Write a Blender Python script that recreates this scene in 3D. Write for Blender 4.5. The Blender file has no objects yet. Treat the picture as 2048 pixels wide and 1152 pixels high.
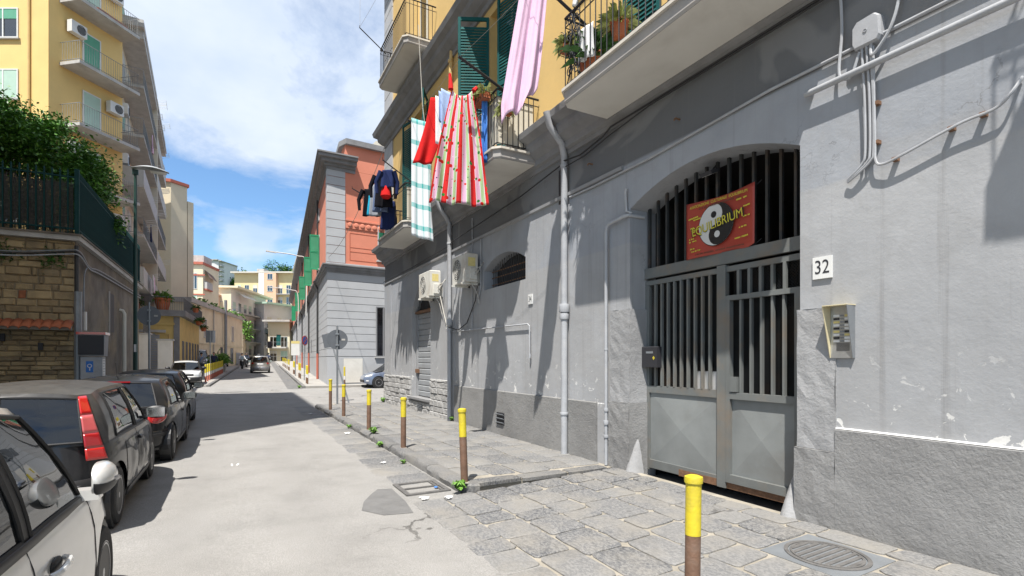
import bpy, bmesh, math, random
from mathutils import Vector, Matrix, noise
R = math.radians
rnd = random.Random(7)
SC = bpy.context.scene
COL = SC.collection
# Frame: x runs along the street away from the camera, y is the distance from the grey house front on the right, z is up.
# ---------------------------------------------------------------- camera
cam = bpy.data.cameras.new('camera'); cam_o = bpy.data.objects.new('camera', cam); COL.objects.link(cam_o)
cam.sensor_width = 36.0; cam.lens = 1040 / 2048 * 36; cam.shift_y = 142 / 2048
cam.clip_start = 0.05; cam.clip_end = 6000
cam_o.location = (0, 5.10, 1.62); cam_o.rotation_euler = (R(90), 0, R(-118.26))
SC.camera = cam_o
# ---------------------------------------------------------------- sky, sun, exposure
SUNV = Vector((.36, -.333, -1.0)).normalized()          # direction the light travels
world = bpy.data.worlds.new('World'); SC.world = world; world.use_nodes = True
wn = world.node_tree; wn.nodes.clear()
def wnode(t, **k):
    n = wn.nodes.new(t)
    for a, b in k.items(): setattr(n, a, b)
    return n
w_out = wnode('ShaderNodeOutputWorld'); w_bg = wnode('ShaderNodeBackground')
sky = wnode('ShaderNodeTexSky', sky_type='NISHITA', sun_disc=False, sun_elevation=R(63.9), sun_rotation=math.atan2(-.36, .333), air_density=1.0, dust_density=.6, ozone_density=1.6)
w_tc = wnode('ShaderNodeTexCoord'); w_sep = wnode('ShaderNodeSeparateXYZ'); wn.links.new(w_tc.outputs['Generated'], w_sep.inputs[0])
def wmath(op, a, b=None, c=None):
    n = wnode('ShaderNodeMath', operation=op)
    for i, v in enumerate((a, b, c)):
        if v is None: continue
        if isinstance(v, (int, float)): n.inputs[i].default_value = v
        else: wn.links.new(v, n.inputs[i])
    return n.outputs[0]
zc = wmath('ADD', wmath('MAXIMUM', w_sep.outputs[2], 0.0), 0.16)
comb = wnode('ShaderNodeCombineXYZ')
wn.links.new(wmath('DIVIDE', w_sep.outputs[0], zc), comb.inputs[0]); wn.links.new(wmath('DIVIDE', w_sep.outputs[1], zc), comb.inputs[1])
cl1 = wnode('ShaderNodeTexNoise', noise_dimensions='3D'); cl1.inputs['Scale'].default_value = 1.15; cl1.inputs['Detail'].default_value = 9; cl1.inputs['Roughness'].default_value = .63; cl1.inputs['Distortion'].default_value = .35
wmap = wnode('ShaderNodeMapping'); wmap.inputs['Location'].default_value = (0.35, 1.3, 0.0)
wn.links.new(comb.outputs[0], wmap.inputs[0]); wn.links.new(wmap.outputs[0], cl1.inputs['Vector'])
ramp = wnode('ShaderNodeValToRGB'); ramp.color_ramp.elements[0].position = .42; ramp.color_ramp.elements[1].position = .60
hi_ = wmath('MINIMUM', wmath('MAXIMUM', wmath('MULTIPLY', wmath('SUBTRACT', w_sep.outputs[2], .30), 1.0), -.19), .09)      # thin cloud thickens overhead, clears towards the horizon
wn.links.new(wmath('ADD', cl1.outputs['Fac'], hi_), ramp.inputs[0])
cl2 = wnode('ShaderNodeTexNoise'); cl2.inputs['Scale'].default_value = 4.5; cl2.inputs['Detail'].default_value = 6
wn.links.new(wmap.outputs[0], cl2.inputs['Vector'])
ccol = wnode('ShaderNodeMix', data_type='RGBA'); ccol.inputs[6].default_value = (5.2, 6.4, 8.3, 1); ccol.inputs[7].default_value = (9.0, 9.5, 10.2, 1)
wn.links.new(cl2.outputs['Fac'], ccol.inputs[0])
# fair-weather cumulus low in the sky: billows with flat bases, all round the horizon
cu = wnode('ShaderNodeTexNoise'); cu.inputs['Scale'].default_value = 3.4; cu.inputs['Detail'].default_value = 8; cu.inputs['Roughness'].default_value = .52
cmap = wnode('ShaderNodeMapping'); cmap.inputs['Scale'].default_value = (1, 1, 2.0); cmap.inputs['Location'].default_value = (.62, .1, .35); wn.links.new(w_tc.outputs['Generated'], cmap.inputs[0]); wn.links.new(cmap.outputs[0], cu.inputs['Vector'])
dv = wnode('ShaderNodeVectorMath', operation='SUBTRACT'); dv.inputs[1].default_value = (.975, -.041, .205); wn.links.new(w_tc.outputs['Generated'], dv.inputs[0]); ds = wnode('ShaderNodeVectorMath', operation='MULTIPLY'); ds.inputs[1].default_value = (1, 1, 1.9); wn.links.new(dv.outputs[0], ds.inputs[0]); dl = wnode('ShaderNodeVectorMath', operation='LENGTH'); wn.links.new(ds.outputs[0], dl.inputs[0])
heap = wmath('MULTIPLY', wmath('MAXIMUM', wmath('SUBTRACT', .13, dl.outputs['Value']), -.02), 1.7)      # the heap cloud over the street end
crm = wnode('ShaderNodeValToRGB'); crm.color_ramp.elements[0].position = .55; crm.color_ramp.elements[1].position = .64; wn.links.new(wmath('ADD', cu.outputs['Fac'], heap), crm.inputs[0])
lowm = wnode('ShaderNodeValToRGB'); lowm.color_ramp.elements[0].position = .10; lowm.color_ramp.elements[0].color = (1, 1, 1, 1); lowm.color_ramp.elements[1].position = .34; lowm.color_ramp.elements[1].color = (0, 0, 0, 1); wn.links.new(w_sep.outputs[2], lowm.inputs[0])
cov = wmath('MAXIMUM', wmath('MULTIPLY', ramp.outputs[0], .93), wmath('MULTIPLY', crm.outputs[0], lowm.outputs[0]))
smix = wnode('ShaderNodeMix', data_type='RGBA')
wn.links.new(cov, smix.inputs[0]); tint = wnode('ShaderNodeMix', data_type='RGBA', blend_type='MULTIPLY'); tint.inputs[0].default_value = 1; tint.inputs[7].default_value = (1.2, 1.5, 1.72, 1); wn.links.new(sky.outputs[0], tint.inputs[6]); wn.links.new(tint.outputs[2], smix.inputs[6]); wn.links.new(ccol.outputs[2], smix.inputs[7])
wn.links.new(smix.outputs[2], w_bg.inputs[0]); w_bg.inputs[1].default_value = .062
wn.links.new(w_bg.outputs[0], w_out.inputs[0])
sun = bpy.data.lights.new('sun', 'SUN'); sun.energy = 4.8; sun.angle = R(.53); sun.color = (1.0, .955, .89)
sun_o = bpy.data.objects.new('sun', sun); COL.objects.link(sun_o); sun_o.rotation_euler = SUNV.to_track_quat('-Z', 'Y').to_euler(); sun_o.location = (0, 0, 60)
SC.view_settings.view_transform = 'Standard'; SC.view_settings.look = 'None'; SC.view_settings.exposure = .92; SC.view_settings.gamma = 1
SC.render.engine = 'CYCLES'; SC.cycles.max_bounces = 6; SC.cycles.transparent_max_bounces = 12; SC.cycles.use_denoising = True

# ---------------------------------------------------------------- materials
MATS = {}
def shader(name):
    m = bpy.data.materials.new(name); m.use_nodes = True; MATS[name] = m
    nt = m.node_tree
    return m, nt, nt.nodes['Principled BSDF']
def N(nt, t, **k):
    n = nt.nodes.new(t)
    for a, b in k.items(): setattr(n, a, b)
    return n
def noise_node(nt, scale, detail=4, rough=.55, vec=None, dist=0):
    n = N(nt, 'ShaderNodeTexNoise'); n.inputs['Scale'].default_value = scale; n.inputs['Detail'].default_value = detail; n.inputs['Roughness'].default_value = rough; n.inputs['Distortion'].default_value = dist
    if vec is not None: nt.links.new(vec, n.inputs['Vector'])
    return n
def rampn(nt, fac, stops):
    r = N(nt, 'ShaderNodeValToRGB'); e = r.color_ramp.elements
    while len(e) < len(stops): e.new(.5)
    for el, (p, c) in zip(e, stops):
        el.position = p; el.color = c if len(c) == 4 else (*c, 1)
    nt.links.new(fac, r.inputs[0]); return r
def mixc(nt, fac, a, b, blend='MIX'):
    n = N(nt, 'ShaderNodeMix', data_type='RGBA', blend_type=blend)
    for i, v in ((0, fac), (6, a), (7, b)):
        if isinstance(v, (int, float)): n.inputs[i].default_value = v
        elif isinstance(v, tuple): n.inputs[i].default_value = v if len(v) == 4 else (*v, 1)
        else: nt.links.new(v, n.inputs[i])
    return n.outputs[2]
def mth(nt, op, a, b=0.0):
    n = N(nt, 'ShaderNodeMath', operation=op)
    for i, v in ((0, a), (1, b)):
        if isinstance(v, (int, float)): n.inputs[i].default_value = v
        else: nt.links.new(v, n.inputs[i])
    return n.outputs[0]
def bump(nt, b, h, strength, dist=.02, prev=None):
    n = N(nt, 'ShaderNodeBump'); n.inputs['Strength'].default_value = strength; n.inputs['Distance'].default_value = dist
    nt.links.new(h, n.inputs['Height'])
    if prev is not None: nt.links.new(prev, n.inputs['Normal'])
    nt.links.new(n.outputs[0], b.inputs['Normal']); return n.outputs[0]
def sc(c, k): return tuple(min(1, x * k) for x in c)
def mat(name, c, rough=.8, var=.14, scale=2.5, bmp=.0, bscale=60, metal=0, stain=0, stainc=(.05, .045, .04), coat=0, spec=.5, fine=0):
    """General weathered material: two scales of tone, optional stains, optional relief."""
    if max(c) < .7 and rough > .3 and not metal: c = sc(c, .88); stainc = sc(stainc, .87)
    elif not metal: c = sc(c, .84); stainc = sc(stainc, .84)
    m, nt, b = shader(name)
    tc = N(nt, 'ShaderNodeTexCoord').outputs['Object']
    n1 = noise_node(nt, scale, 6, .6, tc); n2 = noise_node(nt, scale * 9, 3, .6, tc)
    col = rampn(nt, n1.outputs['Fac'], [(.3, sc(c, 1 - var)), (.7, sc(c, 1 + var))]).outputs[0]
    if fine: col = mixc(nt, mth(nt, 'MULTIPLY', n2.outputs['Fac'], fine), col, sc(c, .55), 'MIX')
    if stain:
        s = noise_node(nt, scale * .6, 7, .65, tc, .4)
        col = mixc(nt, rampn(nt, s.outputs['Fac'], [(.5, (0, 0, 0)), (.72, (stain,) * 3)]).outputs[0], col, stainc)
    nt.links.new(col, b.inputs['Base Color']); b.inputs['Roughness'].default_value = rough; b.inputs['Metallic'].default_value = metal; b.inputs['Specular IOR Level'].default_value = spec
    if coat: b.inputs['Coat Weight'].default_value = coat; b.inputs['Coat Roughness'].default_value = .04
    if bmp: bump(nt, b, noise_node(nt, bscale, 4, .65, tc).outputs['Fac'], bmp)
    return m
def emis(name, c, s):
    m, nt, b = shader(name); b.inputs['Base Color'].default_value = (*c, 1); b.inputs['Emission Color'].default_value = (*c, 1); b.inputs['Emission Strength'].default_value = s; return m
def glass(name, tint=(.55, .62, .62), rough=.02, mixv=.0, ior=1.5):
    m = bpy.data.materials.new(name); m.use_nodes = True; nt = m.node_tree; nt.nodes.clear(); MATS[name] = m
    o = N(nt, 'ShaderNodeOutputMaterial'); tr = N(nt, 'ShaderNodeBsdfTransparent'); tr.inputs[0].default_value = (*tint, 1)
    gl = N(nt, 'ShaderNodeBsdfGlossy'); gl.inputs['Roughness'].default_value = rough; gl.inputs[0].default_value = (.95, .97, 1, 1)
    fr = N(nt, 'ShaderNodeFresnel'); fr.inputs[0].default_value = ior
    mx = N(nt, 'ShaderNodeMixShader'); nt.links.new(mth(nt, 'ADD', fr.outputs[0], mixv), mx.inputs[0]); nt.links.new(tr.outputs[0], mx.inputs[1]); nt.links.new(gl.outputs[0], mx.inputs[2]); nt.links.new(mx.outputs[0], o.inputs[0])
    return m

# ---------------------------------------------------------------- mesh builder
class MB:
    def __init__(s): s.v = []; s.f = []; s.uv = None
    def add(s, vs, fs):
        k = len(s.v); s.v += [tuple(p) for p in vs]; s.f += [tuple(i + k for i in q) for q in fs]; return s
    def box(s, x0, x1, y0, y1, z0, z1):
        return s.add([(x0, y0, z0), (x1, y0, z0), (x1, y1, z0), (x0, y1, z0), (x0, y0, z1), (x1, y0, z1), (x1, y1, z1), (x0, y1, z1)],
                     [(0, 3, 2, 1), (4, 5, 6, 7), (0, 1, 5, 4), (1, 2, 6, 5), (2, 3, 7, 6), (3, 0, 4, 7)])
    def bev(s, x0, x1, y0, y1, z0, z1, b=.01):
        """box with a chamfered top edge all round"""
        return s.add([(x0, y0, z0), (x1, y0, z0), (x1, y1, z0), (x0, y1, z0), (x0, y0, z1 - b), (x1, y0, z1 - b), (x1, y1, z1 - b), (x0, y1, z1 - b),
                      (x0 + b, y0 + b, z1), (x1 - b, y0 + b, z1), (x1 - b, y1 - b, z1), (x0 + b, y1 - b, z1)],
                     [(0, 1, 5, 4), (1, 2, 6, 5), (2, 3, 7, 6), (3, 0, 4, 7), (4, 5, 9, 8), (5, 6, 10, 9), (6, 7, 11, 10), (7, 4, 8, 11), (8, 9, 10, 11), (0, 3, 2, 1)])
    def obox(s, c, ax, ay, az):
        """box from centre and three half-axis vectors"""
        c, ax, ay, az = map(Vector, (c, ax, ay, az)); k = [(-1, -1, -1), (1, -1, -1), (1, 1, -1), (-1, 1, -1), (-1, -1, 1), (1, -1, 1), (1, 1, 1), (-1, 1, 1)]
        return s.add([c + ax * a + ay * b + az * d for a, b, d in k], [(0, 3, 2, 1), (4, 5, 6, 7), (0, 1, 5, 4), (1, 2, 6, 5), (2, 3, 7, 6), (3, 0, 4, 7)])
    def tube(s, pts, r, n=8, cap=True, r1=None):
        pts = [Vector(p) for p in pts]; m = len(pts); k0 = len(s.v); rings = []; prev = None
        for i, p in enumerate(pts):
            d = (pts[min(i + 1, m - 1)] - pts[max(i - 1, 0)]).normalized()
            if prev is None:
                a = Vector((0, 0, 1)) if abs(d.z) < .9 else Vector((1, 0, 0)); u = d.cross(a).normalized()
            else: u = (prev - d * prev.dot(d)).normalized()
            prev = u; w = d.cross(u); rr = r if r1 is None else r + (r1 - r) * i / max(1, m - 1)
            if isinstance(r, (list, tuple)): rr = r[i]
            for j in range(n):
                t = 2 * math.pi * j / n; s.v.append(tuple(p + (u * math.cos(t) + w * math.sin(t)) * rr))
        for i in range(m - 1):
            for j in range(n):
                a = k0 + i * n + j; b = k0 + i * n + (j + 1) % n; s.f.append((a, b, b + n, a + n))
        if cap:
            s.f.append(tuple(k0 + j for j in reversed(range(n)))); s.f.append(tuple(k0 + (m - 1) * n + j for j in range(n)))
        return s
    def cyl(s, p0, p1, r0, r1=None, n=12, cap=True): return s.tube([p0, p1], r0, n, cap, r0 if r1 is None else r1)
    def lathe(s, prof, c=(0, 0, 0), n=16, axis='z'):
        """profile of (radius, height) turned about an axis through c"""
        k0 = len(s.v); c = Vector(c)
        for r, h in prof:
            for j in range(n):
                t = 2 * math.pi * j / n; a, b = r * math.cos(t), r * math.sin(t)
                s.v.append(tuple(c + (Vector((a, b, h)) if axis == 'z' else Vector((a, h, b)) if axis == 'y' else Vector((h, a, b)))))
        for i in range(len(prof) - 1):
            for j in range(n):
                a = k0 + i * n + j; b = k0 + i * n + (j + 1) % n
                s.f.append((a, b, b + n, a + n))
        s.f.append(tuple(k0 + j for j in reversed(range(n)))); s.f.append(tuple(k0 + (len(prof) - 1) * n + j for j in range(n)))
        return s
    def grid(s, fn, nu, nv):
        k0 = len(s.v)
        for i in range(nu + 1):
            for j in range(nv + 1): s.v.append(tuple(fn(i / nu, j / nv)))
        for i in range(nu):
            for j in range(nv):
                a = k0 + i * (nv + 1) + j; s.f.append((a, a + 1, a + nv + 2, a + nv + 1))
        return s
    def prism(s, poly, e):
        """closed polygon (3D points) pushed along the vector e"""
        n = len(poly); e = Vector(e); return s.add([Vector(p) for p in poly] + [Vector(p) + e for p in poly], [tuple(reversed(range(n))), tuple(range(n, 2 * n))] + [(i, (i + 1) % n, (i + 1) % n + n, i + n) for i in range(n)])
    def ball(s, c, r, n=10, m=6):
        c = Vector(c); rx, ry, rz = (r, r, r) if isinstance(r, (int, float)) else r
        return s.grid(lambda u, v: c + Vector((rx * math.sin(math.pi * v) * math.cos(2 * math.pi * u), ry * math.sin(math.pi * v) * math.sin(2 * math.pi * u), -rz * math.cos(math.pi * v))), n, m)
    def build(s, name, m, parent=None, smooth=False, solid=0, local=False):
        me = bpy.data.meshes.new(name); me.from_pydata(s.v, [], s.f)
        me.materials.append(MATS[m] if isinstance(m, str) else m)
        bm = bmesh.new(); bm.from_mesh(me); bmesh.ops.remove_doubles(bm, verts=bm.verts, dist=1e-5); bmesh.ops.recalc_face_normals(bm, faces=bm.faces); bm.to_mesh(me); bm.free()
        if smooth:
            me.polygons.foreach_set('use_smooth', [True] * len(me.polygons))
            if smooth != 'all': me.set_sharp_from_angle(angle=R(smooth if not isinstance(smooth, bool) else 38))
        return link(name, me, parent, solid, local)
def link(name, me, parent=None, solid=0, local=False):
    o = bpy.data.objects.new(name, me); COL.objects.link(o)
    if solid: md = o.modifiers.new('thick', 'SOLIDIFY'); md.thickness = solid; md.offset = 0
    if parent is not None: attach(o, parent, local)
    return o
def attach(o, parent, local=False):
    o.parent = parent
    if not local:
        p = parent; mtx = Matrix()
        chain = []
        while p is not None: chain.append(p); p = p.parent
        for q in reversed(chain): mtx = mtx @ q.matrix_parent_inverse @ q.matrix_basis
        o.matrix_parent_inverse = mtx.inverted()
def tag(o, label, cat, group=None):
    o['label'] = label; o['category'] = cat
    if group: o['group'] = group
    return o
def thing(name, label, cat, loc=(0, 0, 0), rz=0, group=None):
    e = bpy.data.objects.new(name, None); COL.objects.link(e); e.empty_display_size = .2
    e.location = loc; e.rotation_euler = (0, 0, rz); return tag(e, label, cat, group)
def struct(o): o['kind'] = 'structure'; return o
def stuff(o): o['kind'] = 'stuff'; return o
def dup(root, loc, rz=0, label=None, group=None):
    def cp(o, par):
        c = o.copy(); COL.objects.link(c)
        if par is not None: c.parent = par
        for ch in o.children: cp(ch, c)
        return c
    r = cp(root, None); r.location = loc; r.rotation_euler = (0, 0, rz)
    if label: r['label'] = label
    if group: r['group'] = group
    return r
def rz(x, y): return gz(x) + .055 * max(0, min(1, (y - 3.2) / 5))     # cross fall of the carriageway
def gz(x): return -.12 + .014 * max(0, x - 20)     # the street climbs gently after the crossing
def text(name, s, size, m, parent, mtx, align='CENTER', ext=.0008, space=1.0):
    cu = bpy.data.curves.new(name, 'FONT'); cu.body = s; cu.size = size; cu.align_x = align; cu.align_y = 'CENTER'; cu.extrude = ext; cu.space_character = space
    tmp = bpy.data.objects.new(name, cu); me = bpy.data.meshes.new_from_object(tmp); bpy.data.objects.remove(tmp); me.materials.clear(); me.materials.append(MATS[m])
    o = bpy.data.objects.new(name, me); COL.objects.link(o); o.matrix_basis = mtx
    if parent is not None: attach(o, parent)
    return o
def wallmtx(x, y, z, rot=0, sx=1.0):
    """matrix for lettering on the right-hand house front, read from the street: text x runs towards the camera"""
    return Matrix.Translation((x, y, z)) @ Matrix.Rotation(R(180), 4, 'Z') @ Matrix.Rotation(R(90), 4, 'X') @ Matrix.Rotation(rot, 4, 'Z') @ Matrix.Diagonal((sx, 1, 1, 1))
# ---------------------------------------------------------------- named materials
def plaster_wall():
    """grey painted render: cooler paint above, warmer repaint below about 3.3 m, chips of white undercoat low down"""
    m, nt, b = shader('grey_plaster'); g = N(nt, 'ShaderNodeTexCoord').outputs['Object']
    sp = N(nt, 'ShaderNodeSeparateXYZ'); nt.links.new(g, sp.inputs[0])
    n1 = noise_node(nt, .9, 7, .6, g, .3); n2 = noise_node(nt, 6, 5, .6, g); n3 = noise_node(nt, 34, 4, .6, g)
    edge = mth(nt, 'ADD', sp.outputs[2], mth(nt, 'MULTIPLY', n2.outputs['Fac'], .05))
    up = rampn(nt, mth(nt, 'MULTIPLY', edge, .1), [(.333, (0, 0, 0)), (.3345, (1, 1, 1))]).outputs[0]
    cool = rampn(nt, n1.outputs['Fac'], [(.32, (.335, .353, .385)), (.68, (.42, .438, .47))]).outputs[0]
    warm = rampn(nt, n1.outputs['Fac'], [(.32, (.375, .381, .393)), (.68, (.46, .466, .478))]).outputs[0]
    col = mixc(nt, up, warm, cool)
    col = mixc(nt, rampn(nt, noise_node(nt, 2.2, 8, .7, g, .6).outputs['Fac'], [(.52, (0, 0, 0)), (.75, (.45, .45, .45))]).outputs[0], col, (.33, .328, .325))
    mp = N(nt, 'ShaderNodeMapping'); mp.inputs['Scale'].default_value = (5, 5, .35); nt.links.new(g, mp.inputs[0])
    col = mixc(nt, rampn(nt, noise_node(nt, 1.3, 5, .6, mp.outputs[0]).outputs['Fac'], [(.55, (0, 0, 0)), (.8, (.35, .35, .35))]).outputs[0], col, (.31, .303, .295))
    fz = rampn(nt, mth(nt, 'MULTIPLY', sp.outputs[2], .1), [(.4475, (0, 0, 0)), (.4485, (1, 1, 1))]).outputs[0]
    col = mixc(nt, mth(nt, 'MULTIPLY', fz, .8), col, (.12, .12, .12))  # darker frieze paint, deepened further for the shade below the balconies
    mp2 = N(nt, 'ShaderNodeMapping'); mp2.inputs['Scale'].default_value = (9, 9, .22); nt.links.new(g, mp2.inputs[0])
    col = mixc(nt, rampn(nt, noise_node(nt, 1.0, 6, .65, mp2.outputs[0]).outputs['Fac'], [(.56, (0, 0, 0)), (.72, (.5, .5, .5))]).outputs[0], col, (.24, .235, .23))
    pt = rampn(nt, noise_node(nt, .55, 3, .4, g, 1.6).outputs['Fac'], [(.53, (0, 0, 0)), (.57, (.3, .3, .3))]).outputs[0]; col = mixc(nt, pt, col, (.375, .37, .365))
    vo = N(nt, 'ShaderNodeTexVoronoi', feature='DISTANCE_TO_EDGE'); vo.inputs['Scale'].default_value = .8; wv = N(nt, 'ShaderNodeVectorMath', operation='ADD'); nt.links.new(g, wv.inputs[0]); nt.links.new(noise_node(nt, 2.2, 5, .6, g).outputs['Color'], wv.inputs[1]); nt.links.new(wv.outputs[0], vo.inputs['Vector'])
    ck = mth(nt, 'MULTIPLY', rampn(nt, vo.outputs['Distance'], [(0, (1, 1, 1)), (.003, (1, 1, 1)), (.006, (0, 0, 0))]).outputs[0], rampn(nt, noise_node(nt, .7, 3, .5, g).outputs['Fac'], [(.60, (0, 0, 0)), (.66, (.45, .45, .45))]).outputs[0]); col = mixc(nt, ck, col, (.13, .125, .12))
    low = rampn(nt, mth(nt, 'MULTIPLY', sp.outputs[2], .2), [(.17, (0, 0, 0)), (.20, (1, 1, 1)), (.27, (.5, .5, .5)), (.36, (0, 0, 0))]).outputs[0]
    chip = rampn(nt, noise_node(nt, 5.5, 6, .62, g, .8).outputs['Fac'], [(.605, (0, 0, 0)), (.615, (1, 1, 1))]).outputs[0]
    cm = mth(nt, 'MULTIPLY', low, chip); col = mixc(nt, cm, col, (.80, .79, .76))
    nt.links.new(mixc(nt, 1.0, col, (.78, .78, .78), 'MULTIPLY'), b.inputs['Base Color']); b.inputs['Roughness'].default_value = .85; b.inputs['Specular IOR Level'].default_value = .25
    h = mth(nt, 'ADD', mth(nt, 'MULTIPLY', n3.outputs['Fac'], .25), mth(nt, 'ADD', mth(nt, 'MULTIPLY', n2.outputs['Fac'], .8), mth(nt, 'MULTIPLY', cm, -.35)))
    bump(nt, b, h, .24, .03)
def stucco(name, c, s=1.0, scale=26):
    m, nt, b = shader(name); g = N(nt, 'ShaderNodeTexCoord').outputs['Object']
    n1 = noise_node(nt, 1.1, 7, .62, g, .3); v = noise_node(nt, scale, 5, .7, g, .4); w = noise_node(nt, scale * .22, 4, .6, g)
    sp = N(nt, 'ShaderNodeSeparateXYZ'); nt.links.new(g, sp.inputs[0])
    col = rampn(nt, n1.outputs['Fac'], [(.3, sc(c, .72)), (.7, sc(c, 1.12))]).outputs[0]
    col = mixc(nt, mth(nt, 'MULTIPLY', v.outputs['Fac'], .5), col, sc(c, .6))
    nt.links.new(mixc(nt, 1.0, col, (.78, .78, .78), 'MULTIPLY'), b.inputs['Base Color']); b.inputs['Roughness'].default_value = .92; b.inputs['Specular IOR Level'].default_value = .2
    bump(nt, b, mth(nt, 'ADD', v.outputs['Fac'], mth(nt, 'MULTIPLY', w.outputs['Fac'], 1.2)), .9 * s, .03)
def asphalt():
    m, nt, b = shader('asphalt'); g = N(nt, 'ShaderNodeTexCoord').outputs['Object']
    n0 = noise_node(nt, .22, 6, .6, g, .5); n1 = noise_node(nt, 1.4, 8, .68, g, .3); n2 = noise_node(nt, 95, 3, .7, g); n3 = noise_node(nt, 22, 4, .7, g)
    col = rampn(nt, n1.outputs['Fac'], [(.28, (.27, .262, .25)), (.5, (.355, .345, .328)), (.75, (.41, .398, .38))]).outputs[0]
    col = mixc(nt, rampn(nt, n0.outputs['Fac'], [(.5, (0, 0, 0)), (.75, (.5, .5, .5))]).outputs[0], col, (.29, .283, .27))
    col = mixc(nt, rampn(nt, n2.outputs['Fac'], [(.44, (.55, .55, .55)), (.58, (0, 0, 0))]).outputs[0], col, (.20, .194, .185))
    col = mixc(nt, rampn(nt, n3.outputs['Fac'], [(.6, (0, 0, 0)), (.75, (.4, .4, .4))]).outputs[0], col, (.46, .445, .42))
    vo = N(nt, 'ShaderNodeTexVoronoi', feature='DISTANCE_TO_EDGE'); vo.inputs['Scale'].default_value = .42
    wv = N(nt, 'ShaderNodeVectorMath', operation='ADD'); nt.links.new(g, wv.inputs[0]); nn = noise_node(nt, 1.6, 5, .6, g); nt.links.new(nn.outputs['Color'], wv.inputs[1]); nt.links.new(wv.outputs[0], vo.inputs['Vector'])
    crk = mth(nt, 'MULTIPLY', rampn(nt, vo.outputs['Distance'], [(0, (1, 1, 1)), (.006, (1, 1, 1)), (.012, (0, 0, 0))]).outputs[0], rampn(nt, n0.outputs['Fac'], [(.54, (0, 0, 0)), (.6, (1, 1, 1))]).outputs[0])
    col = mixc(nt, mth(nt, 'MULTIPLY', crk, .75), col, (.07, .066, .06))
    for yy, ww in ((4.25, .28), (5.55, .28)):
        sy = N(nt, 'ShaderNodeSeparateXYZ'); nt.links.new(g, sy.inputs[0]); dd = mth(nt, 'ABSOLUTE', mth(nt, 'SUBTRACT', sy.outputs[1], yy)); tr = mth(nt, 'MULTIPLY', rampn(nt, dd, [(0, (1, 1, 1)), (ww * 1.6, (0, 0, 0))]).outputs[0], n1.outputs['Fac']); col = mixc(nt, mth(nt, 'MULTIPLY', tr, .45), col, (.24, .232, .222))
    spots = rampn(nt, noise_node(nt, 3.1, 2, .5, g, 1.2).outputs['Fac'], [(.70, (0, 0, 0)), (.76, (.5, .5, .5))]).outputs[0]
    col = mixc(nt, spots, col, (.2,.193,.183))
    nt.links.new(mixc(nt, 1.0, col, (.78, .78, .78), 'MULTIPLY'), b.inputs['Base Color']); b.inputs['Roughness'].default_value = .88; b.inputs['Specular IOR Level'].default_value = .3
    bump(nt, b, mth(nt, 'ADD', n2.outputs['Fac'], mth(nt, 'MULTIPLY', crk, -2)), .5, .012)
def basalt(name='basalt', k=1.0):
    """hammered lava-stone slab: blue grey with pale worn flecks"""
    m, nt, b = shader(name); g = N(nt, 'ShaderNodeTexCoord').outputs['Object']; oi = N(nt, 'ShaderNodeObjectInfo')
    mp = N(nt, 'ShaderNodeMapping'); mp.inputs['Scale'].default_value = (1, 1.7, 1); nt.links.new(g, mp.inputs[0])
    n1 = noise_node(nt, 2.1, 6, .6, g); n2 = noise_node(nt, 26, 5, .72, mp.outputs[0], .6); n3 = noise_node(nt, 110, 2, .6, g)
    base = rampn(nt, oi.outputs['Random'], [(0, sc((.14, .147, .16), k)), (.5, sc((.235, .24, .25), k)), (1, sc((.35, .345, .335), k))]).outputs[0]
    col = mixc(nt, rampn(nt, n2.outputs['Fac'], [(.45, (0, 0, 0)), (.55, (.85, .85, .85))]).outputs[0], base, sc((.46, .45, .435), k))
    col = mixc(nt, rampn(nt, n1.outputs['Fac'], [(.44, (0, 0, 0)), (.7, (.75, .75, .75))]).outputs[0], col, sc((.47, .44, .39), k))
    col = mixc(nt, rampn(nt, noise_node(nt, 3.3, 4, .6, g, 1).outputs['Fac'], [(.66, (0, 0, 0)), (.72, (.7, .7, .7))]).outputs[0], col, (.09, .088, .085))
    nt.links.new(mixc(nt, 1.0, col, (.78, .78, .78), 'MULTIPLY'), b.inputs['Base Color']); b.inputs['Roughness'].default_value = .7; b.inputs['Specular IOR Level'].default_value = .4
    bump(nt, b, mth(nt, 'ADD', n2.outputs['Fac'], mth(nt, 'MULTIPLY', n3.outputs['Fac'], .3)), .6, .012)
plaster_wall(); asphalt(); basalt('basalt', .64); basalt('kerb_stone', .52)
stucco('rough_render', (.345, .342, .337), .48); stucco('pier_render', (.43, .43, .434), .42, 20); stucco('plinth_dark', (.34, .336, .328), .45, 30)
mat('mortar', (.37, .335, .275), .95, .3, 2, .5, 70, fine=.5, stain=.5, stainc=(.17, .16, .14))
mat('earth', (.18, .17, .14), .95, .2, 1, .3)
mat('rough_stone', (.40, .395, .385), .9, .2, 6, 1.0, 18, stain=.4, stainc=(.2, .195, .19))
mat('grey_trim', (.30, .305, .315), .8, .12, 2, .12, 40, stain=.3, stainc=(.17, .165, .16))
mat('cornice_grey', (.235, .235, .24), .85, .14, 2.2, .2, 30, stain=.5, stainc=(.12, .118, .115))
mat('white_soffit', (.69, .67, .62), .85, .06, 1.2, .06, 30, stain=.35, stainc=(.38, .35, .3))
mat('slab_edge', (.36, .345, .33), .85, .1, 2, .1, 30, stain=.75, stainc=(.52, .46, .40))
mat('marble_edge', (.60, .56, .49), .6, .1, 6, .05, 30, stain=.4, stainc=(.33, .3, .26))
mat('yellow_plaster', (.68, .46, .17), .85, .09, .9, .12, 30, stain=.35, stainc=(.52, .38, .17))
mat('quoin_grey', (.43, .435, .45), .82, .1, 2, .1, 40)
mat('iron_black', (.02, .021, .024), .5, .2, 8, metal=.3)
mat('gate_paint', (.155, .164, .16), .5, .12, 3, .05, 60, stain=.55, stainc=(.25, .17, .10))
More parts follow.
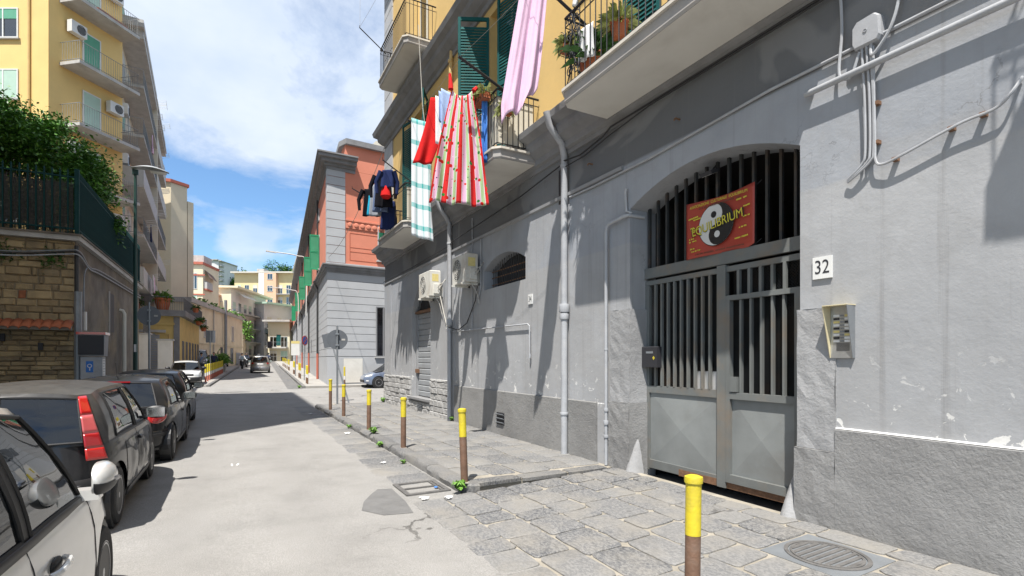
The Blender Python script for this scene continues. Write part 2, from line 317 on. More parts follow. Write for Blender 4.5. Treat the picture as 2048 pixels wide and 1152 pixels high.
mat('gate_panel', (.225, .238, .235), .45, .16, 1.6, .06, 30, stain=.55, stainc=(.15, .135, .12))
mat('gate_dark', (.035, .038, .04), .5, .2, 4, stain=.5, stainc=(.14, .07, .03))
mat('rust', (.19, .10, .055), .85, .35, 14, .3, 60)
mat('dark_backing', (.045, .045, .05), .9, .2, 1)
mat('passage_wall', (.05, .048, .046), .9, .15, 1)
mat('shutter_green', (.008, .085, .082), .75, .15, 3, spec=.2)
mat('shutter_bright', (.012, .26, .12), .5, .12, 2)
mat('wood_cream', (.62, .58, .48), .6, .06, 3)
mat('curtain', (.13, .12, .11), .9, .3, 3)
glass('window_glass', (.22, .25, .27), .02, .05)
mat('pipe_grey', (.38, .39, .41), .65, .12, 4, .15, 40, stain=.5, stainc=(.55, .54, .52))
mat('pipe_yellow', (.66, .45, .18), .6, .08, 3)
mat('conduit', (.37, .38, .40), .6, .12, 5, .1, 60, stain=.3, stainc=(.25, .22, .2))
mat('cable_black', (.03, .03, .032), .6)
mat('cable_white', (.44, .42, .38), .6)
mat('ac_white', (.70, .685, .63), .45, .06, 3, stain=.45, stainc=(.34, .23, .13))
mat('ac_dark', (.10, .10, .10), .6)
mat('label_yellow', (.72, .60, .24), .6, .1, 20)
mat('white_tile', (.78, .78, .76), .35, .04, 6)
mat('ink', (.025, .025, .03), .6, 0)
mat('roller_grey', (.33, .345, .36), .5, .1, 2.5, .06, 30, stain=.3, stainc=(.2, .19, .18))
mat('steel', (.46, .47, .47), .35, .15, 6, metal=.7, stain=.4, stainc=(.28, .26, .23))
mat('brass_cream', (.66, .58, .37), .5, .06, 5)
mat('bollard_yellow', (.62, .50, .025), .5, .12, 7, .2, 50, stain=.75, stainc=(.42, .33, .06))
mat('bollard_brown', (.165, .092, .058), .65, .25, 7, .3, 50, stain=.7, stainc=(.26, .2, .16))
mat('bollard_white', (.72, .70, .67), .5, .08, 5)
mat('cast_iron', (.13, .125, .12), .6, .25, 9, .4, 50, metal=.2)
mat('leaf', (.05, .13, .022), .55, .5, 5)
mat('weed', (.11, .24, .03), .6, .4, 8)
mat('dry_leaf', (.30, .33, .10), .6, .4, 8)
mat('terracotta', (.42, .125, .052), .75, .14, 5, .1, 40)
mat('paper', (.78, .78, .77), .8, .05, 6)
mat('paper_blue', (.04, .18, .55), .7, .05, 6)
mat('sign_back', (.115, .125, .14), .5, .1, 3)
mat('galv', (.23, .245, .26), .45, .12, 5, metal=.4)
mat('lamp_green', (.012, .052, .042), .45, .1, 4)
mat('plastic_white', (.74, .74, .72), .4, .04, 5)
# ---------------------------------------------------------------- ground, road, pavements
def slope_sheet(name, m, xs, yl, yr, dz):
    """sheet following the climb of the street, between the lines yl(x) and yr(x)"""
    b = MB()
    for i in range(len(xs) - 1):
        a, c = xs[i], xs[i + 1]; b.add([(a, yr(a), gz(a) + dz), (c, yr(c), gz(c) + dz), (c, yl(c), gz(c) + dz), (a, yl(a), gz(a) + dz)], [(0, 1, 2, 3)])
    return b.build(name, m)
xs_all = [-40, 0, 20, 30, 40, 60, 80, 110, 150, 200, 400]
struct(slope_sheet('ground', 'earth', [-900, -40, 20, 100, 300, 1500], lambda x: 1500, lambda x: -1500, -.22))
rd_ = MB()
for a_, c_ in zip(xs_all[:-2], xs_all[1:-1]):
    for p_, q_ in ((-45, 3.2), (3.2, 8.2), (8.2, 16)): rd_.add([(a_, p_, rz(a_, p_)), (c_, p_, rz(c_, p_)), (c_, q_, rz(c_, q_)), (a_, q_, rz(a_, q_))], [(0, 1, 2, 3)])
struct(rd_.build('road', 'asphalt'))
mat('tar_patch', (.17, .168, .165), .9, .2, 4, .5, 80, fine=.3)
for pts in ([(6.9, 3.22), (6.2, 3.24), (5.7, 3.3), (5.75, 3.62), (6.05, 3.8), (6.4, 3.7), (6.7, 3.55), (6.95, 3.4)],): struct(MB().add([(x, y, rz(x, y) + .004) for x, y in pts], [tuple(range(len(pts)))]).build('asphalt_patch', 'tar_patch'))
KR = lambda x: 1.8 - .0456 * (x - 29.2)      # kerb on the right beyond the crossing
KL = lambda x: 6.26 - .0475 * (x - 31.9)     # kerb on the left beyond the crossing
def raised(name, m, xs, yl, yr, h):
    b = MB()
    for i in range(len(xs) - 1):
        a, c = xs[i], xs[i + 1]
        p = [(a, yr(a)), (c, yr(c)), (c, yl(c)), (a, yl(a))]
        lo = [(x, y, gz(x) - .05) for x, y in p]; hi = [(x, y, gz(x) + h) for x, y in p]
        b.add(lo + hi, [(4, 5, 6, 7), (0, 1, 5, 4), (2, 3, 7, 6)] + ([(3, 0, 4, 7)] if i == 0 else []) + ([(1, 2, 6, 5)] if i == len(xs) - 2 else []))
    return b.build(name, m)
mat('pavement_grey', (.34, .325, .30), .9, .14, 1.2, .3, 60, stain=.4, stainc=(.22, .21, .2))
far_pave = struct(raised('far_pavement', 'pavement_grey', [30.2, 40, 60, 80, 110, 150], lambda x: KR(x) - .16, lambda x: KR(x) - 4.5, .12))
struct(raised('island_pavement', 'pavement_grey', [33, 40, 50, 60, 75, 95, 130], lambda x: KL(x) + 9, lambda x: KL(x) + .16, .12))
left_pave = struct(raised('left_pavement', 'pavement_grey', [-20, 0, 20, 29.6], lambda x: 16, lambda x: 8.25, .12))
# kerbs beyond the crossing, stone by stone
def kerb_run(par, f, x0, x1, w, top, L=1.1):
    x = x0
    while x < x1:
        l = L * rnd.uniform(.8, 1.2); a, c = x + .012, x + l; s = .16
        b = MB(); za, zc_ = gz(a), gz(c)
        vs = [(a, f(a) - w, za - .05), (c, f(c) - w, zc_ - .05), (c, f(c), zc_ - .05), (a, f(a), za - .05), (a, f(a) - w, za + top), (c, f(c) - w, zc_ + top), (c, f(c), zc_ + top - .012), (a, f(a), za + top - .012)]
        b.add(vs, [(0, 3, 2, 1), (4, 5, 6, 7), (0, 1, 5, 4), (1, 2, 6, 5), (2, 3, 7, 6), (3, 0, 4, 7)]).build('kerb_stone', 'kerb_stone', par)
        x += l
kerb_run(far_pave, KR, 30.2, 75, .16, .135)
isl = bpy.data.objects['island_pavement']
kerb_run(isl, lambda x: KL(x) + .16, 33, 70, .16, .14)
# gutter strip of long lava slabs beside the far kerb
struct(slope_sheet('far_gutter', 'kerb_stone', [30, 40, 60, 80, 110], lambda x: KR(x) + .75, lambda x: KR(x) + .01, .006))

# near pavement on the right: lava slabs in sandy joints, level beside the wall, dropping to the road in front of the gateway
def walk_z(x, y):
    lev = 0.0
    ramp = -.115 * max(0, min(1, (y - .2) / 2.9))
    t = max(0, min(1, (x - 6.12) / .16))
    return ramp * (1 - t) + lev * t
side = MB()
side.grid(lambda u, v: (-8 + 14.1 * u, -.06 + 3.24 * v, walk_z(-8 + 14.1 * u, 3.24 * v) - .014), 30, 12)
pave = struct(side.build('sidewalk', 'mortar'))
sb = MB(); sb.grid(lambda u, v: (6.2 + 13.7 * u, -.06 + 2.4 * v, -.014), 20, 4)
sb.box(6.2, 19.9, -.06, 2.32, -.3, -.03).build('joint_bed', 'mortar', pave)
def slab(par, x0, x1, y0, y1, zf, gap=.014, m='basalt', name='paving_stone', skew=.02, lift=0):
    """one worn slab: uneven outline, rounded shoulders, slightly tilted"""
    c = [(x0 + gap * rnd.uniform(.3, 1.7), y0 + gap * rnd.uniform(.3, 1.7)), (x1 - gap * rnd.uniform(.3, 1.7), y0 + gap * rnd.uniform(.3, 1.7)), (x1 - gap * rnd.uniform(.3, 1.7), y1 - gap * rnd.uniform(.3, 1.7)), (x0 + gap * rnd.uniform(.3, 1.7), y1 - gap * rnd.uniform(.3, 1.7))]
    c = [(x + rnd.uniform(-skew, skew), y + rnd.uniform(-skew, skew)) for x, y in c]
    ring = []
    for i in range(4):
        (ax, ay), (bx, by) = c[i], c[(i + 1) % 4]
        for k in (.08, .36, .64, .92):
            ring.append((ax + (bx - ax) * k + rnd.uniform(-.008, .008), ay + (by - ay) * k + rnd.uniform(-.008, .008)))
    cx = sum(p[0] for p in ring) / 16; cy = sum(p[1] for p in ring) / 16; n = 16; dz = rnd.uniform(-.004, .005) + lift
    b = MB(); vs = []
    for k, (sh, h) in enumerate(((1, -.05), (1, -.006), (.965, .0))):
        for x, y in ring: px, py = cx + (x - cx) * sh, cy + (y - cy) * sh; vs.append((px, py, zf(px, py) + h + dz))
    vs.append((cx, cy, zf(cx, cy) + .001 + dz))
    fs = [(k * n + i, k * n + (i + 1) % n, (k + 1) * n + (i + 1) % n, (k + 1) * n + i) for k in (0, 1) for i in range(n)] + [(2 * n + i, 2 * n + (i + 1) % n, 3 * n) for i in range(n)]
    return b.add(vs, fs).build(name, m, par, smooth=30)
def hole(x, y): return 2.22 < x < 2.98 and .35 < y < 1.07     # the inspection cover lies here
# raised part beyond the gateway
y = .02
for wrow in (.5, .44, .52, .42, .4):
    x = 6.42 + rnd.uniform(0, .2)
    while x < 19.55:
        l = rnd.uniform(.5, .95); slab(pave, x, min(x + l, 19.75), y, y + wrow, lambda a, c: 0.0, .010); x += l
    y += wrow
# lowered part before the gateway: bigger stones, wide sandy joints
y = .05
for wrow in (.29, .37, .36, .46, .40, .44, .42, .40):
    for xa, xb in (((6.13, 2.985), (2.225, -.7)) if .3 < y < 1.04 else ((6.13, -.7),)):
        x = xa
        while x > xb + .02:
            l = rnd.uniform(.28, .66)
            if x - l < xb + .2: l = x - xb
            slab(pave, x - l, x, y, min(y + wrow, 3.2), walk_z, .013, skew=.016); x -= l
    y += wrow
# kerb: long stones at the road, a flush row across the pavement where it drops
x = 6.34
while x < 19.6:
    l = rnd.uniform(.9, 1.35); b = MB()
    xe = min(x + l, 19.85); n = 8
    prof = [(2.5, -.16), (2.5 + rnd.uniform(-.01, .015), -.05), (2.485, -.012), (2.455, .008), (2.30, .006), (2.28, -.05)]
    vs = []
    for k in range(n + 1):
        for i, (yy, zz) in enumerate(prof): vs.append((x + .01 + (xe - x - .02) * k / n, yy + (rnd.uniform(-.018, .018) if i in (1, 2) else 0), zz + (rnd.uniform(-.008, .006) if i in (2, 3) else 0)))
    m_ = len(prof); b.add(vs, [(k * m_ + i, k * m_ + i + 1, (k + 1) * m_ + i + 1, (k + 1) * m_ + i) for k in range(n) for i in range(m_ - 1)] + [tuple(range(m_)), tuple(n * m_ + i for i in reversed(range(m_)))]).build('kerb_stone', 'kerb_stone', pave, smooth=40); x = xe
for (a, c) in ((.15, .85), (.87, 1.62), (1.64, 2.3)):
    slab(pave, 6.16, 6.40, a, c, lambda p, q: 0.0, .008, 'kerb_stone', 'kerb_stone', .006, .004)
b = MB(); vs = []
for k in range(7):
    t = k / 6; ang = R(90) * t; cx, cy = 6.34, 2.28; r = .22
    px, py = cx - r * math.sin(ang), cy + r * math.cos(ang)
    vs += [(px, py, -.17), (px, py, -.02), (cx - (r - .03) * math.sin(ang), cy + (r - .03) * math.cos(ang), .006), (cx, cy, .008)]
b.add(vs, [(k * 4 + i, k * 4 + i + 1, k * 4 + 5 + i, k * 4 + 4 + i) for k in range(6) for i in range(3)]).build('kerb_corner', 'kerb_stone', pave, smooth=40)
# gutter of lava slabs between kerb and asphalt
gut = struct(MB().box(-8, 24, 2.49, 3.22, -.3, -.128).build('gutter', 'mortar'))
x = 6.2
while x < 20.5:
    l = rnd.uniform(.45, .8)
    if not (6.3 < x + l * .5 < 7.15): slab(gut, x, x + l, 2.51, 3.2 + rnd.uniform(-.04, .03), lambda a, c: -.114 + (2.9 - c) * .012, .012, 'basalt', 'gutter_stone', .012)
    x += l
# road drain in the gutter
dr = thing('road_drain', 'square iron drain grate at the kerb with litter on its bars', 'drain grate', (6.75, 2.86, -.12))
MB().box(6.43, 7.07, 2.57, 3.15, -.2, -.121).build('pit_shade', 'ink', dr)  # black slab just under the bars stands in for the shaded pit
fr = MB()
for q in ((6.42, 7.08, 2.56, 2.62), (6.42, 7.08, 3.1, 3.16), (6.42, 6.48, 2.62, 3.1), (7.02, 7.08, 2.62, 3.1), (6.735, 6.765, 2.62, 3.1)): fr.box(*q, -.14, -.1)
fr.build('frame', 'cast_iron', dr)
bar_me = MB().box(6.48, 7.02, -.012, .012, -.119, -.102).build('grate_bar', 'cast_iron', dr); bar_me.location.y = 2.66
for k in range(1, 9):
    o = bar_me.copy(); COL.objects.link(o); o.location.y = 2.66 + k * .05; o.parent = dr
tag(MB().ball((6.62, 2.7, -.095), (.03, .025, .012), 8, 4).build('bottle_cap', 'paper_blue', smooth=True), 'small blue bottle cap lying on the drain grate', 'litter')
# inspection cover by the wall
mh = thing('manhole_cover', 'oval ribbed iron inspection cover set in the paving beside the wall', 'manhole cover', (2.6, .7, -.02))
zc0 = walk_z(2.6, .7) - .012
MB().box(2.24, 2.97, .36, 1.05, zc0 - .05, zc0 + .003).build('surround', 'galv', mh)
def oval(r, k): t = 2 * math.pi * k / 40; return (2.6 + .33 * r * math.cos(t), .70 + .29 * r * math.sin(t))
rim = MB()
for r0, r1, h in ((.9, 1.0, .012), (.80, .86, .012)):
    for k in range(40):
        a, c, d, e = oval(r0, k), oval(r0, k + 1), oval(r1, k + 1), oval(r1, k)
        rim.add([(*a, zc0 + h), (*c, zc0 + h), (*d, zc0 + h), (*e, zc0 + h), (*a, zc0 - .02), (*c, zc0 - .02), (*d, zc0 - .02), (*e, zc0 - .02)], [(0, 1, 2, 3), (0, 1, 5, 4), (2, 3, 7, 6)])
rim.build('rim', 'cast_iron', mh)
for k in range(9):
    xx = 2.6 - .24 + .06 * k; hw = .23 * math.sqrt(max(.05, 1 - ((xx - 2.6) / .27) ** 2))
    MB().bev(xx - .016, xx + .016, .70 - hw, .70 + hw, zc0 - .02, zc0 + .016, .005).build('rib', 'cast_iron', mh)
mh.rotation_euler.x = -.0396
# litter and weeds
for (x, y, z, s, lab) in ((6.0, 2.75, -.09, .09, 'crumpled white tissue below the rounded kerb corner'), (6.18, 3.0, -.11, .12, 'torn scrap of white paper near the drain grate'), (12.4, 2.75, -.1, .14, 'crushed white cup lying in the gutter'), (17.3, 2.95, -.1, .1, 'small white paper scrap at the far end of the gutter'), (8.6, 2.9, -.105, .09, 'flat white paper scrap in the damp gutter'), (9.55, 5.05, -.115, .16, 'white wrapper lying on the asphalt beside the black cars')):
    b = MB(); b.grid(lambda u, v: (x + s * (u - .5) + .02 * math.sin(9 * v), y + s * .7 * (v - .5) + .02 * math.sin(8 * u), z + .012 + .022 * noise.noise((u * 4 + x, v * 4, y))), 5, 5)
    tag(b.build('paper_scrap', 'paper', solid=.002), lab, 'litter')
def weed(x, y, z, n, r, lab, m='weed'):
    b = MB()
    for k in range(n):
        a = rnd.uniform(0, 6.28); l = r * rnd.uniform(.4, 1); h = r * rnd.uniform(.4, 1.1); w = .012 + r * .09
        d = Vector((math.cos(a), math.sin(a), 0)); p = Vector((x, y, z)); q = p + d * l * .6 + Vector((0, 0, h)); e = p + d * l + Vector((0, 0, h * .75)); s = d.cross(Vector((0, 0, 1))) * w
        b.add([p, q - s, e, q + s], [(0, 1, 2, 3)])
    return tag(b.build('weed', m), lab, 'weed')
for (x, y, z, n, r, lab) in ((6.2, 2.53, -.08, 60, .13, 'bright green weed at the rounded kerb corner'), (11.3, 2.42, 0, 70, .14, 'leafy weed growing on the kerb between two bollards'), (10.2, 2.56, -.1, 40, .1, 'weed growing from the gutter joint midway along the kerb'), (13.3, 2.55, -.1, 30, .09, 'small weed in the gutter toward the far corner'), (12.75, .05, 0, 50, .12, 'weed at the foot of the drainpipe by the roller shutter'), (19.5, .12, 0, 50, .16, 'weed at the foot of the far corner of the grey wall'), (8.4, 2.62, -.11, 22, .07, 'tiny weed at the foot of the kerb near the drain'), (30.4, 1.9, .02, 40, .16, 'weed at the kerb corner across the side street')):
    weed(x, y, z, n, r, lab)
# ---------------------------------------------------------------- the grey and yellow house on the right
house = thing('apartment_house', 'grey rendered house with yellow upper floors, balconies and barred gateway', 'building', (6, -5, 0))
XE = 19.67; XN = -9.0
def arch(o, x):
    xc = (o['x0'] + o['x1']) / 2; return o['zs'] + o.get('rise', 0) * (1 - ((x - xc) / ((o['x1'] - o['x0']) / 2)) ** 2)
def pierced(b, x0, x1, z0, z1, y, ops):
    """front face at depth y with arched or square openings and their reveals"""
    cuts = {x0, x1}
    for o in ops:
        n = 16 if o.get('rise') else 1
        for k in range(n + 1): cuts.add(o['x0'] + (o['x1'] - o['x0']) * k / n)
    cuts = sorted(cuts)
    for a, c in zip(cuts, cuts[1:]):
        mid = (a + c) / 2; inside = sorted([o for o in ops if o['x0'] < mid < o['x1']], key=lambda o: o['zb']); za = zc_ = z0
        for o in inside:
            if o['zb'] > z0 + 1e-4: b.add([(a, y, za), (c, y, zc_), (c, y, o['zb']), (a, y, o['zb'])], [(0, 1, 2, 3)])
            ta, tc = arch(o, a), arch(o, c); d = o['d']
            b.add([(a, y, ta), (c, y, tc), (c, y - d, tc), (a, y - d, ta)], [(0, 1, 2, 3)])
            if o['zb'] > z0 + 1e-4: b.add([(a, y, o['zb']), (c, y, o['zb']), (c, y - d, o['zb']), (a, y - d, o['zb'])], [(0, 1, 2, 3)])
            za, zc_ = ta, tc
        b.add([(a, y, za), (c, y, zc_), (c, y, z1), (a, y, z1)], [(0, 1, 2, 3)])
    for o in ops:
        for x in (o['x0'], o['x1']): b.add([(x, y, o['zb']), (x, y - o['d'], o['zb']), (x, y - o['d'], o['zs']), (x, y, o['zs'])], [(0, 1, 2, 3)])
G = dict(x0=3.28, x1=5.86, zb=-.2, zs=3.80, rise=.32, d=.5)
WN = dict(x0=8.92, x1=10.85, zb=3.2, zs=3.64, rise=.25, d=.35)
DR = dict(x0=14.52, x1=16.28, zb=.42, zs=3.12, rise=.72, d=.24)
gw = MB(); pierced(gw, XN, XE, -.2, 5.35, 0, [G, WN, DR])
gw.add([(XE, 0, -.2), (XE, -9, -.2), (XE, -9, 5.35), (XE, 0, 5.35)], [(0, 1, 2, 3)]); gw.add([(XN, 0, -.2), (XN, -9, -.2), (XN, -9, 5.35), (XN, 0, 5.35)], [(0, 1, 2, 3)])
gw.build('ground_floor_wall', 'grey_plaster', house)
# upper floors, tall french windows
def fw(xc, w, zb, zt): return dict(x0=xc - w / 2, x1=xc + w / 2, zb=zb, zs=zt, d=.3)
UW = [fw(9.9, 1.36, 5.46, 9.35), fw(4.55, 1.36, 5.46, 9.35), fw(15.5, 1.36, 5.46, 9.35), fw(-1.2, 1.36, 5.46, 9.35), fw(15.5, 1.36, 10.56, 14.0), fw(9.9, 1.36, 10.56, 14.0), fw(4.55, 1.36, 10.56, 14.0), fw(-1.2, 1.36, 10.56, 14.0)]
uw = MB(); pierced(uw, XN, XE - .06, 5.35, 16.2, -.03, UW)
uw.add([(XE - .06, -.03, 5.35), (XE - .06, -9, 5.35), (XE - .06, -9, 16.2), (XE - .06, -.03, 16.2)], [(0, 1, 2, 3)]); uw.add([(XN, -.03, 5.35), (XN, -9, 5.35), (XN, -9, 16.2), (XN, -.03, 16.2)], [(0, 1, 2, 3)]); uw.add([(XN, -9, -.2), (XE, -9, -.2), (XE, -9, 16.2), (XN, -9, 16.2)], [(0, 1, 2, 3)])
uw.build('upper_wall', 'yellow_plaster', house)
MB().box(XN - .3, XE + .35, -9.3, .45, 16.2, 16.5).build('roof', 'cornice_grey', house)
# open passage behind the gate; closed dark boxes stand in for shaded rooms
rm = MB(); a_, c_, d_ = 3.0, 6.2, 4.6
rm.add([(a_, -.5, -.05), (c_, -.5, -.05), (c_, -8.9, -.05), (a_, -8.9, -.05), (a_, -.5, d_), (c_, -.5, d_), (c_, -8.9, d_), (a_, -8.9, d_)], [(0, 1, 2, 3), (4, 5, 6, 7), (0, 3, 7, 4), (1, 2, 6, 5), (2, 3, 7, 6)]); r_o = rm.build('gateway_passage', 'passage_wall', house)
for nm, o in (('store_backing', WN), ('shop_backing', DR)):
    MB().box(o['x0'] - .2, o['x1'] + .2, -2.5, -o['d'] - .02, o['zb'] - .1, o['zs'] + o['rise'] + .2).build(nm, 'dark_backing', house)
for o in UW: MB().box(o['x0'] - .1, o['x1'] + .1, -2, -.34, o['zb'], o['zs'] + .1).build('room_backing', 'dark_backing', house)
# plinths
def strip(name, m, x0, x1, z0, z1, p, b=.012): return MB().add([(x0, -.02, z0), (x1, -.02, z0), (x1, p, z0), (x0, p, z0), (x0, -.02, z1), (x1, -.02, z1), (x1, p - b, z1), (x0, p - b, z1), (x0, p, z1 - b), (x1, p, z1 - b)], [(0, 1, 2, 3), (3, 2, 9, 8), (8, 9, 6, 7), (7, 6, 5, 4), (0, 3, 8, 7, 4), (1, 2, 9, 6, 5)]).build(name, m, house)
strip('plinth', 'rough_render', XN, 2.915, -.2, .955, .035)
strip('plinth', 'plinth_dark', 6.62, 12.62, -.2, .935, .03)
MB().add([(XN, -.01, .957), (2.915, -.01, .957), (2.915, .03, .957), (XN, .03, .957), (XN, -.01, .972), (2.915, -.01, .972)], [(0, 1, 2, 3), (3, 2, 5, 4)]).build('plinth_bead', 'white_tile', house)
# gateway piers
def pier(name, x0, x1, z0, z1, y, m='pier_render'):
    b = MB(); nx, nz = 4, max(4, int((z1 - z0) / .12))
    b.grid(lambda u, v: (x0 + (x1 - x0) * u + (rnd.uniform(-.006, .006) if 0 < v < 1 else 0), y + rnd.uniform(-.005, .006), z0 + (z1 - z0) * v), nx, nz)
    b.add([(x0, -.3, z0), (x0, y, z0), (x0, y, z1), (x0, -.3, z1), (x1, -.3, z0), (x1, y, z0), (x1, y, z1), (x1, -.3, z1)], [(0, 1, 2, 3), (4, 5, 6, 7), (3, 2, 6, 7)])
    return b.build(name, m, house)
pier('gate_pier', 2.915, 3.30, .73, 2.12, .022); pier('pier_base', 2.905, 3.315, -.2, .726, .05, 'rough_render')
pier('gate_pier', 5.83, 6.27, .98, 2.35, .03); pier('pier_base', 5.815, 6.285, -.2, .976, .055, 'rough_render')
strip('panel_edge', 'grey_plaster', 6.29, 6.60, -.2, .93, .02)
# rough stone facing each side of the shop door
def facing(x0, x1, z1):
    z = -.2
    while z < z1 - .02:
        h = min(rnd.uniform(.14, .19), z1 - z); x = x0 - rnd.uniform(0, .2)
        while x < x1:
            l = rnd.uniform(.3, .6); a, c = max(x, x0) + .006, min(x + l, x1) - .006
            if c - a > .04:
                p = rnd.uniform(.045, .075); q = .02
                MB().add([(a, -.01, z + .005), (c, -.01, z + .005), (c, -.01, z + h - .005), (a, -.01, z + h - .005), (a + .003, p - q, z + .008), (c - .003, p - q, z + .008), (c - .003, p - q, z + h - .008), (a + .003, p - q, z + h - .008), (a + q, p + rnd.uniform(-.01, .01), z + q), (c - q, p + rnd.uniform(-.01, .01), z + q), (c - q, p + rnd.uniform(-.01, .01), z + h - q), (a + q, p + rnd.uniform(-.01, .01), z + h - q)],
                         [(0, 1, 5, 4), (1, 2, 6, 5), (2, 3, 7, 6), (3, 0, 4, 7), (4, 5, 9, 8), (5, 6, 10, 9), (6, 7, 11, 10), (7, 4, 8, 11), (8, 9, 10, 11)]).build('facing_stone', 'rough_stone', house)
            x += l
        z += h
facing(16.36, 19.68, 1.05); facing(12.95, 14.46, 1.05); facing(14.46, 16.36, .36)
MB().box(14.40, 16.42, -.2, .11, .365, .43).build('door_sill', 'cornice_grey', house)
# string course and cornices
def moulding(name, m, prof, x0, x1, ret=0):
    b = MB(); n = len(prof); xs = [x0, x1]
    vs = [(x0, y, z) for y, z in prof] + [(x1 + (y if ret else 0), y, z) for y, z in prof]
    if ret: vs += [(x1 + y, -9.0, z) for y, z in prof]
    k = 2 + bool(ret)
    b.add(vs, [(j * n + i, j * n + i + 1, (j + 1) * n + i + 1, (j + 1) * n + i) for j in range(k - 1) for i in range(n - 1)] + [tuple(range(n))] + ([tuple(n + i for i in reversed(range(n)))] if not ret else []))
    return b.build(name, m, house)
SCP = [(-.01, 4.40), (.045, 4.42), (.05, 4.47), (.03, 4.48), (-.01, 4.50)]
moulding('string_course', 'grey_trim', SCP, 6.0, XE, 1)
CP = [(-.02, 5.12), (.035, 5.13), (.04, 5.20), (.10, 5.23), (.11, 5.33), (.24, 5.43), (.27, 5.53), (.27, 5.60), (.40, 5.68), (.42, 5.78), (.40, 5.80), (.02, 5.93), (-.04, 5.93)]
moulding('cornice', 'cornice_grey', CP, XN, XE, 1)
CP2 = [(-.05, 9.55), (.02, 9.56), (.03, 9.68), (.10, 9.72), (.22, 9.86), (.24, 9.98), (.36, 10.06), (.40, 10.20), (.38, 10.22), (.0, 10.34), (-.05, 10.34)]
moulding('upper_cornice', 'cornice_grey', CP2, XN, XE - .03, 1)
CP3 = [(-.05, 15.4), (.05, 15.42), (.1, 15.6), (.3, 15.8), (.34, 16.0), (.5, 16.1), (.52, 16.21), (-.05, 16.21)]
moulding('roof_cornice', 'cornice_grey', CP3, XN, XE - .03, 1)
# grey quoin blocks at the far corner
for z0, z1 in ((5.95, 9.54), (10.36, 15.38)):
    n = round((z1 - z0) / .52); h = (z1 - z0) / n
    for k in range(n): MB().add([(18.62, -.05, z0 + k * h + .012), (18.62, .02, z0 + k * h + .022), (18.62, .02, z0 + k * h + h - .012), (18.62, -.05, z0 + k * h + h), (19.69, .02, z0 + k * h + .022), (19.69, .02, z0 + k * h + h - .012), (19.69, -1.0, z0 + k * h + .022), (19.69, -1.0, z0 + k * h + h - .012), (18.62, -.05, z0 + k * h), (19.6, -.05, z0 + k * h)], [(1, 4, 5, 2), (4, 6, 7, 5), (0, 1, 2, 3), (2, 5, 7, 3), (1, 4, 6, 0)]).build('quoin_block', 'quoin_grey', house)
# wide grey pilaster strips on the ground floor (shallow panels between them)
for x0, x1 in ((18.75, XE + .004), (12.62, 12.95)): MB().box(x0, x1, -.02, .018, 1.06, 4.39).build('pilaster', 'grey_plaster', house)

# balconies: slab, marble edge, iron railing with a bar every 12 cm, side consoles
def balcony(x0, x1, z, D=.93, mask=None, skirt='slab_edge', rail_h=1.05, scroll=False, detail=True):
    """z is the underside"""
    e = bpy.data.objects.new('balcony', None); COL.objects.link(e); e.location = ((x0 + x1) / 2, 0, z); attach(e, house)
    c = .10; t = .2
    poly = [(x0, 0), (x0, D - c), (x0 + c, D), (x1 - c, D), (x1, D - c), (x1, 0)]
    def inset(k): return [(x0 + k, 0), (x0 + k, D - c - k * .3), (x0 + c + k * .3, D - k), (x1 - c - k * .3, D - k), (x1 - k, D - c - k * .3), (x1 - k, 0)]
    b = MB(); n = 6; lv = [(0, .02), (.03, 0), (.16, 0), (.17, -.015), (t, -.015)]
    vs = [(x, y, z + h) for h, k in lv for x, y in inset(k)]
    b.add(vs, [(j * n + i, j * n + i + 1, (j + 1) * n + i + 1, (j + 1) * n + i) for j in range(len(lv) - 1) for i in range(n - 1)]); b.build('slab', skirt, e)
    MB().add([(x, y, z - .002) for x, y in inset(.021)], [tuple(range(6))]).build('soffit', 'white_soffit', e)
    p2 = inset(-.04); MB().prism([(x, y, z + t - .035) for x, y in p2], (0, 0, .04)).build('marble_edge', 'marble_edge', e)
    zt = z + t + .005; r = MB(); a = .05; zr = zt + rail_h
    for za, rr in ((zr, .02), (zt + .08, .011), (zr - .13, .009)):
        r.tube([(x0 + a, .0, za), (x0 + a, D - a, za), (x1 - a, D - a, za), (x1 - a, .0, za)], rr, 6)
    r.build('rail', 'iron_black', e)
    bar = MB().cyl((0, 0, zt - .01), (0, 0, zr), .0085, n=5)
    pts = []; m = int((x1 - x0 - .1) / .115)
    for k in range(m + 1): pts.append((x0 + a + (x1 - x0 - 2 * a) * k / m, D - a))
    for k in range(1, 8):
        pts.append((x0 + a, (D - a) * k / 8)); pts.append((x1 - a, (D - a) * k / 8))
    first = None
    for (x, y) in pts:
        if first is None: first = bar.build('baluster', 'iron_black', e, smooth=True); o = first
        else: o = first.copy(); COL.objects.link(o)
        o.location = (x, y, 0)
    return e
balA = balcony(2.76, 6.28, 5.26); balB = balcony(8.38, 11.35, 5.26); balC = balcony(14.05, 16.95, 5.26); balD = balcony(14.0, 16.9, 10.36)
balcony(-3.2, .85, 5.26); balcony(8.38, 11.35, 10.36); balcony(2.76, 6.28, 10.36); balcony(-3.2, .85, 10.36)
